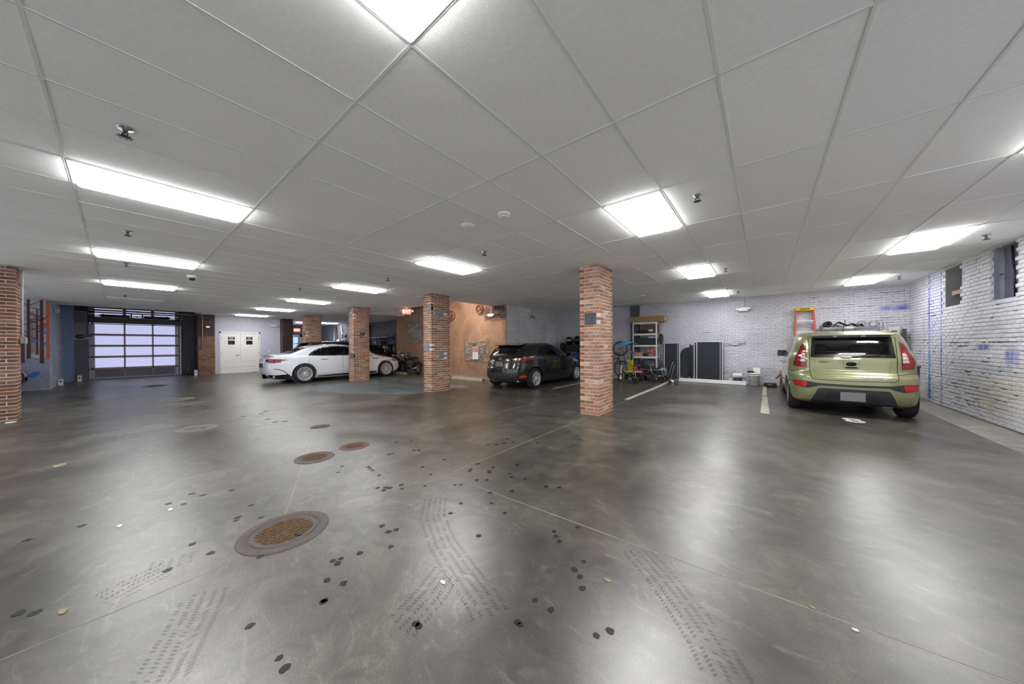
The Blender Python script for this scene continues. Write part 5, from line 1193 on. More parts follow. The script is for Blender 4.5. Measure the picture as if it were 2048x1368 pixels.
sp = thing('spring_shaft', 'black torsion spring shaft above the garage door', 'door spring', (XG + .25, .47, 2.72))
MB().tube([(0, -1.3, 0), (0, 1.3, 0)], .016, 8).build('shaft', M_BLACK, sp)
for sg in (1, -1):
    m = MB(); m.tube([(0, sg * .2, 0), (0, sg * .88, 0)], .05, 12); m.tube([(0, sg * .88, 0), (0, sg * .93, 0), (0, sg * 1.02, 0)], [.07, .06, .015], 12); m.build('spring', M_BLACK, sp)
    MB().b2((-.06, sg * .16 - .02, -.12), (.06, sg * .16 + .02, .14)).build('bracket', M_BLACK, sp)
MB().box((0, 0, .0), (.05, .06, .05)).build('centre_bearing', M_BLACK, sp)
hw = struct(MB().b2((-.05, -1.5, 0), (.05, 1.55, .06)).build('trim_6', mat('honey_timber', '#8a6a4c', .7, var=.2), None, (XG + .9, .75, 2.86)))
for y in (-.6, -.3, .1, .45, .7): MB().b2((.05, y, .015), (.055, y + .09, .045)).build('knot_patch', mat('dark_timber', '#4b382a', .8), hw)
for y, lab in ((YA - .045, 'steel door track on the left of the garage door'), (YB + .045, 'steel door track on the right of the garage door')):
    t = thing('door_track', lab, 'door track', (XG + .1, y, .03))
    MB().b2((-.03, -.03, 0), (.03, .03, 2.35)).build('rail', M_GALV, t)
    MB().tube([(0, 0, 2.35), (.06, 0, 2.5), (.25, 0, 2.62), (.9, 0, 2.66)], .025, 8).build('curve', M_GALV, t)
    for z in (.4, 1.1, 1.8): MB().b2((-.1, -.05, z), (-.02, .05, z + .05)).build('bracket', M_DARK, t)
t = thing('grab_bar', 'bright slanted handle rod left of the garage door', 'handle', (XD + .06, -.86, 1.62))
MB().tube([(0, -.1, 0), (.03, .02, .1), (0, .12, .2)], .02, 8).build('rod', M_CHROME, t); MB().box((-.02, .12, .2), (.04, .06, .06)).build('bracket', M_DARK, t)
t = thing('strut', 'grey slanted strut right of the garage door', 'strut', (XG + .35, 1.95, 0.03))
MB().tube([(0, 0, 0), (.0, .16, .55)], .025, 8).build('rod', M_GALV, t); MB().box((0, 0, .01), (.08, .08, .02)).build('foot', M_DARK, t)
struct(MB().b2((XG - .3, 1.74, -.05), (XG - .035, 2.3, 3.4)).build('trim_2', M_DKWALL)); struct(MB().b2((XG - .3, -1.16, -.05), (XG - .035, -.81, 3.4)).build('trim_3', M_DKWALL))
struct(MB().b2((XG - .3, -1.2, 3.03), (XG, 2.4, 3.6)).build('trim_4', M_BLACK))
struct(MB().b2((XG - .3, -1.6, 3.55), (-19.4, 2.6, 3.65)).build('trim_5', M_BLACK))
# dark board with notices beside the garage door
nb = thing('notice_board', 'dark board with two pale notices left of the garage door', 'notice board', (XD, -.95, 0))
MB().b2((0, -.15, .05), (.03, .15, 2.8)).build('board', M_DKWALL, nb)
s1 = MB().b2((.03, -.14, 1.94), (.038, .1, 2.34)).build('notice', mat('grey_notice', '#7d7a82', .6), nb)
for k, (tx, sz) in enumerate((('NOTICE', .05), ('KEEP CLEAR', .03), ('OF DOOR', .03))): letter(tx, sz, M_BLACK, s1, (.0385, -.02, 2.26 - k * .1), (PI / 2, 0, PI / 2))
s2 = MB().b2((.03, -.15, 1.68), (.038, .11, 1.93)).build('notice', mat('pale_notice', '#8b867e', .6), nb)
m = MB(); m.lathe([(.0001, .004), (.11, .004), (.115, 0)], axis='X', n=28); m.xform(Matrix.Translation((.038, -.02, 1.81)) @ Matrix.Diagonal((1, 1, .78, 1))); m.build('oval_panel', M_BLACK, s2)
letter('GARAGE', .042, mat('gold_letter', '#8d7452', .5), s2, (.0435, -.02, 1.81), (PI / 2, 0, PI / 2))
# white double doors
dd = thing('double_door', 'white double doors with black signs in the lavender wall', 'door', (XD, 3.82, fz(XD, 3.8))); Y1 = .8
fr = MB(); fr.b2((-.1, -Y1, 0), (.02, -Y1 + .06, 2.07)); fr.b2((-.1, Y1 - .06, 0), (.02, Y1, 2.07)); fr.b2((-.1, -Y1, 2.0), (.02, Y1, 2.07)); fr.build('frame', M_WHITE, dd, bevel=.004)
for sg, lines in ((-1, ('ELECTRICAL', 'EQUIPMENT', 'ROOM')), (1, ('FIRE', 'SPRINKLER', 'ROOM'))):
    y0, y1 = (-Y1 + .065, -.004) if sg < 0 else (.004, Y1 - .065)
    lf = MB().b2((-.05, y0, .012), (-.005, y1, 1.995)).build('leaf', mat('white_door_paint', '#f0eee8', .4), dd, bevel=.003)
    cy = (y0 + y1) / 2 - .02 * sg
    pr = MB()
    for a, b, c, d in ((-.23, -.2, .32, .62), (.2, .23, .32, .62)): pr.b2((-.005, cy + a, c), (.004, cy + b, d))
    for c in (.31, .61): pr.b2((-.005, cy - .23, c), (.004, cy + .23, c + .03))
    pr.build('lower_panel', mat('white_door_paint', '#dedcd4', .4), lf, bevel=.003)
    pl = MB().b2((-.004, cy - .13, 1.68), (.0, cy + .13, 1.82)).build('sign_plate', M_BLACK, lf)
    for k, tx in enumerate(lines): letter(tx, .036, M_WHITE, lf, (.0012, cy, 1.795 - k * .042), (PI / 2, 0, PI / 2), bold=True)
    MB().b2((-.004, cy - .13, 1.43), (.0, cy + .13, 1.63)).build('vision_panel', M_TRIM, lf)
    for z in (.25, 1.0, 1.75): MB().box((.004, y0 + .0 if sg < 0 else y1, z), (.02, .016, .1)).build('hinge', M_DARK, lf)
hd = MB(); hd.cyl((.015, -.09, .9), .025, .03, 'X', 14); hd.tube([(.03, -.09, .9), (.045, -.12, .9), (.045, -.21, .89)], .011, 8); hd.build('lever_handle', M_STEEL, dd)
t = thing('wall_switch', 'small white switch plate right of the white doors', 'switch', (XD + .002, 4.98, 1.15)); MB().box((.004, 0, 0), (.008, .08, .12)).build('plate', M_WHITE, t, bevel=.002); MB().box((.011, 0, 0), (.01, .02, .035)).build('rocker', M_IVORY, t)
# far glazed door
fd = thing('glazed_door', 'far door glowing blue beyond the dark brick pier', 'door', (-25.58, 7.45, 0))
m = MB(); m.b2((0, -.62, 0), (.05, -.45, 2.2)); m.b2((0, .4, 0), (.05, .55, 2.2)); m.b2((0, -.62, 2.06), (.05, .55, 2.2)); m.build('frame', M_GALV, fd)
MB().b2((0, -.45, 0), (.03, .4, .3)).build('kick_panel', M_GALV, fd)
MB().b2((.0, -.42, .3), (.02, .3, 2.04)).build('pane', emis('blue_daylit_pane', '#7f9ff0', .75 * DAY), fd); MB().b2((0, .3, .3), (.03, .4, 2.06)).build('stile', M_BLUE, fd)
# ================================================================== exit signs, emergency lights
M_EXIT = emis('exit_red', '#ff4a38', 1.6); M_EXITL = emis('exit_letter', '#ffb8a0', 1.4)
def exit_sign(x, y, z, rz, label, w=.34, h=.23):
    t = thing('exit_sign', label, 'exit sign', (x, y, z), rz)
    MB().box((0, .025, 0), (w, .05, h)).build('housing', M_IVORY, t, bevel=.008); MB().box((0, -.003, 0), (w * .88, .008, h * .84)).build('face', M_EXIT, t)
    letter('EXIT', .15, M_EXITL, t, (0, -.008, 0), (PI / 2, 0, 0), bold=True)
    return t
ex = exit_sign(-11.3, 7.2, 2.75, .95, 'lit exit sign hung by the ceiling well left of the stone studded column'); MB().box((0, .02, .13), (.1, .04, .04)).build('canopy', M_IVORY, ex)
for sg in (1, -1):
    l = MB(); l.lathe([(.0001, -.03), (.045, -.03), (.055, .03), (.0001, .035)], c=(sg * .22, 0, .02), axis='Y', n=16); l.build('lamp_head', M_IVORY, ex)
exit_sign(-22.0, 6.62, 2.36, 1.25, 'small far exit sign beside the dark brick pier')
MB().tube([(-22.0, 6.63, 2.47), (-22.0, 6.63, CLG)], .008, 6).build('stem', M_DARK)
bpy.data.objects['stem'].parent = bpy.data.objects['exit_sign.001']; bpy.data.objects['stem'].matrix_parent_inverse = (Matrix.Translation((-22.0, 6.62, 2.36)) @ Matrix.Rotation(1.25, 4, 'Z')).inverted()
def emergency(x, y, z, rz, label, pipe=True, m=None):
    t = thing('emergency_light', label, 'emergency light', (x, y, z), rz, 'emergency light packs')
    m = m or M_IVORY; MB().box((0, -.045, 0), (.25, .09, .12)).build('case', m, t, bevel=.012)
    for sg in (1, -1):
        b = MB(); b.lathe([(.0001, -.04), (.034, -.04), (.038, -.025), (.025, .03), (.0001, .03)], c=(sg * .16, -.05, .01), axis='Y', n=16); h = b.build('lamp_head', m, t)
        MB().lathe([(.0001, 0), (.028, 0)], c=(sg * .16, -.0915, .01), axis='Y', n=16).build('lens', mat('lamp_lens', '#dfe3e8', .15), h)
    if pipe: MB().tube([(0, -.03, .06), (0, -.03, CLG - z - .004)], .012, 8).build('conduit', m, t)
    return t
emergency(-.54, YT - .045, 2.5, 0, 'white emergency light on the back wall above the framed boards')
emergency(-8.36, YS - .005, 2.55, 0, 'white emergency light over the dark exposed bricks')
emergency(XM + .02, 10.76, 2.55, PI / 2, 'grey emergency light on the block wall above the black hatchback', True, mat('grey_fitting', '#8d9095', .5))
emergency(XD + .005, 5.2, 2.5, PI / 2, 'emergency light high on the lavender wall', False)
emergency(-18.9, -1.38, 2.62, PI, 'small emergency light near the orange mural tree', False)
emergency(-15.9, 10.17, 2.55, 0, 'far emergency light beyond the white car bonnet', False)
for x, y, lab in ((-19.3, -1.3, 'small white sensor box at the foot of the left wall'), (XD + .25, -.98, 'white sensor post left of the garage door'), (-20.5, 2.16, 'white sensor box at the foot of the brick pier')):
    t = thing('sensor_box', lab, 'sensor', (x, y, fz(x, y))); MB().box((0, 0, .11), (.12, .1, .22)).build('case', M_IVORY, t, bevel=.01); MB().box((0, 0, .24), (.08, .08, .05)).build('cap', mat('grey_box', '#9fa1a0', .5), t); MB().cyl((.062, 0, .15), .025, .006, 'X', 14).build('eye', M_BLACK, t)
t = thing('fire_bell', 'small white strobe on the brick pier', 'alarm', (-20.6, 2.58, 2.32)); MB().box((.02, 0, 0), (.04, .14, .09)).build('body', M_IVORY, t, bevel=.006); MB().box((.045, 0, -.01), (.02, .07, .03)).build('strobe_lens', M_LENSC, t)
t = thing('conduit', 'pale conduit down the brick pier', 'pipe', (-20.575, 2.4, 0)); MB().tube([(0, 0, 1.4), (0, 0, CLG - .01)], .014, 8).build('pipe', mat('pale_pipe', '#b5a79b', .5), t); MB().box((.0, 0, 1.36), (.05, .08, .1)).build('box', M_PIER, t)
# ================================================================== on the stucco wall
t = thing('warning_sign', 'red and white parking sign on the stone patch', 'sign', (-9.25, YS - .06, 0))
MB().b2((-.16, 0, .80), (.16, .008, 1.31)).build('plate', M_WHITE, t, bevel=.003)
MB().b2((-.145, -.003, 1.09), (.145, .002, 1.29)).build('red_panel', mat('sign_red', '#b5383a', .5), t)
letter('PRIVATE', .06, M_WHITE, t, (0, -.004, 1.225), (PI / 2, 0, 0), bold=True); letter('PARKING', .06, M_WHITE, t, (0, -.004, 1.145), (PI / 2, 0, 0), bold=True)
for k, tx in enumerate(('RESIDENTS ONLY', 'UNAUTHORIZED', 'VEHICLES WILL', 'BE TOWED')): letter(tx, .03, M_BLACK, t, (0, -.0015, 1.03 - k * .052), (PI / 2, 0, 0))
M_RUST = mat('rust_orange_iron', '#8a5a44', .7, .1, var=.2, scale=20)
def pulley(x, z, R, label):
    t = thing('iron_wheel', label, 'wheel', (x, YS - .02, z))
    r = MB(); r.lathe([(R, -.11), (R, -.02), (R * .92, -.02), (R * .84, -.05), (R * .84, -.08), (R * .92, -.11)], axis='Y', n=36, closed=True); r.build('rim', M_RUST, t)
    for k in range(5):
        a = k * 2 * PI / 5 + .3; MB().tube([(.04 * math.cos(a), -.065, .04 * math.sin(a)), (R * .55 * math.cos(a + .12), -.065, R * .55 * math.sin(a + .12)), (R * .86 * math.cos(a), -.065, R * .86 * math.sin(a))], [.024, .018, .022], 8).build('spoke', M_RUST, t)
    MB().lathe([(.0001, -.12), (.05, -.12), (.06, -.03), (.0001, -.0)], axis='Y', n=18).build('hub', M_RUST, t)
pulley(-8.98, 2.82, .19, 'rusty spoked iron wheel by the dark exposed bricks'); pulley(-10.72, 2.68, .22, 'orange iron wheel half hidden by the stone studded column')
def stop(x, y, L, rz, label, m, h=.11, d=.16):
    t = thing('parking_stop', label, 'parking stop', (x, y, fz(x, y)), rz); mb = MB(); mb.prism([(-d / 2, 0), (d / 2, 0), (d / 2 - .035, h), (-d / 2 + .035, h)], -L / 2, L / 2, 'X'); mb.build('block', m, t, bevel=.012)
    for sx in (-1, 1): MB().cyl((sx * L * .36, 0, h), .015, .008, n=10).build('anchor_pin', M_GALV, t)
    return t
M_KERB = mat('pale_concrete_kerb', '#a09a8d', .8, var=.15, scale=8, bump=.3)
stop(-9.2, 8.55, 1.75, .0, 'pale concrete parking stop in front of the stucco wall', M_KERB)
stop(-14.1, 8.5, 1.3, 0, 'concrete parking stop in front of the white car', M_KERB)
stop(-1.42, 12.42, 1.95, -.04, 'white painted parking stop before the framed boards', mat('white_kerb_paint', '#d6d6d4', .5, var=.06), .12, .12)
stop(-4.3, 12.15, 1.6, -.05, 'dusty parking stop behind the toy vehicles', M_KERB, .1)
# ================================================================== mural on the left wall
def flat_on_mural(name, poly, m, d=.0185, th=.003):
    return MB().prism(poly, XMU + d, XMU + d + th, 'X').build(name, m, wall_mural)
MR = mat('mural_maroon', '#4e1e24', .6, var=.1); MO = mat('mural_orange', '#b2532c', .6, var=.06); MT = mat('mural_faint_tan', '#8d7268', .7); MBL = mat('mural_blue', '#2f6fc0', .5)
def trunk(y, w0, w1, z0, z1, m, d=.0185): flat_on_mural('painted_trunk', [(y - w0, z0), (y + w0, z0), (y + w1, z1), (y - w1, z1)], m, d)
flat_on_mural('painted_ground', [(-4.3, .05), (-1.41, .05), (-1.41, 1.0), (-1.7, 1.05), (-4.3, 1.1)], mat('mural_grey_blue', '#878ca6', .7, var=.12, scale=12), .017, .001)
for y, z0 in ((-1.72, 1.2), (-1.66, 1.15), (-1.87, 1.15), (-2.2, 1.15)): trunk(y, .02, .012, z0, 2.3, MT)
for y, w, z0, z1 in ((-1.78, .035, 1.03, 2.88), (-1.55, .04, .87, 2.88), (-1.63, .02, 1.15, 2.6), (-1.88, .035, .9, 2.4), (-2.15, .04, 1.0, 2.88), (-2.6, .05, .95, 2.88), (-3.1, .04, 1.0, 2.88)):
    trunk(y, w, w * .6, z0, z1, MR, .0195); q = random.Random(int(y * 100))
    for k in range(8):
        z = q.uniform(1.5, min(2.75, z1 - .1)); sg = q.choice((-1, 1)); l = q.uniform(.12, .3); e = (min(y + sg * l, -1.42), z + q.uniform(.08, .22)); flat_on_mural('painted_branch', [(y, z - .012), (y, z + .012), (e[0], e[1] + .005), (e[0], e[1] - .005)], MR, .0225)
trunk(-1.44, .034, .03, 1.0, 2.88, MO, .0205)
def leafshape(y, z, r, a): return [(y + r * math.cos(t) * math.cos(a) - r * .6 * math.sin(t) * math.sin(a), z + r * math.cos(t) * math.sin(a) + r * .6 * math.sin(t) * math.cos(a)) for t in [k * PI / 8 for k in range(16)]]
for y, z, r in ((-1.69, 1.57, .07), (-1.47, 1.5, .06), (-1.69, .53, .12), (-1.48, 1.85, .05), (-1.93, 1.85, .05), (-2.3, .7, .1)): flat_on_mural('painted_leaf', leafshape(y, z, r, .5), MBL, .0235)
# ================================================================== white shelf unit and what stands on it
SX0, SX1, SY0, SY1 = -3.95, -3.08, 12.25, 12.72
su = thing('shelf_unit', 'white metal shelf unit with five shelves against the back wall', 'shelving', ((SX0 + SX1) / 2, (SY0 + SY1) / 2, .05)); cx, cy = (SX0 + SX1) / 2, (SY0 + SY1) / 2; zb = .05
M_SHELF = mat('white_shelf_paint', '#dcdad6', .45)
for sx in (-1, 1):
    for sy in (-1, 1):
        m = MB(); X, Y = sx * (SX1 - SX0) / 2, sy * (SY1 - SY0) / 2; m.b2((min(X, X - sx * .035), Y - .002, 0), (max(X, X - sx * .035), Y + .002, 2.148)); m.b2((X - .002, min(Y, Y - sy * .035), 0), (X + .002, max(Y, Y - sy * .035), 2.148)); m.build('post', M_SHELF, su)
SHZ = [.34, .90, 1.33, 1.76, 2.19]
for z in SHZ:
    m = MB(); m.b2((cx - cx - .43, -.232, z - zb + .0), (.43, .232, z - zb + .012)); m.b2((-.43, -.236, z - zb - .05), (.43, -.228, z - zb + .012)); m.b2((-.43, .228, z - zb - .05), (.43, .236, z - zb + .012)); m.build('shelf', M_SHELF, su, bevel=.002, seg=1)
M_CARD = mat('brown_cardboard', '#8f7350', .8, var=.1, scale=6)
t = thing('cardboard_box', 'long brown cardboard box lying on top of the shelf unit', 'box', (-3.44, 12.45, 2.205)); MB().box((0, 0, .1), (1.22, .5, .2)).build('carton', M_CARD, t, bevel=.006); MB().box((.3, 0, .201), (.1, .5, .003)).build('tape', mat('packing_tape', '#b59a6c', .3), t); MB().box((.611, .02, .11), (.003, .16, .1)).build('label', mat('paper_label', '#cfc8ba', .7), t)
t = thing('flat_carton', 'thin flat carton on the long cardboard box', 'box', (-3.3, 12.48, 2.41)); MB().box((0, 0, .015), (.85, .42, .03)).build('carton', mat('pale_cardboard', '#b7a283', .8), t); MB().box((0, 0, .031), (.85, .05, .002)).build('tape', mat('packing_tape', '#b59a6c', .3), t)
def softbag(x, y, z, d, label, m, cat='bag', strap=True, seed=1):
    t = thing('soft_bag', label, cat, (x, y, z)); q = random.Random(seed); mb = MB(); mb.ball((0, 0, d[2] / 2), .5, 16, 10, d); 
    mb.v = [(p[0] + q.uniform(-.01, .01), p[1] + q.uniform(-.01, .01), max(0.0, p[2] * .98)) for p in mb.v]; mb.v = [(max(-d[0] * .44, min(d[0] * .44, p[0])), max(-d[1] * .44, min(d[1] * .44, p[1])), min(d[2] * .93, p[2])) for p in mb.v]
    mb.build('bag', m, t)
    if strap: MB().tube([(-d[0] * .2, -d[1] * .42, d[2] * .8), (-d[0] * .1, -d[1] * .5, d[2] * .95), (d[0] * .1, -d[1] * .5, d[2] * .95), (d[0] * .2, -d[1] * .42, d[2] * .8)], .012, 6).build('strap', M_BLACK, t)
    return t
M_CLOTHD = mat('charcoal_cloth', '#26282d', .85, var=.2, scale=12); M_CLOTHG = mat('grey_cloth', '#43464c', .85, var=.2, scale=12)
softbag(-3.66, 12.45, 1.775, (.42, .36, .16), 'dark folded tarp on the upper shelf', M_CLOTHD, 'tarp', False, 2)
softbag(-3.30, 12.40, 1.775, (.3, .28, .09), 'grey folded cloth on the upper shelf beside the dark tarp', M_CLOTHG, 'cloth', False, 3)
t = thing('small_box', 'small white box on the grey cloth of the upper shelf', 'box', (-3.32, 12.36, 1.861)); MB().box((0, 0, .03), (.13, .08, .06)).build('carton', M_WHITE, t, bevel=.004); MB().box((0, 0, .061), (.13, .02, .002)).build('tape', M_IVORY, t)
t = thing('brown_panel', 'brown board leaning at the back of the upper shelf', 'board', (-3.42, 12.66, 1.775)); MB().box((0, 0, .17), (.66, .02, .34)).build('board', mat('brown_board', '#6a5248', .7, var=.15), t); MB().box((0, -.012, .33), (.66, .006, .02)).build('edge_strip', M_CARD, t)
t = thing('black_case', 'black hard case on the middle shelf', 'case', (-3.47, 12.47, 1.345)); MB().box((0, 0, .13), (.7, .38, .26)).build('shell', mat('black_case_plastic', '#191c1d', .5), t, bevel=.03, seg=3); MB().box((0, -.192, .16), (.16, .012, .03)).build('handle', M_DARK, t, bevel=.005); MB().box((0, 0, .14), (.705, .385, .006)).build('seam', M_SEAM, t)
t = thing('folded_table', 'white folded tray on the black case', 'tray', (-3.24, 12.45, 1.607)); MB().box((0, 0, .012), (.3, .36, .024)).build('top', M_WHITE, t, bevel=.004); MB().box((0, 0, .05), (.24, .3, .02)).build('tray', mat('grey_tray', '#a9abb4', .5), t); MB().box((0, 0, .032), (.2, .02, .016)).build('hinge_bar', M_GALV, t)
softbag(-2.98, 12.45, 1.36, (.14, .34, .42), 'black backpack hanging from the right side of the shelf unit', M_CLOTHD, 'backpack', True, 5)
t = thing('wooden_crate', 'pale wooden crate on the fourth shelf behind the tricycle', 'crate', (-3.75, 12.40, .912)); 
for z in (.03, .1): 
    for sy in (-1, 1): MB().box((0, sy * .13, z + .02), (.28, .015, .055)).build('slat', mat('pale_pine', '#b39a80', .7, var=.1), t)
    for sx in (-1, 1): MB().box((sx * .13, 0, z + .02), (.015, .26, .055)).build('slat', mat('pale_pine', '#b39a80', .7, var=.1), t)
MB().box((0, 0, .008), (.26, .26, .012)).build('base', mat('pale_pine', '#b39a80', .7, var=.1), t)
t = thing('snow_sled', 'dark green tray with a pale board on the fourth shelf', 'tray', (-3.56, 12.58, .912)); MB().box((0, 0, .06), (.13, .28, .12), taper=1.1).build('tub', mat('dark_green_plastic', '#1e2a22', .5), t, bevel=.02); MB().box((.0, -.02, .16), (.24, .2, .012), ry=.06).build('lid', mat('pale_grey_board', '#b8b8b2', .6), t)
# festive bag: red and white cloth with green ribbon
t = thing('gift_bag', 'red white and green patterned gift bag on the fourth shelf', 'bag', (-3.30, 12.40, .912))
def festive():
    m, nt, b = newmat('festive_cloth'); tc = nd(nt, 'ShaderNodeTexCoord'); v = nd(nt, 'ShaderNodeTexVoronoi', i_Scale=14.0); nt.links.new(tc.outputs['Object'], v.inputs['Vector'])
    sx = nd(nt, 'ShaderNodeSeparateColor'); nt.links.new(v.outputs['Color'], sx.inputs[0]); r = ramp(nt, [(0, lin('#a8545a')), (.35, lin('#d8cfc8')), (.62, lin('#b8434a')), (.82, lin('#3f6a4a'))], 'CONSTANT'); nt.links.new(sx.outputs[0], r.inputs[0]); nt.links.new(r.outputs[0], b.inputs['Base Color']); b.inputs['Roughness'].default_value = .7; return m
mb = MB(); mb.ball((0, 0, .17), .17, 18, 12, (1, .9, 1.05)); mb.v = [(p[0], p[1], max(0, p[2])) for p in mb.v]; mb.build('bag', festive(), t)
for k in range(3): MB().tube([(-.02 - .03 * k + .12 * math.cos(a * PI / 10), -.1, .17 + .14 * math.sin(a * PI / 10)) for a in range(7, 17)], .006, 6).build('ribbon', mat('green_ribbon', '#2f5c46', .5), t)
# lower shelf and floor: grey storage bags
softbag(-3.35, 12.46, .352, (.8, .5, .5), 'big grey storage bag on the lowest shelf behind the wagon', M_CLOTHG, 'bag', False, 8)
t = bpy.data.objects['soft_bag.003'] if 'soft_bag.003' in bpy.data.objects else None
letter('Clubs', .09, mat('pale_print', '#b8c0c4', .6), [o for o in bpy.data.objects if o.get('label', '').startswith('big grey storage')][0], (.06, -.224, .26), (PI / 2, 0, 0), shear=.2)
softbag(-2.9, 12.38, .04, (.3, .24, .56), 'grey bag on the floor at the right of the shelf unit', mat('mid_grey_cloth', '#53565e', .9, var=.2), 'bag', False, 9)
# ================================================================== framed dark boards against the back wall
M_FELT = mat('charcoal_felt', '#2e3138', .95, var=.12, scale=30, bump=.2, bscale=150); M_ALF = mat('pale_aluminium_frame', '#b4b7bd', .35, .7)
def framed(x0, x1, z1, y, lean, label, inner=True):
    w, h = x1 - x0, z1 - .055; t = thing('framed_board', label, 'board', ((x0 + x1) / 2, y, fz(0, y))); t.rotation_euler = (-lean, 0, 0); f = .035
    for sx in (-1, 1): MB().box((sx * (w - f) / 2, 0, h / 2), (f, .05, h)).build('side_rail', M_ALF, t, bevel=.004)
    for z in (f / 2, h - f / 2): MB().box((0, 0, z), (w - 2 * f, .05, f)).build('end_rail', M_ALF, t, bevel=.004)
    MB().box((0, .008, h / 2), (w - 2 * f, .02, h - 2 * f)).build('felt', M_FELT, t)
    if inner: MB().box(((w / 2 - f - .045), -.006, h / 2), (.035, .02, h - 2 * f)).build('inner_strip', mat('grey_strip', '#7d828a', .4, .5), t)
    return t
framed(-2.93, -2.38, 1.43, 12.58, .03, 'narrow dark framed board beside the shelf unit')
framed(-3.02, -2.5, 1.41, 12.67, .03, 'narrow framed board behind the other narrow one', False)
framed(-1.87, -1.08, 1.47, 12.58, .03, 'widest dark framed board, in front of the oval bag')
framed(-1.96, -1.2, 1.45, 12.67, .03, 'wide framed board behind the widest one', False)
t = thing('oval_bag', 'flat black oval bag leaning left of the widest board', 'bag', (-2.09, 12.68, .06)); mb = MB()
pl = [(-.33 + .0, .62)]; pl = smooth_poly([(.03, .02), (-.2, .12), (-.31, .4), (-.33, .7), (-.26, 1.05), (-.12, 1.17), (.0, 1.2), (.06, 1.28), (.1, 1.1), (.1, .3)], 5); mb.prism(pl, -.04, .04, 'Y'); mb.build('cover', mat('black_nylon', '#22252b', .7, var=.1), t, bevel=.015)
MB().tube([(.02, -.045, .05), (.03, -.05, .6), (.02, -.045, 1.15), (.03, -.02, 1.3)], .02, 8).build('edge_band', M_BLACK, t); MB().ball((.0, -.05, .12), .02, 10, 8).build('toggle', M_WHITE, t)
# ================================================================== cans, bucket, tool box
def can(x, y, r, h, m, label, lidm, band=None):
    t = thing('paint_can', label, 'can', (x, y, fz(x, y))); MB().lathe([(.0001, 0), (r, 0), (r, h - .01), (r + .004, h), (r - .012, h), (.0001, h - .006)], n=28).build('body', m, t); MB().lathe([(.0001, h + .004), (r - .02, h + .004), (r - .014, h - .004)], n=28).build('lid', lidm, t)
    if band: MB().lathe([(r + .001, h * .2), (r + .002, h * .8)], n=28).build('label_band', band, t)
    MB().tube([(r * math.cos(a * PI / 10) , -r * .96 * abs(math.sin(a * PI / 10)) - .004, h * .75 - h * .35 * math.sin(a * PI / 10)) for a in range(11)], .003, 5).build('wire_handle', M_STEEL, t); return t
can(-.88, 12.55, .085, .19, M_IVORY, 'white paint can beside the navy one', M_GALV)
can(-.68, 12.56, .11, .2, mat('navy_label', '#2f3560', .5, var=.2, scale=25), 'navy labelled paint can under the white roll', M_GALV, mat('navy_band', '#3a4070', .5, var=.3, scale=30))
t = thing('paper_roll', 'white roll lying on the navy paint can', 'roll', (-.68, 12.56, .255)); mb = MB(); mb.lathe([(.022, -.12), (.07, -.12), (.075, -.11), (.075, .11), (.07, .12), (.022, .12)], axis='X', n=24, closed=True, c=(0, 0, .076)); mb.build('roll', mat('soft_white', '#dadada', .8), t); MB().lathe([(.022, -.118), (.022, .118), (.018, .118), (.018, -.118)], axis='X', n=16, closed=True, c=(0, 0, .076)).build('core', M_CARD, t)
t = thing('bucket', 'tall white plastic bucket with a ridged lid', 'bucket', (-.25, 12.5, fz(0, 12.5))); MB().lathe([(.0001, 0), (.135, 0), (.15, .30), (.162, .305), (.162, .33), (.152, .335), (.154, .37), (.0001, .37)], n=36).build('pail', mat('white_pail', '#dcdde2', .4), t); MB().lathe([(.0001, .395), (.15, .395), (.172, .385), (.172, .365), (.155, .36)], n=36).build('lid', M_WHITE, t); MB().tube([(.155 * math.cos(a * PI / 10), -.155 * abs(math.sin(a * PI / 10)) - .003, .3 - .16 * math.sin(a * PI / 10)) for a in range(11)], .004, 5).build('wire_handle', M_STEEL, t)
t = thing('grille_filter', 'square white filter panel standing on the bucket lid', 'panel', (-.19, 12.55, fz(0, 12.5) + .395)); MB().box((0, 0, .085), (.19, .03, .17), rx=-.12).build('panel', M_IVORY, t, bevel=.006); MB().box((.0, .02, .088), (.2, .016, .178), rx=-.12).build('backing', M_DARK, t)
t = thing('roller', 'black paint roller lying on the bucket lid', 'tool', (-.31, 12.42, fz(0, 12.5) + .395)); MB().cyl((-.02, 0, .03), .028, .17, 'X', 16).build('sleeve', mat('black_roller', '#191b1e', .8), t); MB().tube([(.07, 0, .03), (.12, .03, .015), (.15, .05, .012)], .008, 6).build('handle', M_BLACK, t)
t = thing('tool_case', 'flat black tool case on the floor beside the bucket', 'case', (.14, 12.42, fz(0, 12.4))); MB().box((0, 0, .055), (.32, .25, .11), taper=.94).build('shell', mat('black_case_plastic', '#191c1d', .5), t, bevel=.015); MB().box((0, -.128, .07), (.1, .02, .02)).build('handle', M_STEEL, t, bevel=.004); MB().box((0, 0, .066), (.322, .252, .004)).build('seam', M_SEAM, t)
t = thing('garden_lamp', 'copper ribbed lamp post with a tilted silver head beside the green car', 'lamp', (.42, 12.3, fz(0, 12.3))); M_COP = mat('copper_brown', '#7d5036', .45, .4, var=.15)
mb = MB(); mb.lathe([(.0001, 0)] + [(.055 if k % 2 else .046, .02 + k * .02) for k in range(14)] + [(.04, .3), (.0001, .3)], n=20); mb.build('ribbed_post', M_COP, t)
mb = MB(); mb.box((-.03, 0, .38), (.14, .14, .14), ry=.7, taper=.75); mb.build('head', M_STEEL, t, bevel=.01); MB().box((-.085, 0, .34), (.022, .19, .2), ry=.7).build('rim', M_BLACK, t); MB().ball((-.01, 0, .49), .06, 14, 10).build('globe', mat('orange_globe', '#c07a48', .4), t)
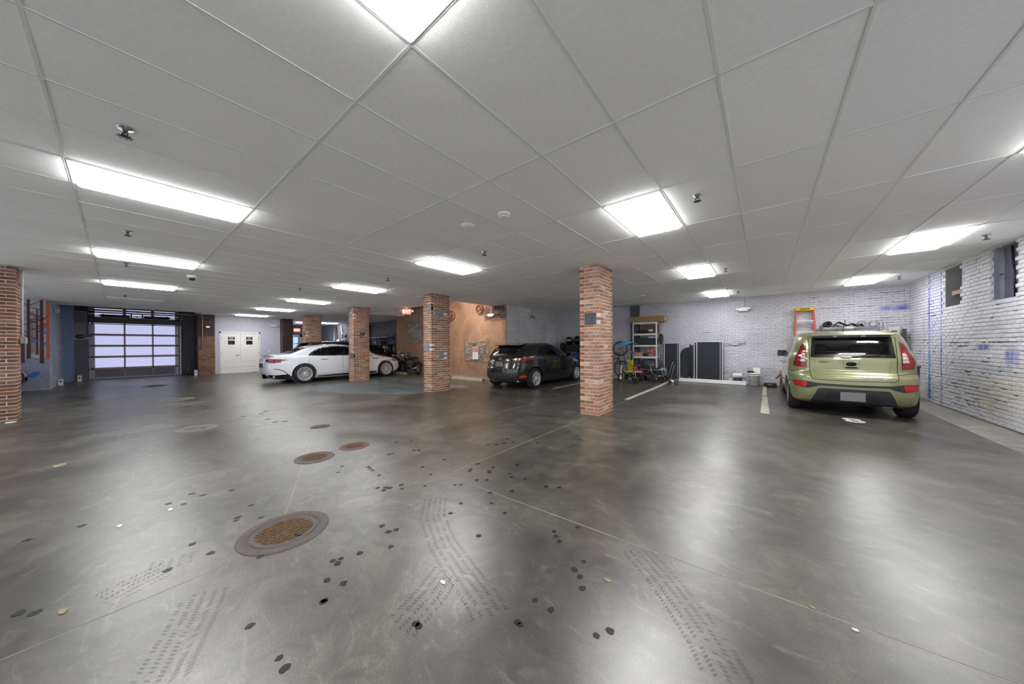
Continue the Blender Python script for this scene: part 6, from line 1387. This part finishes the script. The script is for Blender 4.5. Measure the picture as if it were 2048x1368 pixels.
# ================================================================== ladder, wire rack, planks behind the green car
ld = thing('step_ladder', 'orange step ladder with yellow top leaning on the back wall', 'ladder', (.95, 12.58, fz(0, 12.45))); M_FIB = mat('orange_fibreglass', '#c4533a', .5); M_YEL = mat('yellow_plastic', '#d8ae1c', .45)
def railx(z, s=1): return s * (.30 - .115 * z / 2.36)
for y0, y1 in ((-.12, .1), (.12, .22)):
    for s in (-1, 1): MB().tube([(railx(0, s), y0, 0), (railx(2.3, s), y1, 2.3)], .024, 4).build('rail', M_FIB, ld)
for k in range(1, 7):
    z = k * .33; yy = -.12 + .22 * z / 2.3; MB().box((0, yy, z), (2 * railx(z) - .02, .085, .026)).build('step', M_SHELF, ld, bevel=.004)
    for s in (-1, 1): MB().tube([(railx(z, s) * .96, yy - .03, z - .09), (railx(z, s) * .6, yy - .03, z - .014)], .008, 5).build('brace', M_SHELF, ld)
cp = MB().box((0, .13, 2.34), (.42, .2, .1), taper=.92).build('top_cap', M_YEL, ld, bevel=.015); MB().box((0, .028, 2.34), (.22, .006, .025)).build('print', M_BLACK, cp)
for s in (-1, 1):
    for y0 in (-.12, .12): MB().box((railx(0, s), y0, .018), (.07, .06, .036)).build('foot', M_BLACK, ld)
wr_ = thing('wire_rack', 'chrome wire rack standing behind the green car', 'rack', (1.87, 12.62, fz(0, 12.4)))
for sx in (-.57, .57):
    for sy in (-.18, .18): MB().tube([(sx, sy, 0), (sx, sy, 1.86)], .013, 8).build('post', M_CHROME, wr_)
for z in (.3, .95, 1.76):
    m = MB()
    for sy in (-.18, .18):
        m.tube([(-.57, sy, z), (.57, sy, z)], .007, 6); m.tube([(-.57, sy, z - .035), (.57, sy, z - .035)], .006, 6)
        m.tube([(-.55 + i * .05, sy, z if i % 2 else z - .035) for i in range(23)], .004, 5)
    for i in range(23): m.tube([(-.55 + i * .05, -.18, z + .005), (-.55 + i * .05, .18, z + .005)], .003, 4)
    m.build('shelf', M_CHROME, wr_)
t = thing('foam_sheet', 'black corrugated foam sheet on the wire rack', 'foam', (1.84, 12.6, fz(0, 12.4) + 1.772)); pts = [(-.38, 0), (-.3, .05), (-.2, .15), (-.02, .04), (.05, .1), (.16, .03), (.23, .08), (.26, .02)]
MB().prism(pts + [(x, z - .02) if z > .03 else (x, 0) for x, z in pts[::-1]], -.16, .16, 'Y').build('sheet', mat('black_foam', '#232427', .9), t)
t = thing('foam_roll', 'dark foam roll at the left end of the wire rack', 'roll', (1.42, 12.62, fz(0, 12.4) + 1.772)); mb = MB(); mb.lathe([(.03, -.17), (.085, -.17), (.085, .17), (.03, .17)], axis='Y', n=20, closed=True, c=(0, 0, .086)); mb.build('roll', mat('black_foam', '#232427', .9), t); MB().lathe([(.086, -.03), (.088, 0), (.086, .03)], axis='Y', n=20, c=(0, 0, .086)).build('strap', M_DARK, t)
for k, (x, lab) in enumerate(((2.08, 'coil of thin wire standing on the wire rack'), (2.3, 'second coil of thin wire at the right of the wire rack'))):
    t = thing('wire_coil', lab, 'wire', (x, 12.62, fz(0, 12.4) + 1.768))
    for j in range(3): MB().tube([((.06 + .02 * j) * math.cos(a * PI / 12) + .01 * j, .02 * j, .075 + .07 * math.sin(a * PI / 12)) for a in range(24)], .0035, 5, closed=True).build('loop', M_DARK, t)
M_PINE = mat('pale_board', '#bdb4a4', .7, var=.1, scale=5)
for x, y, w, z, m, lab in ((2.68, 12.6, .2, 1.74, M_PINE, 'wide pale plank leaning in the right back corner'), (2.55, 12.70, .16, 1.6, mat('grey_white_board', '#b9bac0', .7), 'grey white plank left of the wide pale plank'), (2.86, 12.62, .07, 1.68, mat('dark_board', '#4b443f', .8), 'thin dark plank at the very corner')):
    t = thing('plank', lab, 'plank', (x, y, fz(0, y))); t.rotation_euler = (-.05, 0, 0); MB().box((0, 0, z / 2), (w, .03, z)).build('board', m, t, bevel=.004); MB().box((0, -.016, z - .12), (w * .5, .003, .03)).build('end_stamp', M_DARK, t)
t = thing('wooden_post', 'short dark post at the right wall beyond the green car', 'post', (2.8, 11.6, fz(0, 11.6))); MB().box((0, 0, .38), (.07, .07, .76)).build('shaft', mat('brown_timber', '#4a3b33', .8, var=.2), t, bevel=.006); MB().box((0, 0, .78), (.1, .1, .04)).build('cap', mat('dark_board', '#4b443f', .8), t)
# ================================================================== toys and bikes by the shelf unit
def ring(r, tr, c, axis='X', n=24, m=8):
    mb = MB(); ax = {'X': lambda a: (c[0], c[1] + r * math.cos(a), c[2] + r * math.sin(a)), 'Y': lambda a: (c[0] + r * math.cos(a), c[1], c[2] + r * math.sin(a))}[axis]
    return mb.tube([ax(2 * PI * k / n) for k in range(n)], tr, m, closed=True)
def spokewheel(root, c, r, tr, m_t, m_s, axis='X', ns=8, name='wheel', sw=.004):
    w = ring(r - tr, tr, c, axis).build(name, m_t, root); s = MB()
    for k in range(ns):
        a = PI * 2 * k / ns; e = (c[0], c[1] + (r - tr) * math.cos(a), c[2] + (r - tr) * math.sin(a)) if axis == 'X' else (c[0] + (r - tr) * math.cos(a), c[1], c[2] + (r - tr) * math.sin(a)); s.tube([c, e], sw, 5)
    s.ball(c, .022, 8, 6); s.build('spokes', m_s, w); return w
# tricycle with canopy
tk = thing('tricycle', 'child tricycle with a blue canopy and yellow green seat', 'tricycle', (-3.98, 11.70, fz(0, 11.7)), -.25)
spokewheel(tk, (-.17, .2, .12), .12, .028, M_BLACK, M_BLACK, 'X', 6, sw=.012); spokewheel(tk, (.15, .2, .12), .12, .028, M_BLACK, M_WHITE, 'X', 6, sw=.012); spokewheel(tk, (0, -.42, .15), .15, .03, M_BLACK, M_WHITE, 'X', 8, sw=.012)
MB().tube([(0, -.42, .15), (0, -.36, .5), (0, -.33, .62)], .018, 8).build('fork', M_WHITE, tk); MB().tube([(-.22, -.28, .66), (-.1, -.33, .63), (.1, -.33, .63), (.22, -.28, .66)], .014, 8).build('handlebar', M_BLACK, tk)
MB().tube([(0, -.36, .42), (0, -.1, .26), (0, .2, .14)], .022, 8).build('frame_tube', M_DARK, tk); MB().tube([(-.17, .2, .12), (.15, .2, .12)], .012, 6).build('axle', M_STEEL, tk)
MB().tube([(-.1, .2, .14), (-.12, .28, .7), (-.04, .34, 1.08), (.1, .36, 1.12)], .014, 8).build('push_bar', M_STEEL, tk)
st = MB(); st.box((0, .06, .34), (.26, .26, .07)); st.box((0, .2, .56), (.27, .07, .42), rx=.15, taper=.85); st.build('seat', mat('yellow_green_cloth', '#b3b526', .8, var=.35, scale=16), tk, bevel=.025, seg=3)
for s in (-1, 1): MB().tube([(s * .15, .2, .3), (s * .2, .1, .9), (s * .2, .0, 1.3)], .009, 6).build('canopy_rod', M_BLACK, tk)
cpy = MB(); cpy.add([(x, y, 1.34 + .12 * math.cos(u * PI / 2 * .9) * (1 - .3 * abs(v))) for u in (-1, -.6, -.2, .2, .6, 1) for v in (-1, -.33, .33, 1) for x, y in [(v * .25, -.05 + u * .36)]], [(i * 4 + j, i * 4 + j + 1, i * 4 + j + 5, i * 4 + j + 4) for i in range(5) for j in range(3)], smooth=True)
co = cpy.build('canopy', mat('sky_blue_cloth', '#3f9fd0', .7), tk); md = co.modifiers.new('solid', 'SOLIDIFY'); md.thickness = .02
# red kick scooter / balance toy in front
sc_ = thing('kick_scooter', 'small red and black kick scooter nearest the parking line', 'scooter', (-3.56, 11.27, fz(0, 11.3)), .2)
for y in (-.26, .24): spokewheel(sc_, (0, y, .075), .075, .022, M_BLACK, M_DARK, 'X', 6, sw=.01)
spokewheel(sc_, (.1, -.26, .075), .075, .022, M_BLACK, M_DARK, 'X', 6, sw=.01)
MB().box((0, 0, .1), (.12, .42, .025)).build('deck', M_BLACK, sc_, bevel=.01); MB().tube([(.04, -.26, .1), (.03, -.2, .45), (.02, -.17, .62)], .015, 8).build('stem', M_CHROME, sc_); MB().tube([(-.17, -.17, .63), (.2, -.17, .63)], .013, 8).build('handlebar', mat('red_plastic', '#a81e2c', .45), sc_)
MB().box((.02, -.2, .52), (.16, .08, .14)).build('front_bag', mat('red_plastic', '#a81e2c', .45), sc_, bevel=.03, seg=3)
bb = thing('balance_bike', 'small dark balance bike with a red seat beside the kick scooter', 'bike', (-3.30, 11.66, fz(0, 11.7)), .1)
for x in (-.27, .27): spokewheel(bb, (x, 0, .15), .15, .022, M_BLACK, mat('maroon_spokes', '#5d1620', .5), 'Y', 8, sw=.008)
MB().tube([(-.27, 0, .15), (-.05, 0, .3), (.16, 0, .42)], .018, 8).build('frame', mat('maroon_paint', '#6e1824', .4), bb); MB().tube([(.27, 0, .15), (.18, 0, .4), (.14, 0, .56)], .014, 8).build('fork', M_STEEL, bb); MB().tube([(.13, -.18, .57), (.13, .18, .57)], .012, 8).build('handlebar', M_BLACK, bb)
MB().box((-.12, 0, .44), (.2, .1, .05)).build('seat', mat('red_plastic', '#a81e2c', .45), bb, bevel=.02, seg=3); MB().tube([(-.1, 0, .3), (-.12, 0, .42)], .012, 6).build('seat_post', M_STEEL, bb)
# folding wagon
wg = thing('folding_wagon', 'black folding wagon with a long pull handle', 'wagon', (-3.16, 12.0, fz(0, 12.0)), .05); M_NYL = mat('navy_black_nylon', '#1d2028', .8, var=.15)
for s in (-1, 1): MB().box((0, s * .2, .33), (.62, .012, .2)).build('side_panel', M_NYL, wg)
for s in (-1, 1): MB().box((s * .31, 0, .33), (.012, .4, .2)).build('end_panel', M_NYL, wg)
MB().box((0, 0, .235), (.62, .4, .012)).build('floor_panel', M_NYL, wg)
for s in (-1, 1):
    MB().tube([(-.36, s * .21, .44), (-.15, s * .215, .42), (.15, s * .215, .42), (.38, s * .21, .45)], .012, 8).build('top_rail', M_STEEL, wg); MB().tube([(-.4, s * .21, .22), (.4, s * .21, .22)], .013, 8).build('bottom_rail', M_STEEL, wg)
    for x in (-.34, .34): MB().tube([(x, s * .21, .2), (x * 1.06, s * .21, .46)], .011, 8).build('upright', M_STEEL, wg)
    spokewheel(wg, (-.34, s * .24, .095), .095, .03, M_BLACK, M_DARK, 'Y', 6, sw=.015); spokewheel(wg, (.36, s * .24, .115), .115, .035, M_BLACK, M_DARK, 'Y', 6, sw=.018)
MB().tube([(.4, 0, .2), (.52, -.02, .22), (.62, -.05, .55), (.67, -.06, .75)], .011, 8).build('pull_rod', M_STEEL, wg); MB().tube([(.67, -.12, .76), (.67, 0, .76)], .018, 8).build('grip', M_BLACK, wg)
softbag(-3.1, 12.02, fz(0, 12) + .245, (.48, .34, .26), 'black bag heaped in the folding wagon', M_CLOTHD, 'bag', False, 11)
tw = thing('toy_wheel_set', 'yellow rimmed toy scooter parked at the wagon front', 'scooter', (-2.68, 11.9, fz(0, 11.9)), .2)
for x in (-.13, .13): spokewheel(tw, (x, 0, .1), .1, .03, M_BLACK, mat('yellow_spokes', '#c7a62a', .5), 'Y', 6, sw=.014)
MB().box((0, 0, .12), (.2, .09, .02)).build('deck', M_BLACK, tw, bevel=.005); MB().tube([(.13, 0, .1), (.19, 0, .4), (.26, 0, .66)], .011, 8).build('stem', M_GALV, tw); MB().tube([(.26, -.11, .66), (.26, .11, .66)], .012, 8).build('handlebar', M_BLACK, tw); MB().ball((.19, -.05, .05), .05, 12, 8).build('white_roller', M_WHITE, tw)
# bicycle behind the nearest column
bk = thing('bicycle', 'dark bicycle leaning behind the pale brick column', 'bicycle', (-4.92, 12.44, fz(0, 12.44)), .0)
for x in (-.5, .5): spokewheel(bk, (x, 0, .34), .34, .02, M_BLACK, M_STEEL, 'Y', 16, sw=.0025)
for p in ([(-.5, 0, .34), (-.15, 0, .75), (-.18, 0, .9)], [(-.12, 0, .7), (.36, 0, .78)], [(-.05, 0, .3), (.36, 0, .74)], [(-.05, 0, .3), (-.15, 0, .75)], [(-.5, 0, .34), (-.05, 0, .3)], [(.5, 0, .34), (.38, 0, .72), (.35, 0, .95)]): MB().tube(p, .017, 8).build('frame_tube', M_DARK, bk)
MB().tube([(.28, -.28, 1.0), (.36, -.1, .97), (.36, .1, .97), (.28, .28, 1.0)], .013, 8).build('handlebar', M_BLACK, bk); MB().box((-.2, 0, .92), (.25, .13, .05)).build('saddle', M_BLACK, bk, bevel=.02); MB().lathe([(.08, -.005), (.09, 0), (.08, .005)], c=(-.05, -.04, .3), axis='Y', n=20).build('chainring', M_STEEL, bk)
wh = thing('spoked_hoop', 'loose bicycle wheel hung on the back wall beside the shelf unit', 'wheel', (-4.62, YT - .1, 0)); spokewheel(wh, (0, 0, 1.2), .3, .02, M_BLACK, M_GALV, 'Y', 16, 'tyre', .003); MB().box((0, .02, 1.49), (.03, .08, .02)).build('hook', M_GALV, wh)
# ================================================================== heap in front of the block wall
uc = thing('utility_cart', 'black utility cart stacked with gear by the back wall', 'cart', (-6.75, 12.52, fz(-6.7, 12.52)))
for sx in (-.42, .42):
    for sy in (-.25, .25): MB().tube([(sx, sy, .08), (sx, sy, 1.02)], .018, 8).build('post', M_BLACK, uc)
    for sy in (-.25, .25): MB().lathe([(.0001, -.015), (.04, -.015), (.04, .015), (.0001, .015)], c=(sx, sy, .04), axis='Y', n=14).build('caster', M_RUBBER, uc)
for z in (.25, 1.02): MB().box((0, 0, z), (.9, .56, .04)).build('deck', M_BLACK, uc, bevel=.008)
def helmet(x, y, z, r, label, m, m2):
    t = thing('helmet', label, 'helmet', (x, y, z), .3); mb = MB(); mb.ball((0, 0, r * .86), r, 20, 14, (.95, 1.1, 1.0)); mb.v = [p for p in mb.v]; mb.v = [(p[0], p[1], max(.0, p[2])) for p in mb.v]; sh = mb.build('shell', m, t)
    v = MB(); v.add([(r * .97 * math.sin(a), -r * 1.12 * math.cos(a), r * (.75 + .42 * k)) for k in (0, 1) for a in [(-1 + j / 4) * 1.0 for j in range(9)]], [(j, j + 1, 10 + j, 9 + j) for j in range(8)], smooth=True); vo = v.build('visor', m2, t); vo.modifiers.new('s', 'SOLIDIFY').thickness = .012
    MB().box((0, r * .2, r * 1.82), (r * .5, r * 1.0, .02)).build('stripe', m2, t, bevel=.006); return t
MW = mat('grey_white_plastic', '#9a9c9e', .4)
t = thing('storage_crate', 'dark brown crate on the utility cart', 'crate', (-6.62, 12.53, fz(-6.7, 12.52) + 1.045)); MB().box((0, 0, .14), (.58, .4, .28)).build('body', mat('dark_brown_crate', '#2b2220', .7, var=.2), t, bevel=.012); MB().box((0, 0, .285), (.6, .42, .03)).build('lid', M_BLACK, t, bevel=.008); MB().box((0, -.206, .17), (.14, .012, .04)).build('grip', M_DARK, t)
helmet(-6.85, 12.55, fz(-6.7, 12.52) + 1.345, .19, 'black and grey helmet on the brown crate', mat('gloss_black', '#0d0e10', .2, coat=.6), MW)
helmet(-6.44, 12.55, fz(-6.7, 12.52) + 1.345, .2, 'second black helmet with a pale round badge beside the other', mat('gloss_black', '#0d0e10', .2, coat=.6), M_CLOTHG)
softbag(-7.13, 12.5, fz(-7, 12.52) + 1.045, (.26, .4, .4), 'black glossy bag with pale patches at the left of the crate', M_CLOTHD, 'bag', True, 14)
dt = thing('drawer_tower', 'black and white striped drawer tower right of the utility cart', 'drawers', (-6.12, 12.45, fz(-6, 12.4))); MB().box((0, 0, .62), (.24, .34, 1.24)).build('carcass', M_BLACK, dt, bevel=.008)
for k in range(7):
    d = MB().box((.0, -.17, .12 + k * .165), (.21, .02, .09)).build('drawer', MW, dt, bevel=.006); MB().box((0, -.184, .12 + k * .165), (.06, .012, .015)).build('pull', M_DARK, d)
t = thing('blue_tub', 'blue plastic tub in front of the utility cart', 'tub', (-6.42, 12.0, fz(-6.4, 12))); MB().lathe([(.0001, 0), (.2, 0), (.22, 1.0), (.24, 1.03), (.23, 1.05), (.2, 1.0), (.18, .1)], n=28).build('tub', mat('blue_plastic', '#34518c', .45), t); MB().lathe([(.241, .96), (.25, .98), (.241, 1.0)], n=28).build('rim_band', mat('dark_blue_plastic', '#26365f', .45), t)
t = thing('pale_sack', 'pale sack standing behind the black hatchback bonnet', 'sack', (-5.72, 12.0, fz(-5.6, 12.0))); mb = MB(); mb.ball((0, 0, .42), .42, 16, 12, (.62, .5, 1.0)); mb.v = [(p[0], p[1], max(0, p[2])) for p in mb.v]; mb.build('sack', mat('pale_sackcloth', '#a6b2b4', .85, var=.12), t); MB().lathe([(.06, .80), (.09, .83), (.05, .88), (.08, .95)], n=14).build('tied_neck', mat('pale_sackcloth', '#a6b2b4', .85, var=.12), t)
# ================================================================== motorbike before the stucco wall
mo = thing('motorbike', 'small dark motorbike parked before the stucco wall', 'motorbike', (-13.55, 8.82, 0), .0)
for x, r in ((.62, .29), (-.68, .29)): spokewheel(mo, (x, 0, r), r, .05, M_RUBBER, M_STEEL, 'Y', 12, sw=.006)
fr = MB(); fr.tube([(.62, 0, .29), (.3, 0, .42), (.0, 0, .35), (-.3, 0, .45), (-.5, 0, .8)], .03, 8); fr.tube([(-.5, 0, .8), (.1, 0, .7), (.35, 0, .62)], .03, 8); fr.build('frame', M_DARK, mo)
MB().box((0, 0, .38), (.34, .22, .28)).build('engine', mat('grey_engine', '#4b4c50', .5, .5), mo, bevel=.03); mb = MB(); mb.ball((-.2, 0, .78), .2, 16, 10, (1.2, .65, .7)); mb.build('fuel_tank', mat('dark_teal_paint', '#2a3336', .25, coat=.6), mo); MB().box((.28, 0, .78), (.5, .2, .08)).build('seat', M_BLACK, mo, bevel=.03, seg=3)
for s in (-1, 1): MB().tube([(-.68, s * .08, .29), (-.52, s * .09, .85), (-.48, s * .09, .98)], .018, 8).build('fork_leg', M_STEEL, mo)
MB().tube([(-.36, -.36, 1.04), (-.46, -.15, 1.0), (-.46, .15, 1.0), (-.36, .36, 1.04)], .014, 8).build('handlebar', M_BLACK, mo); MB().lathe([(.0001, 0), (.08, 0), (.06, .1), (.0001, .11)], c=(-.66, 0, .86), axis='X', n=16).build('head_lamp', M_CHROME, mo)
for x, w in ((.62, .1), (-.68, .1)): MB().prism([(x + .33 * math.cos(a), .29 + .33 * math.sin(a)) for a in [PI * (.15 + .07 * k) for k in range(11)]] + [(x + .315 * math.cos(a), .29 + .315 * math.sin(a)) for a in [PI * (.15 + .07 * k) for k in range(10, -1, -1)]], -.06, .06, 'Y').build('mudguard', M_BLACK, mo)
MB().tube([(.1, -.1, .3), (.16, -.26, .02)], .012, 6).build('kickstand', M_STEEL, mo); MB().tube([(0, -.13, .28), (.4, -.15, .26), (.75, -.15, .34)], [.03, .035, .045], 10).build('silencer', M_CHROME, mo)
MB().ball((-.36, -.38, 1.06), .03, 8, 6).build('bar_end', M_WHITE, mo)
bn = thing('black_bin', 'black wheelie bin beside the motorbike', 'bin', (-14.82, 8.74, 0)); MB().box((0, 0, .36), (.34, .3, .68), taper=1.1).build('body', M_BLACK, bn, bevel=.02); MB().box((0, 0, .73), (.4, .36, .05)).build('lid', M_DARK, bn, bevel=.012); MB().cyl((0, .17, .06), .06, .36, 'X', 16).build('wheel', M_RUBBER, bn)
# ================================================================== far bay: metal rack, pipes, meters
fr = thing('metal_rack', 'far metal rack with boxes beyond the white car bonnet', 'rack', (-18.3, 9.95, 0))
for sx in (-1.05, .15, 1.0):
    for sy in (-.2, .2): MB().tube([(sx, sy, 0), (sx, sy, 2.05)], .025, 6).build('post', M_STEEL if sx > 0 else M_DARK, fr)
for z in (.5, 1.1, 1.45, 1.9): MB().box((0, 0, z), (2.15, .46, .035)).build('shelf', M_GALV if z > 1.5 else M_DARK, fr)
for k, (x, w, h, z, c, lab) in enumerate(((-18.75, .5, .22, 1.47, '#3a3b40', 'dark box on the far metal rack'), (-18.2, .42, .18, 1.47, '#2f3136', 'black box in the middle of the far metal rack'), (-17.7, .4, .26, 1.12, '#8a6d4e', 'brown carton on the far metal rack'), (-18.5, .5, .25, 1.12, '#55575d', 'grey box low on the far metal rack'))):
    t = thing('storage_box', lab, 'box', (x, 9.93, z)); MB().box((0, 0, h / 2), (w, .3, h)).build('body', mat('far_box_%d' % k, c, .7, var=.1), t, bevel=.008); MB().box((0, -.152, h * .6), (w * .3, .004, .05)).build('label', M_IVORY, t)
for k, (x, z0, z1, r, lab) in enumerate(((-22.75, .3, 2.7, .05, 'thick dark pipe on the far grey wall'), (-23.1, .6, 2.5, .03, 'thin pale pipe on the far grey wall'), (-21.9, .8, 2.75, .03, 'thin pipe at the right of the far grey wall'), (-20.2, .2, 2.75, .06, 'black pipe beyond the brick column of the white car'))):
    y = 9.15 if x < -20.9 else 10.14; t = thing('wall_pipe', lab, 'pipe', (x, y, 0)); MB().tube([(0, 0, z0), (0, 0, z1)], r, 10).build('pipe', M_GALV if k in (1, 2) else M_BLACK, t)
    for z in (z0 + .3, z1 - .3): MB().box((0, .02, z), (r * 3, .04, .03)).build('clamp', M_DARK, t)
t = thing('meter_cabinet', 'pale meter cabinet on the far grey wall', 'panel', (-24.6, 9.15, 1.45)); MB().box((0, 0, .12), (1.2, .08, .34)).build('cabinet', mat('pale_cabinet', '#9a9bac', .5), t, bevel=.008); MB().box((0, -.045, .12), (.5, .012, .26)).build('door', mat('pale_cabinet', '#9a9bac', .5), t, bevel=.004); MB().box((.2, -.054, .12), (.03, .012, .06)).build('latch', M_DARK, t)
t = thing('white_cabinet', 'small white cabinet under the far pipes', 'cabinet', (-22.3, 9.12, 1.4)); MB().box((0, 0, .22), (.34, .14, .44)).build('case', M_IVORY, t, bevel=.008); MB().box((0, -.072, .22), (.3, .006, .4)).build('door', M_WHITE, t, bevel=.002); MB().box((.11, -.08, .22), (.02, .012, .06)).build('latch', M_DARK, t)
for k, (x, z) in enumerate(((-21.7, 2.2), (-21.45, 2.12), (-21.4, 1.75), (-21.75, 1.8), (-21.3, 1.5))):
    t = thing('meter', ('grey utility meter on the far wall, %s' % ('topmost', 'right of the topmost', 'in the middle right', 'in the middle left', 'lowest')[k]), 'meter', (x, 9.17, z), 0, 'far utility meters'); MB().lathe([(.0001, -.1), (.06, -.09), (.075, -.05), (.075, 0)], axis='Y', n=16).build('dial', M_IVORY if k % 2 else M_GALV, t); MB().box((0, -.01, -.1), (.12, .05, .08)).build('base', M_DARK, t)
# ================================================================== crumbs on the floor
M_LEAF = mat('dry_leaf', '#a8997c', .8, var=.2)
for k, (x, y, r, m, lab) in enumerate(((-1.43, 1.13, 0.022, M_WHITE, 'white paper scrap in the middle foreground beside the tyre marks'), (-0.70, 1.72, 0.022, M_LEAF, 'tan leaf scrap right of the tyre marks'), (-2.80, -0.19, 0.03, M_LEAF, 'tan leaf scrap in the lower left floor'), (-6.32, -0.44, 0.09, M_LEAF, 'pale leaf scrap on the left floor before the brick column'), (-3.85, 0.25, 0.03, M_WHITE, 'white scrap left of the largest manhole cover'), (-3.80, -0.01, 0.03, M_WHITE, 'smaller white scrap farther left of the largest manhole cover'), (0.19, 2.18, 0.014, M_LEAF, 'tiny scrap near the long floor joint on the right'), (0.33, 2.13, 0.014, M_WHITE, 'tiny white scrap below the long floor joint on the right'), (-10.74, -1.25, 0.12, M_WHITE, 'white scrap at the foot of the left edge column'))):
    t = thing('litter_scrap', lab, 'litter', (x, y, 0.001)); q = random.Random(k); mb = MB(); n = 7; a0 = q.uniform(0, 6)
    P = [(r * (1.0 if i % 2 else .75) * math.cos(a0 + i * 2 * PI / n), r * .5 * math.sin(a0 + i * 2 * PI / n)) for i in range(n)]; mb.prism(P, 0, .004, 'Z'); mb.build('scrap', m, t); MB().box((0, 0, .0045), (r * 1.2, .003, .002), rz=a0 % 1).build('fold', m, t)
t = thing('hanging_cable', 'black cable drooping from the ceiling left of the pale brick column', 'cable', (-3.0, 5.95, CLG)); MB().tube([(0, 0, .002), (.02, .03, -.03), (.08, .02, -.05), (.13, .0, -.02), (.12, -.02, .002)], .008, 6).build('cable', M_BLACK, t); MB().box((.02, .0, -.012), (.05, .05, .024)).build('ceiling_box', M_DARK, t)
